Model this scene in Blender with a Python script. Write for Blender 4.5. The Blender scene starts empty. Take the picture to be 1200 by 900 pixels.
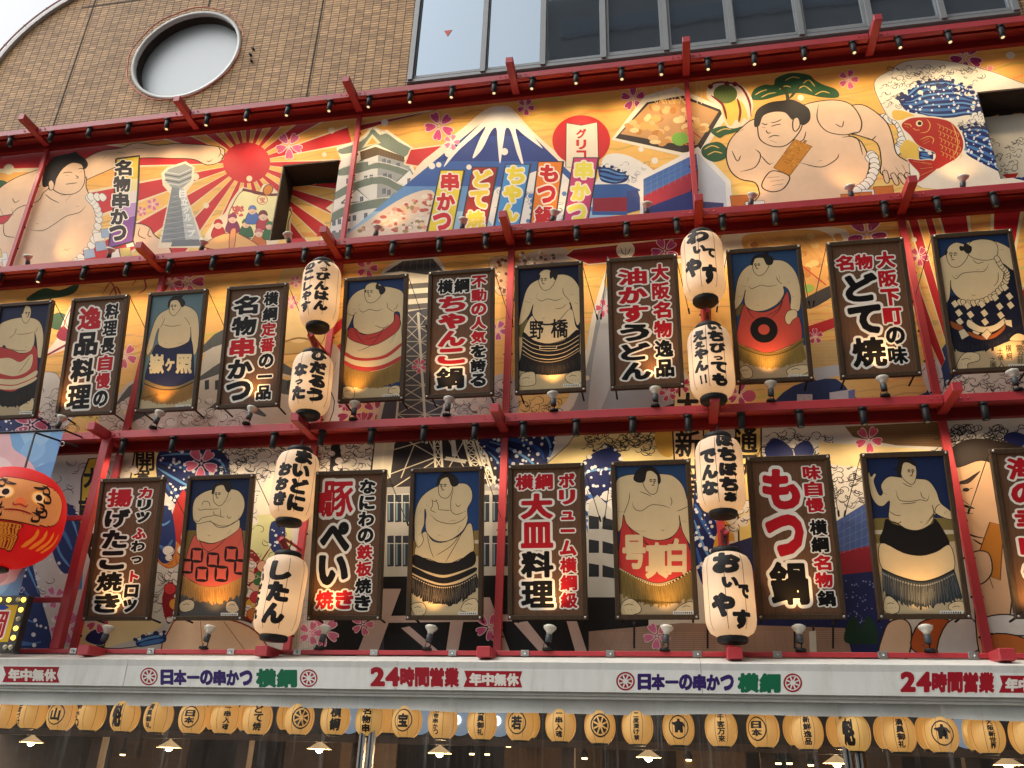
import bpy, math, random
import numpy as np
from mathutils import Vector, Matrix

SC = bpy.context.scene
COL = SC.collection
RAD = math.radians
RNG = random.Random(7)

# ---------------------------------------------------------------- camera
CAM = np.array([0.0, -10.0, 1.6])
FPX = 1000.0                       # focal length in pixels of a 1200 x 900 frame
_Y = np.array([200, 475, 1000.]); _Z = np.array([71, -2083, 1000.]); _X = np.array([5760, -287, -1000.])
_M = np.stack([v / np.linalg.norm(v) for v in (_X, _Y, _Z)])
_U, _S, _V = np.linalg.svd(_M)
ROT = _U @ _V                      # rows: world axes seen in the camera (right, down, forward)
cd = bpy.data.cameras.new('camera'); cam = bpy.data.objects.new('camera', cd); COL.objects.link(cam)
cd.sensor_width = 36; cd.lens = FPX / 1200 * 36; cd.clip_end = 1000; cd.clip_start = 0.05
m4 = np.eye(4); m4[:3, 0] = ROT[:, 0]; m4[:3, 1] = -ROT[:, 1]; m4[:3, 2] = -ROT[:, 2]; m4[:3, 3] = CAM
cam.matrix_world = Matrix(m4.tolist())
SC.camera = cam

def on_wall(px, py, y=0.0):        # the point of the plane y = const behind a photo pixel
    d = ROT @ np.array([(px - 600) / FPX, (py - 450) / FPX, 1.0])
    return CAM + d * ((y - CAM[1]) / d[1])

# ---------------------------------------------------------------- light
SUN_EL, SUN_AZ = 52, 245           # azimuth of the sun measured from +Y clockwise (245: left, a little in front of the facade)
w = bpy.data.worlds.new('World'); SC.world = w; w.use_nodes = True
nt = w.node_tree; nt.nodes.clear()
sky = nt.nodes.new('ShaderNodeTexSky'); sky.sky_type = 'NISHITA'; sky.sun_disc = False
sky.sun_elevation = RAD(SUN_EL); sky.sun_rotation = RAD(SUN_AZ); sky.dust_density = 6; sky.air_density = 1.4; sky.ozone_density = 1
hs = nt.nodes.new('ShaderNodeHueSaturation'); hs.inputs['Saturation'].default_value = 0.12
bg = nt.nodes.new('ShaderNodeBackground'); bg.inputs['Strength'].default_value = 0.15
wo = nt.nodes.new('ShaderNodeOutputWorld')
nt.links.new(sky.outputs[0], hs.inputs['Color']); nt.links.new(hs.outputs[0], bg.inputs['Color']); nt.links.new(bg.outputs[0], wo.inputs[0])
sl = bpy.data.lights.new('sun', 'SUN'); sl.energy = 0.55; sl.angle = RAD(75); sl.color = (1, .97, .92)
so = bpy.data.objects.new('sun', sl); COL.objects.link(so)
sdir = Vector((math.sin(RAD(SUN_AZ)) * math.cos(RAD(SUN_EL)), math.cos(RAD(SUN_AZ)) * math.cos(RAD(SUN_EL)), math.sin(RAD(SUN_EL))))
so.rotation_euler = sdir.to_track_quat('Z', 'Y').to_euler(); so.location = sdir * 40
SC.view_settings.view_transform = 'Standard'; SC.view_settings.look = 'None'; SC.view_settings.gamma = 1
SC.view_settings.use_curve_mapping = False
SC.view_settings.exposure = 0.42
SC.cycles.max_bounces = 6; SC.cycles.diffuse_bounces = 3; SC.cycles.glossy_bounces = 3; SC.cycles.transmission_bounces = 4; SC.cycles.transparent_max_bounces = 12
SC.cycles.caustics_reflective = False; SC.cycles.caustics_refractive = False
SC.cycles.sample_clamp_indirect = 4
SC.cycles.use_denoising = True

# ---------------------------------------------------------------- materials
def lin(c):
    return tuple(((x / 255) / 12.92 if x / 255 <= .04045 else ((x / 255 + .055) / 1.055) ** 2.4) for x in c[:3])

MATS = {}
def new_mat(name):
    m = bpy.data.materials.new(name); m.use_nodes = True
    MATS[name] = m
    n = m.node_tree.nodes
    return m, m.node_tree, n['Principled BSDF'], n['Material Output']

def N(nt, t, **kw):
    n = nt.nodes.new(t)
    for k, v in kw.items():
        if k in n.inputs: n.inputs[k].default_value = v
        else: setattr(n, k, v)
    return n

def paint(name, rgb, rough=.5, var=.12, scale=6, bump=0.0, bscale=60, metal=0, spec=.5, dirt=None, stretch=(1, 1, 1)):
    """A solid colour with cloudy variation, an optional fine bump and optional dirt patches."""
    m, nt, p, o = new_mat(name)
    L = nt.links.new
    tc = N(nt, 'ShaderNodeTexCoord'); mp = N(nt, 'ShaderNodeMapping'); mp.inputs['Scale'].default_value = stretch
    L(tc.outputs['Object'], mp.inputs[0])
    nz = N(nt, 'ShaderNodeTexNoise', Scale=scale, Detail=6.0, Roughness=.6); L(mp.outputs[0], nz.inputs['Vector'])
    mr = N(nt, 'ShaderNodeMapRange'); mr.inputs[1].default_value = .25; mr.inputs[2].default_value = .75
    mr.inputs[3].default_value = 1 - var; mr.inputs[4].default_value = 1 + var
    L(nz.outputs[0], mr.inputs[0])
    mx = N(nt, 'ShaderNodeMix', data_type='RGBA', blend_type='MULTIPLY'); mx.inputs[0].default_value = 1
    mx.inputs[6].default_value = (*rgb, 1); L(mr.outputs[0], mx.inputs[7])
    last = mx.outputs[2]
    if dirt:
        n2 = N(nt, 'ShaderNodeTexNoise', Scale=dirt[1], Detail=8.0, Roughness=.7); L(mp.outputs[0], n2.inputs['Vector'])
        r2 = N(nt, 'ShaderNodeMapRange'); r2.inputs[1].default_value = .52; r2.inputs[2].default_value = .75; r2.inputs[4].default_value = dirt[2]
        L(n2.outputs[0], r2.inputs[0])
        m2 = N(nt, 'ShaderNodeMix', data_type='RGBA'); L(r2.outputs[0], m2.inputs[0]); L(last, m2.inputs[6]); m2.inputs[7].default_value = (*dirt[0], 1)
        last = m2.outputs[2]
    L(last, p.inputs['Base Color'])
    p.inputs['Roughness'].default_value = rough; p.inputs['Metallic'].default_value = metal; p.inputs['Specular IOR Level'].default_value = spec
    if bump:
        n3 = N(nt, 'ShaderNodeTexNoise', Scale=bscale, Detail=4.0); L(mp.outputs[0], n3.inputs['Vector'])
        b = N(nt, 'ShaderNodeBump', Strength=bump, Distance=.01); L(n3.outputs[0], b.inputs['Height']); L(b.outputs[0], p.inputs['Normal'])
    return m

def glow(name, rgb, strength, base=(.8, .75, .65)):
    m, nt, p, o = new_mat(name)
    p.inputs['Base Color'].default_value = (*base, 1); p.inputs['Emission Color'].default_value = (*rgb, 1)
    p.inputs['Emission Strength'].default_value = strength; p.inputs['Roughness'].default_value = .5
    return m

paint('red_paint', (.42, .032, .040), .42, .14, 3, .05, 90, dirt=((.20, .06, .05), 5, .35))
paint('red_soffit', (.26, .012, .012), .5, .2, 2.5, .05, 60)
paint('black_metal', (.010, .0105, .0105), .55, .2, 20, spec=.3)
paint('grey_socket', (.05, .055, .058), .5, .15, 20)
paint('steel', (.42, .42, .40), .35, .15, 30, metal=.8)
paint('aluminium', (.32, .33, .34), .4, .1, 15, metal=.6)
paint('sign_frame', (.060, .036, .019), .55, .3, 9, .12, 40, spec=.2, stretch=(6, 6, 1), dirt=((.02, .014, .01), 6, .5))
paint('sign_board', (.125, .060, .030), .6, .3, 7, .12, 60, spec=.2, stretch=(9, 9, .7))
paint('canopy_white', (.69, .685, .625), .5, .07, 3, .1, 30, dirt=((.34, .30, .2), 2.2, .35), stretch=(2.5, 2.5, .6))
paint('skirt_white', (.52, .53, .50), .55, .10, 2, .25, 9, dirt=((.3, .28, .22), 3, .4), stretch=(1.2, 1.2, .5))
paint('stucco_dark', (.03, .021, .014), .8, .3, 4)
paint('interior_wood', (.075, .044, .022), .7, .3, 5, stretch=(1, 4, 4))
paint('interior_panel', (.14, .085, .045), .7, .3, 3)
paint('asphalt', (.10, .098, .095), .9, .25, 3, .3, 120)
paint('opposite_concrete', (.26, .25, .24), .85, .15, .4)
paint('concrete', (.30, .285, .26), .85, .15, .6, .1, 30)
paint('coping', (.52, .50, .46), .5, .12, 4, dirt=((.25, .2, .17), 3, .4))
paint('copper_pipe', (.42, .22, .18), .5, .15, 5)
paint('window_frame', (.24, .25, .255), .45, .08, 4, metal=.3)
paint('white_frame', (.62, .62, .58), .5, .08, 4)
paint('neon_red', (.55, .13, .06), .4, .1, 4)
paint('blind', (.20, .22, .24), .7, .08, 2)
paint('rope', (.03, .03, .03), .8, .1, 10)
paint('bulb_white', (.62, .58, .48), .35, .08, 30)
paint('red_sticker', (.62, .06, .04), .5, .05, 4)
paint('banner_black', (.02, .02, .02), .5, .1, 10)
glow('bulb_warm', (1, .62, .25), 9)
glow('bulb_off', (1, .85, .6), .25, (.7, .68, .6))
glow('spot_lens', (1, .72, .36), .7, (.4, .3, .2))
glow('pendant_bulb', (1, .66, .28), 7)
glow('downlight', (1, .64, .26), 6)
glow('pendant_shade', (1, .66, .32), .35, (.6, .5, .35))
glow('globe_blue', (.45, .62, .85), .22, (.25, .35, .48))
glow('globe_core', (.85, .95, 1), 2.4)

def glass_dark(name, rgb, rough, metal):
    m, nt, p, o = new_mat(name)
    nz = N(nt, 'ShaderNodeTexNoise', Scale=1.2, Detail=3.0)
    tc = N(nt, 'ShaderNodeTexCoord'); nt.links.new(tc.outputs['Object'], nz.inputs['Vector'])
    b = N(nt, 'ShaderNodeBump', Strength=.06, Distance=.02); nt.links.new(nz.outputs[0], b.inputs['Height']); nt.links.new(b.outputs[0], p.inputs['Normal'])
    p.inputs['Base Color'].default_value = (*rgb, 1); p.inputs['Roughness'].default_value = rough; p.inputs['Metallic'].default_value = metal
    return m
glass_dark('window_glass', (.25, .30, .355), .03, .9)
glass_dark('round_glass', (.40, .43, .44), .4, .15)

def mat_print():
    """Printed vinyl: the ink colour comes from the mesh's colour attribute."""
    m, nt, p, o = new_mat('printed_vinyl')
    at = N(nt, 'ShaderNodeVertexColor'); at.layer_name = 'Ink'
    tc = N(nt, 'ShaderNodeTexCoord')
    nz = N(nt, 'ShaderNodeTexNoise', Scale=2.3, Detail=8.0, Roughness=.65); nt.links.new(tc.outputs['Object'], nz.inputs['Vector'])
    mr = N(nt, 'ShaderNodeMapRange'); mr.inputs[1].default_value = .3; mr.inputs[2].default_value = .7; mr.inputs[3].default_value = .90; mr.inputs[4].default_value = 1.06
    nt.links.new(nz.outputs[0], mr.inputs[0])
    mx = N(nt, 'ShaderNodeMix', data_type='RGBA', blend_type='MULTIPLY'); mx.inputs[0].default_value = 1
    nt.links.new(at.outputs[0], mx.inputs[6]); nt.links.new(mr.outputs[0], mx.inputs[7]); nt.links.new(mx.outputs[2], p.inputs['Base Color'])
    p.inputs['Roughness'].default_value = .55; p.inputs['Specular IOR Level'].default_value = .16
    n3 = N(nt, 'ShaderNodeTexNoise', Scale=3.0, Detail=2.0); nt.links.new(tc.outputs['Object'], n3.inputs['Vector'])
    b = N(nt, 'ShaderNodeBump', Strength=.12, Distance=.03); nt.links.new(n3.outputs[0], b.inputs['Height']); nt.links.new(b.outputs[0], p.inputs['Normal'])
    return m
mat_print()

def mat_paper(name, rgb, emit, estr, ribs):
    """Lantern paper lit from inside: ink colour attribute over translucent paper."""
    m, nt, p, o = new_mat(name)
    L = nt.links.new
    at = N(nt, 'ShaderNodeVertexColor'); at.layer_name = 'Ink'
    tc = N(nt, 'ShaderNodeTexCoord')
    wv = N(nt, 'ShaderNodeTexWave', Scale=ribs, Distortion=.3); wv.bands_direction = 'Z'; L(tc.outputs['Object'], wv.inputs['Vector'])
    b = N(nt, 'ShaderNodeBump', Strength=.25, Distance=.004); L(wv.outputs[0], b.inputs['Height'])
    tr = N(nt, 'ShaderNodeBsdfTranslucent'); L(at.outputs[0], tr.inputs['Color'])
    L(at.outputs[0], p.inputs['Base Color']); p.inputs['Roughness'].default_value = .6; L(b.outputs[0], p.inputs['Normal'])
    mixc = N(nt, 'ShaderNodeMix', data_type='RGBA', blend_type='MULTIPLY'); mixc.inputs[0].default_value = 1
    L(at.outputs[0], mixc.inputs[6]); mixc.inputs[7].default_value = (*emit, 1)
    L(mixc.outputs[2], p.inputs['Emission Color']); p.inputs['Emission Strength'].default_value = estr
    mx = N(nt, 'ShaderNodeMixShader'); mx.inputs[0].default_value = .35
    L(p.outputs[0], mx.inputs[1]); L(tr.outputs[0], mx.inputs[2]); L(mx.outputs[0], o.inputs[0])
    return m
mat_paper('lantern_paper', None, (1, .70, .42), .07, 14)
mat_paper('small_lantern_paper', None, (1, .82, .52), .42, 40)
mat_paper('daruma_skin', None, (1, .72, .5), .34, 2)

def mat_vinyl():
    m, nt, p, o = new_mat('clear_vinyl')
    L = nt.links.new
    tc = N(nt, 'ShaderNodeTexCoord'); mp = N(nt, 'ShaderNodeMapping'); mp.inputs['Scale'].default_value = (5, 1, .18); mp.inputs['Rotation'].default_value = (0, .16, 0)
    L(tc.outputs['Object'], mp.inputs[0])
    nz = N(nt, 'ShaderNodeTexNoise', Scale=2.2, Detail=5.0, Roughness=.7); L(mp.outputs[0], nz.inputs['Vector'])
    mr = N(nt, 'ShaderNodeMapRange'); mr.inputs[1].default_value = .56; mr.inputs[2].default_value = .78; mr.inputs[3].default_value = .02; mr.inputs[4].default_value = .30
    L(nz.outputs[0], mr.inputs[0])
    b = N(nt, 'ShaderNodeBump', Strength=.5, Distance=.05); L(nz.outputs[0], b.inputs['Height'])
    t = N(nt, 'ShaderNodeBsdfTransparent'); t.inputs[0].default_value = (.95, .94, .92, 1)
    d = N(nt, 'ShaderNodeBsdfDiffuse'); d.inputs[0].default_value = (.6, .58, .52, 1); L(b.outputs[0], d.inputs['Normal'])
    g = N(nt, 'ShaderNodeBsdfGlossy', Roughness=.15); L(b.outputs[0], g.inputs['Normal']); g.inputs[0].default_value = (.8, .8, .8, 1)
    m1 = N(nt, 'ShaderNodeMixShader'); L(mr.outputs[0], m1.inputs[0]); L(t.outputs[0], m1.inputs[1]); L(d.outputs[0], m1.inputs[2])
    m2 = N(nt, 'ShaderNodeMixShader'); m2.inputs[0].default_value = .03; L(m1.outputs[0], m2.inputs[1]); L(g.outputs[0], m2.inputs[2])
    L(m2.outputs[0], o.inputs[0])
mat_vinyl()

def mat_tiles():
    m, nt, p, o = new_mat('split_tiles')
    L = nt.links.new
    tc = N(nt, 'ShaderNodeTexCoord'); sp = N(nt, 'ShaderNodeSeparateXYZ'); cb = N(nt, 'ShaderNodeCombineXYZ')
    L(tc.outputs['Object'], sp.inputs[0]); L(sp.outputs[0], cb.inputs[0]); L(sp.outputs[2], cb.inputs[1])
    # a little unevenness so the courses are not ruler straight
    wz = N(nt, 'ShaderNodeTexNoise', Scale=5.0, Detail=2.0); L(cb.outputs[0], wz.inputs['Vector'])
    va = N(nt, 'ShaderNodeVectorMath', operation='MULTIPLY_ADD'); L(wz.outputs['Color'], va.inputs[0]); va.inputs[1].default_value = (.004, .016, 0); L(cb.outputs[0], va.inputs[2])
    br = N(nt, 'ShaderNodeTexBrick', Scale=1.0); br.offset = 0.0; br.squash = 1
    L(va.outputs[0], br.inputs['Vector'])
    br.inputs['Color1'].default_value = (.58, .335, .14, 1); br.inputs['Color2'].default_value = (.33, .18, .07, 1); br.inputs['Mortar'].default_value = (.03, .02, .014, 1)
    br.inputs['Mortar Size'].default_value = .0065; br.inputs['Mortar Smooth'].default_value = .3; br.inputs['Bias'].default_value = -.15
    br.inputs['Brick Width'].default_value = .155; br.inputs['Row Height'].default_value = .058
    n1 = N(nt, 'ShaderNodeTexNoise', Scale=1.0, Detail=7.0, Roughness=.7)
    mp = N(nt, 'ShaderNodeMapping'); mp.inputs['Scale'].default_value = (7, 30, 1); L(cb.outputs[0], mp.inputs[0]); L(mp.outputs[0], n1.inputs['Vector'])
    mr = N(nt, 'ShaderNodeMapRange'); mr.inputs[1].default_value = .3; mr.inputs[2].default_value = .7; mr.inputs[3].default_value = .55; mr.inputs[4].default_value = 1.35; L(n1.outputs[0], mr.inputs[0])
    n2 = N(nt, 'ShaderNodeTexNoise', Scale=.7, Detail=3.0); L(cb.outputs[0], n2.inputs['Vector'])
    m2 = N(nt, 'ShaderNodeMapRange'); m2.inputs[1].default_value = .3; m2.inputs[2].default_value = .7; m2.inputs[3].default_value = .85; m2.inputs[4].default_value = 1.15; L(n2.outputs[0], m2.inputs[0])
    mm = N(nt, 'ShaderNodeMath', operation='MULTIPLY'); L(mr.outputs[0], mm.inputs[0]); L(m2.outputs[0], mm.inputs[1])
    mx = N(nt, 'ShaderNodeMix', data_type='RGBA', blend_type='MULTIPLY'); mx.inputs[0].default_value = 1
    L(br.outputs['Color'], mx.inputs[6]); L(mm.outputs[0], mx.inputs[7]); L(mx.outputs[2], p.inputs['Base Color'])
    # each course slopes outwards like a split slate
    fr = N(nt, 'ShaderNodeMath', operation='FRACT'); dv = N(nt, 'ShaderNodeMath', operation='DIVIDE'); dv.inputs[1].default_value = .058
    s2 = N(nt, 'ShaderNodeSeparateXYZ'); L(va.outputs[0], s2.inputs[0]); L(s2.outputs[1], dv.inputs[0]); L(dv.outputs[0], fr.inputs[0])
    h = N(nt, 'ShaderNodeMath', operation='SUBTRACT'); L(n1.outputs[0], h.inputs[0]); L(fr.outputs[0], h.inputs[1])
    h2 = N(nt, 'ShaderNodeMath', operation='SUBTRACT'); L(h.outputs[0], h2.inputs[0]); L(br.outputs['Fac'], h2.inputs[1])
    b = N(nt, 'ShaderNodeBump', Strength=.8, Distance=.016); L(h2.outputs[0], b.inputs['Height']); L(b.outputs[0], p.inputs['Normal'])
    p.inputs['Roughness'].default_value = .75
mat_tiles()

# ---------------------------------------------------------------- mesh building
class MB:
    """Collects shapes; build() links them as ONE mesh object."""
    def __init__(s): s.v = []; s.f = []; s.m = []; s.names = []; s.sm = []
    def mi(s, mat):
        if mat not in s.names: s.names.append(mat)
        return s.names.index(mat)
    def add(s, vs, fs, mat, smooth=False):
        b = len(s.v); s.v += [tuple(map(float, v)) for v in vs]; k = s.mi(mat)
        for f in fs: s.f.append([b + i for i in f]); s.m.append(k); s.sm.append(smooth)
    def box(s, lo, hi, mat, bev=0.0):
        (x0, y0, z0), (x1, y1, z1) = lo, hi
        if bev <= 0:
            vs = [(x0, y0, z0), (x1, y0, z0), (x1, y1, z0), (x0, y1, z0), (x0, y0, z1), (x1, y0, z1), (x1, y1, z1), (x0, y1, z1)]
            s.add(vs, [(0, 3, 2, 1), (4, 5, 6, 7), (0, 1, 5, 4), (1, 2, 6, 5), (2, 3, 7, 6), (3, 0, 4, 7)], mat); return
        b = bev; vs = []; fs = []
        ctr = ((x0 + x1) / 2, (y0 + y1) / 2, (z0 + z1) / 2)
        idx = {}
        for ix, X in enumerate((x0, x1)):
            for iy, Yy in enumerate((y0, y1)):
                for iz, Zz in enumerate((z0, z1)):
                    sx, sy, sz = (b, -b)[ix], (b, -b)[iy], (b, -b)[iz]
                    for ax, pnt in enumerate(((X, Yy + sy, Zz + sz), (X + sx, Yy, Zz + sz), (X + sx, Yy + sy, Zz))):
                        idx[(ix, iy, iz, ax)] = len(vs); vs.append(pnt)
        q = lambda *k: [idx[i] for i in k]
        for ix in (0, 1): fs.append(q((ix, 0, 0, 0), (ix, 1, 0, 0), (ix, 1, 1, 0), (ix, 0, 1, 0)))
        for iy in (0, 1): fs.append(q((0, iy, 0, 1), (1, iy, 0, 1), (1, iy, 1, 1), (0, iy, 1, 1)))
        for iz in (0, 1): fs.append(q((0, 0, iz, 2), (1, 0, iz, 2), (1, 1, iz, 2), (0, 1, iz, 2)))
        for a in (0, 1):
            for c in (0, 1):
                fs.append(q((0, a, c, 1), (1, a, c, 1), (1, a, c, 2), (0, a, c, 2)))
                fs.append(q((a, 0, c, 0), (a, 1, c, 0), (a, 1, c, 2), (a, 0, c, 2)))
                fs.append(q((a, c, 0, 0), (a, c, 1, 0), (a, c, 1, 1), (a, c, 0, 1)))
        for ix in (0, 1):
            for iy in (0, 1):
                for iz in (0, 1): fs.append(q((ix, iy, iz, 0), (ix, iy, iz, 1), (ix, iy, iz, 2)))
        out = []
        for f in fs:
            p = [Vector(vs[i]) for i in f]; n = (p[1] - p[0]).cross(p[2] - p[0]); c = sum(p, Vector()) / len(p) - Vector(ctr)
            out.append(f if n.dot(c) > 0 else f[::-1])
        s.add(vs, out, mat)
    def tube(s, pts, r, mat, n=8, caps=True, radii=None):
        pts = [Vector(p) for p in pts]; vs = []; fs = []
        up = Vector((0, 0, 1))
        for i, p in enumerate(pts):
            d = (pts[min(i + 1, len(pts) - 1)] - pts[max(i - 1, 0)]).normalized()
            a = d.cross(up if abs(d.z) < .95 else Vector((1, 0, 0))).normalized(); b = a.cross(d)
            rr = radii[i] if radii else r
            for k in range(n):
                t = 2 * math.pi * k / n; vs.append(p + a * (rr * math.cos(t)) + b * (rr * math.sin(t)))
        for i in range(len(pts) - 1):
            for k in range(n):
                j = (k + 1) % n; fs.append((i * n + k, i * n + j, (i + 1) * n + j, (i + 1) * n + k))
        if caps: fs += [tuple(range(n)), tuple(range(len(pts) * n - 1, (len(pts) - 1) * n - 1, -1))]
        s.add(vs, fs, mat, True)
    def lathe(s, prof, mat, c=(0, 0, 0), n=24, axis='z', caps=True, smooth=True):
        vs = []; fs = []
        for r, h in prof:
            for k in range(n):
                t = 2 * math.pi * k / n
                p = (r * math.cos(t), r * math.sin(t), h) if axis == 'z' else (r * math.cos(t), h, -r * math.sin(t))
                vs.append((c[0] + p[0], c[1] + p[1], c[2] + p[2]))
        for i in range(len(prof) - 1):
            for k in range(n):
                j = (k + 1) % n; fs.append((i * n + k, i * n + j, (i + 1) * n + j, (i + 1) * n + k))
        if caps: fs += [tuple(range(n - 1, -1, -1)), tuple(range((len(prof) - 1) * n, len(prof) * n))]
        s.add(vs, fs, mat, smooth)
    def prism(s, poly, y0, y1, mat):
        """poly: (x, z) outline, extruded from y0 to y1"""
        n = len(poly); vs = [(x, y0, z) for x, z in poly] + [(x, y1, z) for x, z in poly]
        a = sum(poly[i][0] * poly[(i + 1) % n][1] - poly[(i + 1) % n][0] * poly[i][1] for i in range(n))
        fr = list(range(n)); bk = list(range(2 * n - 1, n - 1, -1))
        fs = [fr, bk] + [(i, i + n, (i + 1) % n + n, (i + 1) % n) for i in range(n)]
        if a < 0: fs = [f[::-1] for f in fs]
        s.add(vs, fs, mat)
    def build(s, name, parent=None, origin=(0, 0, 0)):
        me = bpy.data.meshes.new(name)
        o3 = np.array(origin, float)
        me.from_pydata([tuple(np.array(v) - o3) for v in s.v] if any(origin) else s.v, [], s.f)
        for n in s.names: me.materials.append(MATS[n])
        me.polygons.foreach_set('material_index', s.m); me.polygons.foreach_set('use_smooth', s.sm)
        me.update()
        o = bpy.data.objects.new(name, me); COL.objects.link(o)
        if parent: o.parent = parent
        return o

def tag(o, label=None, cat=None, group=None, kind=None):
    if label: o['label'] = label
    if cat: o['category'] = cat
    if group: o['group'] = group
    if kind: o['kind'] = kind
    return o

def thing(name, label, cat, loc=(0, 0, 0), rot=(0, 0, 0), group=None):
    o = bpy.data.objects.new(name, None); COL.objects.link(o)
    o.location = loc; o.rotation_euler = rot; o.empty_display_size = .1
    return tag(o, label, cat, group)

def dup(root, loc, rot=None, label=None):
    r = root.copy(); COL.objects.link(r); r.location = loc
    if rot is not None: r.rotation_euler = rot
    if label: r['label'] = label
    for ch in list(root.children):
        c = ch.copy(); COL.objects.link(c); c.parent = r
        for g in list(ch.children):
            d = g.copy(); COL.objects.link(d); d.parent = c
    return r

def spot_light(name, loc, aim, watts, deg, blend, rgb, size=.03, parent=None):
    l = bpy.data.lights.new(name, 'SPOT'); l.energy = watts; l.spot_size = RAD(deg); l.spot_blend = blend; l.color = rgb; l.shadow_soft_size = size
    o = bpy.data.objects.new(name, l); COL.objects.link(o); o.location = loc
    o.rotation_euler = (Vector(aim) - Vector(loc)).to_track_quat('-Z', 'Y').to_euler()
    return o

# ---------------------------------------------------------------- print work: flat inks on a board
def smooth(pts, n=5, closed=True):
    p = np.array(pts, float); m = len(p); out = []
    rng = range(m) if closed else range(m - 1)
    for i in rng:
        if closed: a, b, c, d = p[i - 1], p[i], p[(i + 1) % m], p[(i + 2) % m]
        else: a, b, c, d = p[max(i - 1, 0)], p[i], p[i + 1], p[min(i + 2, m - 1)]
        for k in range(n):
            t = k / n
            out.append(.5 * (2 * b + (c - a) * t + (2 * a - 5 * b + 4 * c - d) * t * t + (3 * b - a - 3 * c + d) * t ** 3))
    if not closed: out.append(p[-1])
    return np.array(out)

def clip_axis(poly, ax, val, keep_less):
    out = []; n = len(poly)
    for i in range(n):
        a, b = poly[i], poly[(i + 1) % n]
        ia = (a[ax] <= val) == keep_less; ib = (b[ax] <= val) == keep_less
        if ia: out.append(a)
        if ia != ib:
            t = (val - a[ax]) / (b[ax] - a[ax]); out.append(a + (b - a) * t)
    return out

# glyph outlines come from Blender's built-in font; a distance field gives fat brush strokes
_fc = bpy.data.curves.new('glyph_source', 'FONT'); _fc.resolution_u = 3
_fo = bpy.data.objects.new('glyph_source', _fc); COL.objects.link(_fo)
_SDF = {}; _CELL = {}
GN = 44
def glyph_sdf(ch):
    if ch in _SDF: return _SDF[ch]
    _fc.body = ch; dg = bpy.context.evaluated_depsgraph_get(); dg.update()
    ev = _fo.evaluated_get(dg); me = ev.to_mesh()
    v = np.array([x.co[:2] for x in me.vertices]); cnt = {}
    for f in me.polygons:
        vs = list(f.vertices)
        for i in range(len(vs)):
            k = tuple(sorted((vs[i], vs[(i + 1) % len(vs)]))); cnt[k] = cnt.get(k, 0) + 1
    e = np.array([k for k, c in cnt.items() if c == 1]); ev.to_mesh_clear()
    A, B = v[e[:, 0]], v[e[:, 1]]
    # square em box: x 0..1, y -.12...88
    xs = np.linspace(-.25, 1.25, int(1.5 * GN) + 1); ys = np.linspace(-.37, 1.13, int(1.5 * GN) + 1)
    gx, gy = np.meshgrid(xs, ys); P = np.stack([gx.ravel(), gy.ravel()], 1)
    d2 = np.full(len(P), 9.); ins = np.zeros(len(P), int)
    for a, b in zip(A, B):
        ab = b - a; L2 = max(ab @ ab, 1e-12); t = np.clip(((P - a) @ ab) / L2, 0, 1)
        q = P - a - t[:, None] * ab; d2 = np.minimum(d2, (q * q).sum(1))
        cr = (a[1] > P[:, 1]) != (b[1] > P[:, 1])
        if cr.any():
            xi = a[0] + (P[:, 1] - a[1]) / (b[1] - a[1] if b[1] != a[1] else 1e-9) * ab[0]
            ins += (cr & (P[:, 0] < xi)).astype(int)
    d = np.sqrt(d2); d[ins % 2 == 1] *= -1
    bb = (v.min(0), v.max(0))
    ink = float((d < 0).sum()) / max(1, GN * GN)
    _SDF[ch] = (xs, ys, d.reshape(gx.shape), bb, ink)
    return _SDF[ch]

def glyph_cells(ch, lvl):
    """Filled, non-overlapping cells of the region where the distance is below lvl."""
    key = (ch, round(lvl, 3))
    if key in _CELL: return _CELL[key]
    xs, ys, d, bb, ink = glyph_sdf(ch); d = d - lvl
    vs = []; fs = []
    inn = d < 0
    full = inn[:-1, :-1] & inn[1:, :-1] & inn[:-1, 1:] & inn[1:, 1:]
    anyc = inn[:-1, :-1] | inn[1:, :-1] | inn[:-1, 1:] | inn[1:, 1:]
    for j in range(full.shape[0]):
        i = 0; row = full[j]
        while i < len(row):
            if row[i]:
                k = i
                while k + 1 < len(row) and row[k + 1] and k - i < 3: k += 1
                b = len(vs); vs += [(xs[i], ys[j]), (xs[k + 1], ys[j]), (xs[k + 1], ys[j + 1]), (xs[i], ys[j + 1])]; fs.append((b, b + 1, b + 2, b + 3)); i = k + 1
            else: i += 1
    for j, i in zip(*np.nonzero(anyc & ~full)):
        c = [(i, j), (i + 1, j), (i + 1, j + 1), (i, j + 1)]; pl = []
        for q in range(4):
            a, b = c[q], c[(q + 1) % 4]; da, db = d[a[1], a[0]], d[b[1], b[0]]
            if da < 0: pl.append((xs[a[0]], ys[a[1]]))
            if (da < 0) != (db < 0):
                t = da / (da - db); pl.append((xs[a[0]] + (xs[b[0]] - xs[a[0]]) * t, ys[a[1]] + (ys[b[1]] - ys[a[1]]) * t))
        if len(pl) >= 3: b = len(vs); vs += pl; fs.append(tuple(range(b, b + len(pl))))
    _CELL[key] = (np.array(vs) if vs else np.zeros((0, 2)), fs, bb)
    return _CELL[key]

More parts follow.
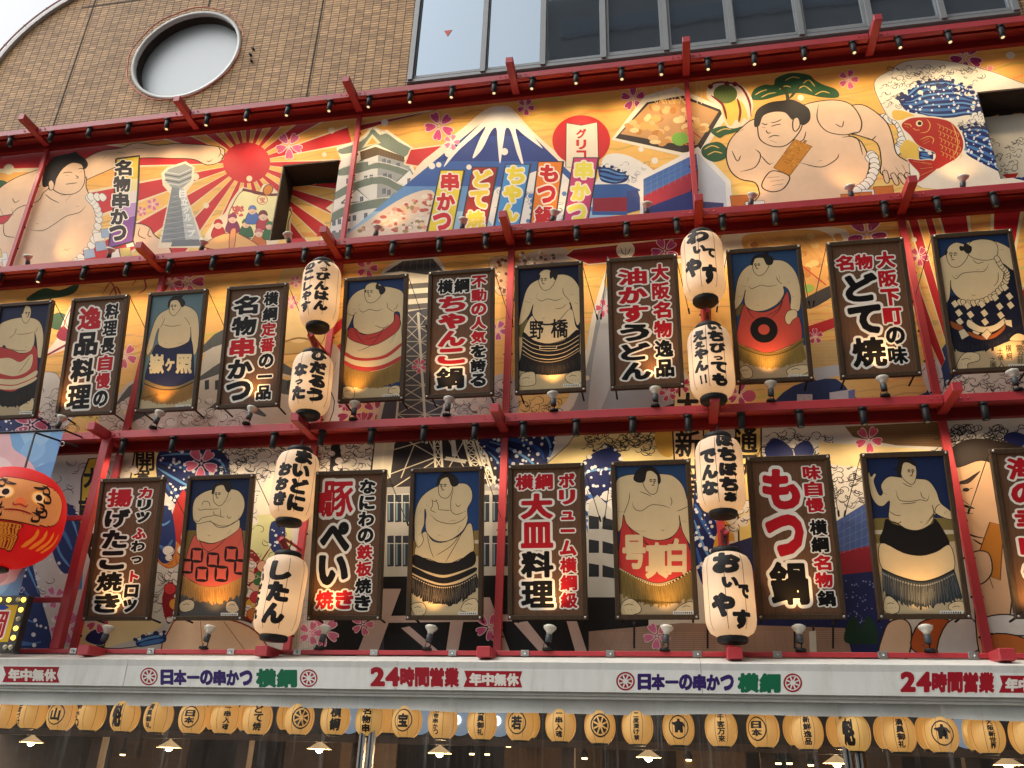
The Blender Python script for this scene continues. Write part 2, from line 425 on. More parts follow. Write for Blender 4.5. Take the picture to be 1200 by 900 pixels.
class Print:
    """Inks laid over one another on a board given in metres (x right, z up): each shape lies 0.03 mm above whatever it overlaps."""
    STEP = 5e-5; THIN = 3e-5
    def __init__(s, rect=None): s.v = []; s.f = []; s.c = []; s.layer = 0; s.rect = rect; s.map = lambda p: p; s.bb = np.zeros((4096, 5)); s.nb = 0
    def lay(s, pts):
        p = np.asarray(pts, float); lo, hi = p.min(0), p.max(0); B = s.bb[:s.nb]
        k = 1
        if s.nb:
            m = (B[:, 0] < hi[0]) & (B[:, 2] > lo[0]) & (B[:, 1] < hi[1]) & (B[:, 3] > lo[1])
            if m.any(): k = B[m, 4].max() + 1
        if s.nb == len(s.bb): s.bb = np.vstack([s.bb, np.zeros_like(s.bb)])
        s.bb[s.nb] = (*lo, *hi, k); s.nb += 1
        return s.layer * s.STEP + k * s.THIN
    def raw(s, pts, faces, col, h):
        b = len(s.v); s.v += [(p[0], h, p[1]) for p in pts]; c = lin(col) + (1,)
        for f in faces: s.f.append([b + i for i in f]); s.c.append(c)
    def poly(s, pts, col, sm=4, h=None, edge=None, ew=None):
        pts = np.array(pts, float)
        if sm: pts = smooth(pts, sm)
        p = np.array([s.map(q) for q in pts])
        q = list(p)
        if s.rect:
            x0, z0, x1, z1 = s.rect
            for ax, val, le in ((0, x0, False), (0, x1, True), (1, z0, False), (1, z1, True)):
                if len(q) >= 3: q = clip_axis(q, ax, val, le)
        if len(q) >= 3: s.raw(q, [list(range(len(q)))], col, h if h is not None else s.lay(q))
        if edge: s.line(np.vstack([pts, pts[:1]]), ew, edge, sm=0, taper=False)
    def line(s, pts, wid, col, sm=4, taper=True, h=None):
        """a brush line; wid in metres"""
        pts = np.array(pts, float)
        if sm and len(pts) > 2: pts = smooth(pts, sm, False)
        p = np.array([s.map(q) for q in pts])
        n = len(p)
        if n < 2: return
        d = np.gradient(p, axis=0); l = np.linalg.norm(d, axis=1); l[l == 0] = 1; d = d / l[:, None]
        nr = np.stack([-d[:, 1], d[:, 0]], 1)
        t = np.linspace(0, 1, n)
        ww = wid * .5 * (np.clip(np.minimum(t, 1 - t) * 6, .35, 1) if taper else np.ones(n))
        a, b = p + nr * ww[:, None], p - nr * ww[:, None]
        h = h if h is not None else s.lay(np.vstack([a, b]))
        fs = []
        for i in range(n - 1):
            if s.rect:
                x0, z0, x1, z1 = s.rect
                m_ = (p[i] + p[i + 1]) / 2
                if not (x0 < m_[0] < x1 and z0 < m_[1] < z1): continue
            fs.append((i, i + 1, n + i + 1, n + i))
        if fs: s.raw(list(a) + list(b), fs, col, h)
    def disc(s, c, rx, ry, col, n=24, h=None, rot=0):
        t = np.arange(n) * 2 * math.pi / n; ca, sa = math.cos(rot), math.sin(rot)
        s.poly([(c[0] + rx * math.cos(u) * ca - ry * math.sin(u) * sa, c[1] + rx * math.cos(u) * sa + ry * math.sin(u) * ca) for u in t], col, 0, h)
    def dots(s, items, col, n=10):
        for x, y, r in items: s.disc((x, y), r, r, col, n)
    def glyph(s, ch, fn, col, lvl):
        vs, fs, bb = glyph_cells(ch, lvl)
        if len(vs) == 0: return
        q = [fn(p) for p in vs]; s.raw(q, fs, col, s.lay(q))
    def text(s, items, outline=None, ow=.085, fat=None, tight=True):
        """items: (char, colour, cx, cz, w, h) in board units (metres), glyphs stretched to their own box."""
        todo = []
        for ch, col, cx, cz, gw, gh in items:
            xs, ys, d, bb, ink = glyph_sdf(ch)
            f = fat if fat is not None else max(.014, .062 - .095 * max(0, ink - .13))
            x0, y0 = bb[0]; x1, y1 = bb[1]
            if ord(ch) > 127 and (not tight or (x1 - x0) < .55 or (y1 - y0) < .55): 
                X0, X1, Y0, Y1 = .03, .97, -.09, .85
            else: X0, X1, Y0, Y1 = x0, x1, y0, y1
            X0 -= f; X1 += f; Y0 -= f; Y1 += f
            fn = (lambda p, X0=X0, X1=X1, Y0=Y0, Y1=Y1, cx=cx, cz=cz, gw=gw, gh=gh:
                  s.map((cx + ((p[0] - X0) / (X1 - X0) - .5) * gw, cz + ((p[1] - Y0) / (Y1 - Y0) - .5) * gh)))
            todo.append((ch, col, fn, f))
        if outline:
            for ch, col, fn, f in todo: s.glyph(ch, fn, outline, f + ow)
        for ch, col, fn, f in todo: s.glyph(ch, fn, col, f)
    def build(s, name, parent=None, to3=None, mat='printed_vinyl', origin=(0, 0, 0), smooth_shade=False):
        """to3(x, z, h) -> point; by default the print faces -Y"""
        to3 = to3 or (lambda x, z, h: (x, -h, z))
        me = bpy.data.meshes.new(name)
        vs = [to3(x, z, h) for x, h, z in s.v]
        if any(origin): vs = [(a - origin[0], b - origin[1], c - origin[2]) for a, b, c in vs]
        me.from_pydata(vs, [], s.f)
        ca = me.color_attributes.new('Ink', 'FLOAT_COLOR', 'CORNER')
        tot = np.array([len(f) for f in s.f]); arr = np.repeat(np.array(s.c, np.float32), tot, axis=0)
        ca.data.foreach_set('color', arr.ravel())
        me.materials.append(MATS[mat]); me.update()
        if smooth_shade: me.polygons.foreach_set('use_smooth', [True] * len(me.polygons))
        o = bpy.data.objects.new(name, me); COL.objects.link(o)
        if parent: o.parent = parent
        return o
# ================================================================ the setting
mb = MB(); mb.add([(-120, -120, 0), (120, -120, 0), (120, 120, 0), (-120, 120, 0)], [(0, 1, 2, 3)], 'asphalt')
tag(mb.build('street'), kind='structure')

# building across the street: seen in the glass of the curtain wall
ob = thing('opposite_building', 'tall grey office block mirrored in the upper windows', 'building', (12, -32, 0))
mb = MB(); mb.box((-18.6, -12, 0), (26, 0, 52), 'opposite_concrete'); mb.box((-19.6, -4, 33), (-18.6, -1, 40), 'opposite_concrete'); mb.build('wall', ob)
for k in range(12):
    mb = MB(); mb.box((-17.6, 0.002, 4 + k * 4), (25, .12, 5.6 + k * 4), 'window_frame'); mb.box((-17.4, .125, 4.2 + k * 4), (24.8, .15, 5.4 + k * 4), 'blind'); mb.build('window', ob)

# ---------------------------------------------------------------- the tiled building
BY = 0.15
bld = thing('tiled_building', 'brown tiled building with arched roof edge, round window and long window band', 'building', (-3, .15, 0))
BO = (-3, .15, 0)
CX, CZ, CR = -9.6, 13.06, 2.67
RWX, RWZ, RWR = -8.19, 13.46, 1.02
def arc(cx, cz, r, a0, a1, n): return [(cx + r * math.cos(RAD(a0 + (a1 - a0) * i / n)), cz + r * math.sin(RAD(a0 + (a1 - a0) * i / n))) for i in range(n + 1)]
mb = MB()
hole_l = arc(RWX, RWZ, RWR, 90, 270, 28); hole_r = arc(RWX, RWZ, RWR, 90, -90, 28)
left = [(RWX, 15.73)] + arc(CX, CZ, CR, 90, 180, 30) + [(-12.27, 11.0), (RWX, 11.0)] + hole_l[::-1]
right = [(RWX, 11.0), (-3.84, 11.0), (-3.84, 15.73), (RWX, 15.73)] + hole_r
mb.prism(left, BY, 1.2, 'split_tiles'); mb.prism(right, BY, 1.2, 'split_tiles')
mb.prism([(-3.84, 11.0), (5.44, 11.0), (5.44, 12.10), (-3.84, 12.10)], BY + .02, 1.2, 'concrete')
mb.prism([(5.44, 11.0), (16, 11.0), (16, 19), (5.44, 19)], BY, 1.2, 'split_tiles')
mb.prism([(-3.84, 17.2), (5.44, 17.2), (5.44, 19), (-3.84, 19)], BY, 1.2, 'split_tiles')
mb.build('wall', bld, BO)
mb = MB(); mb.box((-12.27, .62, 2.4), (16, 1.2, 11.0), 'stucco_dark')
mb.build('backing_wall', bld, BO)
mb = MB(); mb.prism([(-12.2, 11.1)] + [(-12.2, 13.06)] + arc(CX, CZ, CR - .05, 180, 90, 16) + [(16, 15.68), (16, 11.1)], 1.3, 14, 'concrete'); mb.build('rear_block', bld, BO)
# arched metal coping with its conductor pipe
for i in range(15):
    a0, a1 = 180 - i * 6 + .15, 180 - (i + 1) * 6 - .15 + .3
    mb = MB(); mb.prism(arc(CX, CZ, CR + .012, a0, a1, 4) + arc(CX, CZ, CR + .085, a1, a0, 4), BY - .06, 1.22, 'coping'); mb.build('coping', bld, BO)
mb = MB(); mb.prism([(CX, CZ + CR + .012), (-3.9, CZ + CR + .012), (-3.9, CZ + CR + .085), (CX, CZ + CR + .085)], BY - .06, 1.22, 'coping'); mb.build('coping', bld, BO)
mb = MB(); mb.tube([(x, BY - .03, z) for x, z in arc(CX, CZ, CR + .19, 182, 90, 40)], .018, 'copper_pipe', 6)
for i in range(8):
    a = RAD(176 - i * 11); mb.tube([(CX + (CR + .08) * math.cos(a), BY - .03, CZ + (CR + .08) * math.sin(a)), (CX + (CR + .22) * math.cos(a), BY - .03, CZ + (CR + .22) * math.sin(a))], .012, 'copper_pipe', 5)
mb.build('conductor_pipe', bld, BO)
for i in range(15):
    a = RAD(180 - i * 6)
for px, py in ((112, 0), (246, 0), (379, 0)):
    p = on_wall(px, py, BY); mb = MB(); mb.box((p[0] - .012, BY - .006, 11.2), (p[0] + .012, BY + .03, 12.36 if px == 246 else 15.7 if p[0] > -9.6 else CZ + math.sqrt(max(.01, CR ** 2 - (p[0] - CX) ** 2)) - .01), 'stucco_dark'); mb.build('expansion_joint', bld, BO)
p = on_wall(246, 0, BY); mb = MB(); mb.box((p[0] - .012, BY - .006, 14.64), (p[0] + .012, BY + .03, 15.7), 'stucco_dark'); mb.build('expansion_joint', bld, BO)
zj = on_wall(112, 7, BY)[2]
mb = MB(); mb.box((-10.75, BY - .005, zj - .01), (-9.3, BY + .03, zj + .01), 'stucco_dark'); mb.build('expansion_joint', bld, BO)
for px, py in ((297, 58), (295, 72), (294, 65)):
    p = on_wall(px, py, BY); mb = MB(); mb.tube([(p[0], BY, p[2]), (p[0], BY - .05, p[2])], .022, 'black_metal', 8); mb.build('anchor_bolt', bld, BO)
# round window
rw = MB()
rw.lathe([(RWR + .04, BY + .02), (RWR + .04, BY - .03), (RWR - .02, BY - .03), (RWR - .02, BY + .05)], 'white_frame', (RWX, 0, RWZ), 72, 'y', False)
rwo = rw.build('round_window', bld, BO)
mb = MB(); mb.lathe([(RWR - .035, BY + .05), (RWR - .035, BY + .22)], 'stucco_dark', (RWX, 0, RWZ), 72, 'y', False); mb.build('reveal', rwo)
for o in rwo.children: o.location = (-BO[0], -BO[1], 0)
mb = MB(); mb.lathe([(RWR - .03, .0), (RWR - .03, .02)], 'round_glass', (0, 0, 0), 72, 'y', True, False)
g = mb.build('glass', rwo); g.location = (RWX - BO[0], BY + .20 - BO[1], RWZ)
mb = MB(); mb.tube([(RWX + (RWR + .10 + .012 * math.sin(t * 9)) * math.cos(t), BY - .06, RWZ + (RWR + .10 + .012 * math.sin(t * 9)) * math.sin(t)) for t in np.linspace(.2, 6.2, 90)], .012, 'neon_red', 6)
n_ = mb.build('neon_tube', rwo); n_.location = (-BO[0], -BO[1], 0)
# curtain wall: one frame with its glass per bay
MULL = [-3.84, -2.61, -1.62, -.64, .34, 1.36, 2.38, 3.39, 4.41, 5.40]
mb = MB()
for x in MULL: mb.box((x - .04, .05, 12.13), (x + .04, .21, 17.2), 'window_frame')
mb.box((-3.9, .08, 12.10), (5.46, .24, 12.16), 'window_frame'); mb.box((-3.9, .10, 15.1), (5.46, .2, 15.18), 'window_frame')
mb.build('mullion_grid_frame', bld, BO)
for i in range(9):
    x0, x1 = MULL[i] + .042, MULL[i + 1] - .042
    fr = MB(); ins = .045 if i in (3, 4, 6) else .02
    z0, z1 = 12.20, 15.09
    for lo, hi in (((x0, .11, z0), (x1, .17, z0 + ins + .03)), ((x0, .11, z1 - ins), (x1, .17, z1)), ((x0, .112, z0 + ins + .03), (x0 + ins, .168, z1 - ins)), ((x1 - ins, .112, z0 + ins + .03), (x1, .168, z1 - ins))): fr.box(lo, hi, 'window_frame')
    f = fr.build('window', bld, BO)
    pn = MB(); pn.box((x0 + ins, .14, z0 + ins + .03), (x1 - ins, .15, z1 - ins), 'window_glass'); p_ = pn.build('pane', f, BO)
    pn = MB(); pn.box((x0, .14, 15.19), (x1, .15, 17.2), 'window_glass'); pn.build('upper_pane', f, BO)
    if i == 0:
        c = on_wall(525, 38, .135); st = MB(); st.prism([(c[0] - .07, c[2] + .05), (c[0] + .07, c[2] + .05), (c[0], c[2] - .09)], .134, .137, 'red_sticker'); st.build('red_triangle_sticker', f, BO)

# ---------------------------------------------------------------- red steel canopies
XS = [-10.22, -7.41, -4.56, -1.995, .6, 3.21, 5.85]
ORD = ['first', 'second', 'third', 'fourth', 'fifth', 'sixth', 'seventh', 'eighth', 'ninth', 'tenth', 'eleventh', 'twelfth', 'thirteenth', 'fourteenth', 'fifteenth', 'sixteenth', 'seventeenth', 'eighteenth', 'nineteenth', 'twentieth', 'twenty first', 'twenty second', 'twenty third', 'twenty fourth', 'twenty fifth', 'twenty sixth', 'twenty seventh', 'twenty eighth']
LV = [('top', 11.37), ('middle', 8.56), ('lower', 5.70)]
CAN_LABEL = {'top': 'topmost red steel canopy beam under the brown tiled wall', 'middle': 'middle red steel canopy beam below the orange mural of two wrestlers', 'lower': 'lowest red steel canopy beam between the two rows of framed signs'}
X0, X1 = -12.6, 7.4
for nm, zb in LV:
    cn = thing('red_canopy', CAN_LABEL[nm], 'canopy', (0, 0, zb), group='red steel canopies across the facade'); O = (0, 0, zb)
    edges = [X0] + XS + [X1]
    for i in range(len(edges) - 1):
        a = edges[i] + (.062 if i else 0); b = edges[i + 1] - (.062 if i < len(edges) - 2 else 0)
        mb = MB(); mb.box((a, -.45, zb), (b, -.37, zb + .11), 'red_paint', .006)
        for xx in ((a + .05, a + .13) if i else ()) + ((b - .05, b - .13) if i < len(edges) - 2 else ()): mb.tube([(xx, -.45, zb + .06), (xx, -.462, zb + .06)], .013, 'red_paint', 8)
        mb.build('fascia_beam', cn, O)
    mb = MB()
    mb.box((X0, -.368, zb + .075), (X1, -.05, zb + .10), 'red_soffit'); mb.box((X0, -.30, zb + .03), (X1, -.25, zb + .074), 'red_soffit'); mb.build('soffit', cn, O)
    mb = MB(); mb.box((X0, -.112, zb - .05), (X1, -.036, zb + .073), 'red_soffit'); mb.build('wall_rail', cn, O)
    for x in XS:
        mb = MB(); mb.box((x - .055, -.78, zb - .004), (x + .055, -.114, zb + .108), 'red_paint', .006); mb.build('outrigger', cn, O)

# bottom rail with its stubs and clips, on top of the white shop canopy
rl = thing('red_rail', 'red rail with silver clips along the top of the white shop canopy', 'rail', (0, -.45, 2.93))
mb = MB(); mb.box((X0, -.47, 2.915), (X1, -.41, 2.965), 'red_paint', .005); mb.build('bar', rl, (0, -.45, 2.93))
for x in (-6.74, -4.53, -2.0, .6, 3.14):
    mb = MB(); mb.box((x - .075, -.80, 2.852), (x + .075, -.472, 2.965), 'red_paint', .008); mb.build('stub', rl, (0, -.45, 2.93))
for px in (15, 85, 176, 270, 348, 438, 530, 615, 715, 817, 911, 1034, 1140):
    p = on_wall(px, 765, -.48); mb = MB(); mb.box((p[0] - .045, -.482, 2.908), (p[0] + .045, -.472, 2.972), 'steel', .003); mb.tube([(p[0], -.482, 2.94), (p[0], -.495, 2.94)], .017, 'steel', 6); mb.build('clip', rl, (0, -.45, 2.93))

# wall posts
def wall_post(x, z0, z1, label, arm=None, wd=.045):
    t = thing('red_post', label, 'post', (x, -.06, z0), group='red posts on the facade')
    mb = MB(); mb.box((x - wd, -.10, z0), (x + wd, -.037, z1), 'red_paint', .004)
    z = z0 + .12
    mb.build('tube', t, (x, -.06, z0))
    for k in range(int((z1 - z0) / .42)):
        z = z0 + .2 + k * .42
        for s_ in (-1, 1):
            b = MB(); b.box((min(x + s_ * (wd + .001), x + s_ * (wd + .018)), -.062, z), (max(x + s_ * (wd + .001), x + s_ * (wd + .018)), -.045, z + .02), 'black_metal'); b.build('bolt', t, (x, -.06, z0))
    if arm:
        mb = MB(); mb.tube([(x, -.08, arm - .22), (x, -.68, arm)], .05, 'red_paint', 4); mb.tube([(x, -.1, arm + .02), (x, -.62, arm + .02)], .018, 'red_paint', 6); mb.build('lantern_arm', t, (x, -.06, z0))
    return t
wall_post(-10.22, 8.66, 11.32, 'slim red post crossing the wrestler with outstretched arm', None, .035)
wall_post(-4.57, 8.66, 11.32, 'slim red post in front of the castle picture', None, .035)
wall_post(.6, 8.66, 11.32, 'slim red post crossing the food tray picture', None, .035)
wall_post(-7.41, 5.80, 8.50, 'red post behind the sign of the wrestler in the navy apron')
wall_post(-4.56, 5.80, 8.50, 'red post behind the pair of tall lanterns by the golden statue picture', 6.98)
wall_post(-1.995, 5.80, 8.50, 'red post just beside the wrestler with the black banded apron')
wall_post(.6, 5.80, 8.50, 'red post behind the lantern pair beside the red aproned wrestler with black ring', 6.98)
wall_post(3.21, 5.80, 8.50, 'red post beside the wrestler with the rope belt and paper streamers')
wall_post(-7.41, 2.97, 5.64, 'red post behind the fried octopus ball sign')
wall_post(-4.56, 2.97, 5.64, 'red post behind the lantern pair beside the crossed arm wrestler', 4.22)
wall_post(-1.995, 2.97, 5.64, 'red post between the black fringed wrestler and the big platter sign')
wall_post(.6, 2.97, 5.64, 'red post behind the lantern pair beside the offal hotpot sign', 4.20)
wall_post(3.21, 2.97, 5.64, 'red post beside the wrestler in the black and cream apron')
fp = thing('red_front_post', 'thick red post standing forward with two crossbars beside the daruma lantern', 'post', (-7.38, -.42, 2.97))
mb = MB(); mb.box((-7.44, -.475, 2.966), (-7.32, -.36, 5.695), 'red_paint', .006); mb.build('tube', fp, (-7.38, -.42, 2.97))
for z in (4.61, 3.56):
    mb = MB(); mb.box((-10.2, -.44, z - .03), (-7.443, -.385, z + .03), 'red_paint', .004); mb.build('crossbar', fp, (-7.38, -.42, 2.97))

# ---------------------------------------------------------------- white shop canopy above the street front
aw = thing('shop_canopy', 'long white canopy lettered with the shop name and opening hours', 'canopy', (0, -.5, 2.5)); AO = (0, -.5, 2.5)
seams = [-13, -9.2, -6.05, -2.9, .25, 3.4, 8]
for i in range(6):
    a, b = seams[i] + .002, seams[i + 1] - .002; mb = MB()
    mb.add([(a, -.40, 2.912), (b, -.40, 2.912), (b, -.93, 2.785), (a, -.93, 2.785), (a, -.40, 2.85), (b, -.40, 2.85), (b, -.92, 2.72), (a, -.92, 2.72)], [(0, 3, 2, 1), (4, 5, 6, 7), (0, 1, 5, 4), (3, 7, 6, 2), (0, 4, 7, 3), (1, 2, 6, 5)], 'canopy_white'); mb.build('top_panel', aw, AO)
    mb = MB(); mb.box((a, -.92, 2.50), (b, -.88, 2.783), 'canopy_white', .004); mb.build('fascia', aw, AO)
mb = MB(); mb.box((-13, -.879, 2.47), (8, -.42, 2.499), 'canopy_white')
mb.box((-13, -.86, 2.44), (8, -.80, 2.469), 'canopy_white'); mb.build('underside', aw, AO)
for px in (45, 175, 345, 470, 545, 683, 767, 855, 950, 1045, 1144):
    p = on_wall(px, 812, -.86); mb = MB(); mb.box((p[0] - .02, -.872, 2.475), (p[0] + .02, -.862, 2.499), 'black_metal'); mb.build('clamp', aw, AO)
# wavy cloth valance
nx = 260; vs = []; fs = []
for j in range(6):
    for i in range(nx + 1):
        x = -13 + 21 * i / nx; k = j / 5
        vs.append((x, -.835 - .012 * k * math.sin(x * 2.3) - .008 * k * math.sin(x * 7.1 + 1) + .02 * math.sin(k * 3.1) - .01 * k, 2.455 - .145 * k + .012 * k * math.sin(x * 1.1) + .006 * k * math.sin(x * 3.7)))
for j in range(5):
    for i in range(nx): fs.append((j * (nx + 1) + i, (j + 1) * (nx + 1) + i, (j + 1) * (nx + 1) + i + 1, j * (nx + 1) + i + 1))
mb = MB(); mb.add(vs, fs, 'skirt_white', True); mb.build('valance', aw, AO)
# lettering on the fascia
pr = Print(); pr.map = lambda q: (lambda p: (p[0], p[2]))(on_wall(q[0], q[1], -.921))
RED, NAVY, GRN, CREAM = (150, 24, 36), (52, 34, 92), (22, 98, 66), (215, 208, 196)
def slope(px): return (px - 600) * .0098
def fascia_text(chars, col, x0, x1, yc, h, ow=None):
    n = len(chars); wd = (x1 - x0) / n
    pr.text([(c, col, x0 + wd * (i + .5), yc + slope(x0 + wd * (i + .5)), wd * .99, -h) for i, c in enumerate(chars)], ow, .06, .062)
def wheel_px(prn, cx, cy, r, col):
    t = np.linspace(0, 2 * math.pi, 41); prn.line([(cx + r * math.cos(a), cy + r * math.sin(a)) for a in t], r * .16 * .0098, col, 0, False)
    for k in range(8):
        a = 2 * math.pi * k / 8
        for r0, r1, ww in ((.12, .72, .11),):
            d = .20
            prn.poly([(cx + r * .78 * math.cos(a - d * 1.35), cy + r * .78 * math.sin(a - d * 1.35)), (cx + r * .78 * math.cos(a + d * 1.35), cy + r * .78 * math.sin(a + d * 1.35)), (cx + r * .3 * math.cos(a + d * .5), cy + r * .3 * math.sin(a + d * .5)), (cx + r * .3 * math.cos(a - d * .5), cy + r * .3 * math.sin(a - d * .5))], col, 0)
def flag_px(x0, x1, yc, h):
    pr.poly([(x0, yc - h + slope(x0)), (x1, yc - h + slope(x1)), (x1 - 3, yc + slope(x1)), (x1, yc + h + slope(x1)), (x0 - 1, yc + h + slope(x0)), (x0 + 3, yc + slope(x0))], RED, 0)
for dx, k in ((-537, .97), (0, 1), (621, 1.06)):
    c = 434 + dx; fascia_text('24時間営業', RED, c, c + 104 * k, 794.5, 23 * k, (214, 206, 196))
    flag_px(c + 110 * k, c + 178 * k, 796, 9.5 * k); fascia_text('年中無休', CREAM, c + 116 * k, c + 174 * k, 796.5, 15 * k)
for dx, k in ((-558, .955), (0, 1), ):
    c = 723 + dx; a = 24 * k
    wheel_px(pr, c + 10 * k, 797 + slope(c), 10 * k, RED)
    fascia_text('日本一の串かつ', NAVY, c + a, c + a + 113 * k, 797.5, 19 * k); fascia_text('横綱', GRN, c + a + 117 * k, c + a + 168 * k, 797.5, 23 * k); wheel_px(pr, c + a + 182 * k, 797 + slope(c + 200), 10 * k, RED)
pr.build('lettering', aw, lambda x, z, h: (x, -.9212 - h, z), origin=AO)

# ---------------------------------------------------------------- shop interior behind clear curtains
it = thing('shop_room', 'dim brown restaurant room behind the clear curtains under the white canopy', 'room', (0, 3, 0)); IO = (0, 3, 0)
mb = MB(); mb.box((-14, 7, 0), (10, 7.2, 2.6), 'interior_panel'); mb.build('rear_wall', it, IO)
mb = MB(); mb.box((-14, .2, 2.46), (10, 7, 2.56), 'interior_wood')
for y in (1.5, 3, 4.5, 6): mb.box((-14, y, 2.36), (10, y + .14, 2.459), 'interior_wood')
mb.build('ceiling', it, IO)
mb = MB(); mb.box((-14, .2, .01), (10, 7, .1), 'interior_wood'); mb.build('floor', it, IO)
mb = MB(); mb.box((-14, .08, 2.05), (10, .19, 2.95), 'stucco_dark'); mb.box((-14, .05, 2.02), (10, .079, 2.10), 'interior_wood'); mb.build('header_beam', it, IO)
for x in (-11.2, -9.0, -6.9, -5.0, -3.6, -1.2, .9, 2.9, 5.2):
    mb = MB(); mb.box((x - .07, .07, 0), (x + .07, .21, 2.05), 'interior_wood'); mb.build('pillar', it, IO)
for i, (x, y, wd) in enumerate([(-8.1, 3.2, 1.3), (-5.6, 4.4, 1.6), (-4.2, 2.2, .8), (-1.9, 4.0, 1.5), (.4, 2.6, .9), (2.4, 4.5, 1.6), (4.6, 3.0, 1.2)]):
    mb = MB(); mb.box((x - wd / 2, y, .1), (x + wd / 2, y + .06, 2.2), 'interior_panel' if i % 2 else 'interior_wood'); mb.build('partition', it, IO)

proto = None
for i, (px, py, y, lab) in enumerate([(36, 872, .9, 'below the round lantern with the mountain crest, beside two others further in'), (198, 878, .9, 'under the lantern with no lettering facing out'), (374, 880, .9, 'just left of the first aluminium pole'), (515, 885, .9, 'hanging right under the lantern reading skewers'), (760, 890, .9, 'under the lantern warning about double dipping'), (981, 897, .9, 'beside the second aluminium pole'), (1182, 899, .9, 'at the far end below the new world lantern')]):
    p = on_wall(px, py, y)
    if proto is None:
        proto = thing('pendant_lamp', '', 'lamp', group='pendant lamps inside the shop')
        mb = MB(); mb.lathe([(.15, 0), (.02, .085), (.015, .1)], 'pendant_shade', (0, 0, 0), 20, 'z', False); mb.build('lamp_shade', proto)
        mb = MB(); mb.lathe([(.01, -.045), (.04, -.03), (.048, 0), (.03, .03), (.015, .05)], 'pendant_bulb', (0, 0, 0), 14); mb.build('bulb', proto)
        mb = MB(); mb.tube([(0, 0, .1), (0, 0, .42)], .006, 'rope', 5); mb.build('cord', proto); o = proto
    else: o = dup(proto, (0, 0, 0))
    o.location = (p[0], p[1], p[2] + .02); pl = bpy.data.lights.new('pendant_light', 'POINT'); pl.energy = 28; pl.color = (1, .66, .34); pl.shadow_soft_size = .05; po = bpy.data.objects.new('pendant_light', pl); COL.objects.link(po); po.location = (p[0], p[1], p[2] - .06)
    o['label'] = 'lit pendant lamp with a wide shade ' + lab
    if len(o['label'].split()) > 16: o['label'] = ' '.join(o['label'].split()[:16])
proto = None
for i, (px, py, y) in enumerate([(144, 883, 2.8), (420, 879, 2.4), (553, 882, 3.0), (571, 882.5, 3.2), (685, 887, 2.4), (807, 889, 2.6), (912, 893, 2.6), (925, 893, 2.8), (950, 895, 2.8), (596, 873, 3.4)]):
    p = on_wall(px, py, y)
    if proto is None:
        proto = thing('small_downlight', '', 'lamp', group='small lights deep inside the shop')
        mb = MB(); mb.lathe([(.035, -.03), (.04, 0)], 'downlight', (0, 0, 0), 12); mb.build('lens', proto)
        mb = MB(); mb.lathe([(.045, -.01), (.05, .03), (.02, .08), (.012, .4)], 'black_metal', (0, 0, 0), 12); mb.build('stem', proto); o = proto
    else: o = dup(proto, (0, 0, 0))
    o.location = tuple(p); o['label'] = '%s small warm light from the near end of the room, seen through the curtain' % ORD[i]
LABS = ['behind the lantern with the mountain crest', 'at the near side of the first aluminium pole', 'between the skewer lantern and the full house lantern', 'behind the full house lantern in the middle']
lab_dl = ['past the crest lantern', 'right beside the first pole', 'over the round ceiling globe', 'next to the light over the globe', 'under the one soul lantern', 'under the thousand guests lantern', 'nearest of three in a row', 'middle one of three in a row', 'last of three in a row', 'hanging lowest near the middle']
for o, l in zip([o for o in COL.objects if o.get('group') == 'small lights deep inside the shop'], lab_dl): o['label'] = 'small warm ceiling light seen through the curtain, ' + l

# aluminium poles and clear curtain sheets
for px, lab in ((431, 'double aluminium curtain pole beside the first blue globe lamp'), (996, 'double aluminium curtain pole beside the fresh delicacies lantern')):
    p = on_wall(px, 860, -.74); t = thing('curtain_pole', lab, 'pole', (p[0], -.74, 0))
    for k, dx in enumerate((-.05, .05)):
        mb = MB(); mb.box((p[0] + dx - .032, -.775, .02), (p[0] + dx + .032, -.705, 2.45), 'aluminium', .006); mb.box((p[0] + dx - .008, -.779, .05), (p[0] + dx + .008, -.7755, 2.44), 'black_metal'); mb.build('profile', t, (p[0], -.74, 0))
PX = [-13, on_wall(431, 860, -.74)[0], on_wall(996, 860, -.74)[0], 8]
for i, lab in enumerate(('clear vinyl curtain sheet before the first pole', 'clear vinyl curtain sheet between the two aluminium poles', 'clear vinyl curtain sheet past the second pole')):
    a, b = PX[i] + (.09 if i else 0), PX[i + 1] - .09; n = int((b - a) / .09); vs = []; fs = []
    for j in (0, 1):
        for k in range(n + 1):
            x = a + (b - a) * k / n; vs.append((x, -.885 + .015 * math.sin(x * 9) + .01 * math.sin(x * 23 + 1), (.3, 2.45)[j]))
    for k in range(n): fs.append((k, k + 1, n + 1 + k + 1, n + 1 + k))
    mb = MB(); mb.add(vs, fs, 'clear_vinyl', True); tag(mb.build('clear_curtain', None), lab, 'curtain', 'clear vinyl curtains')

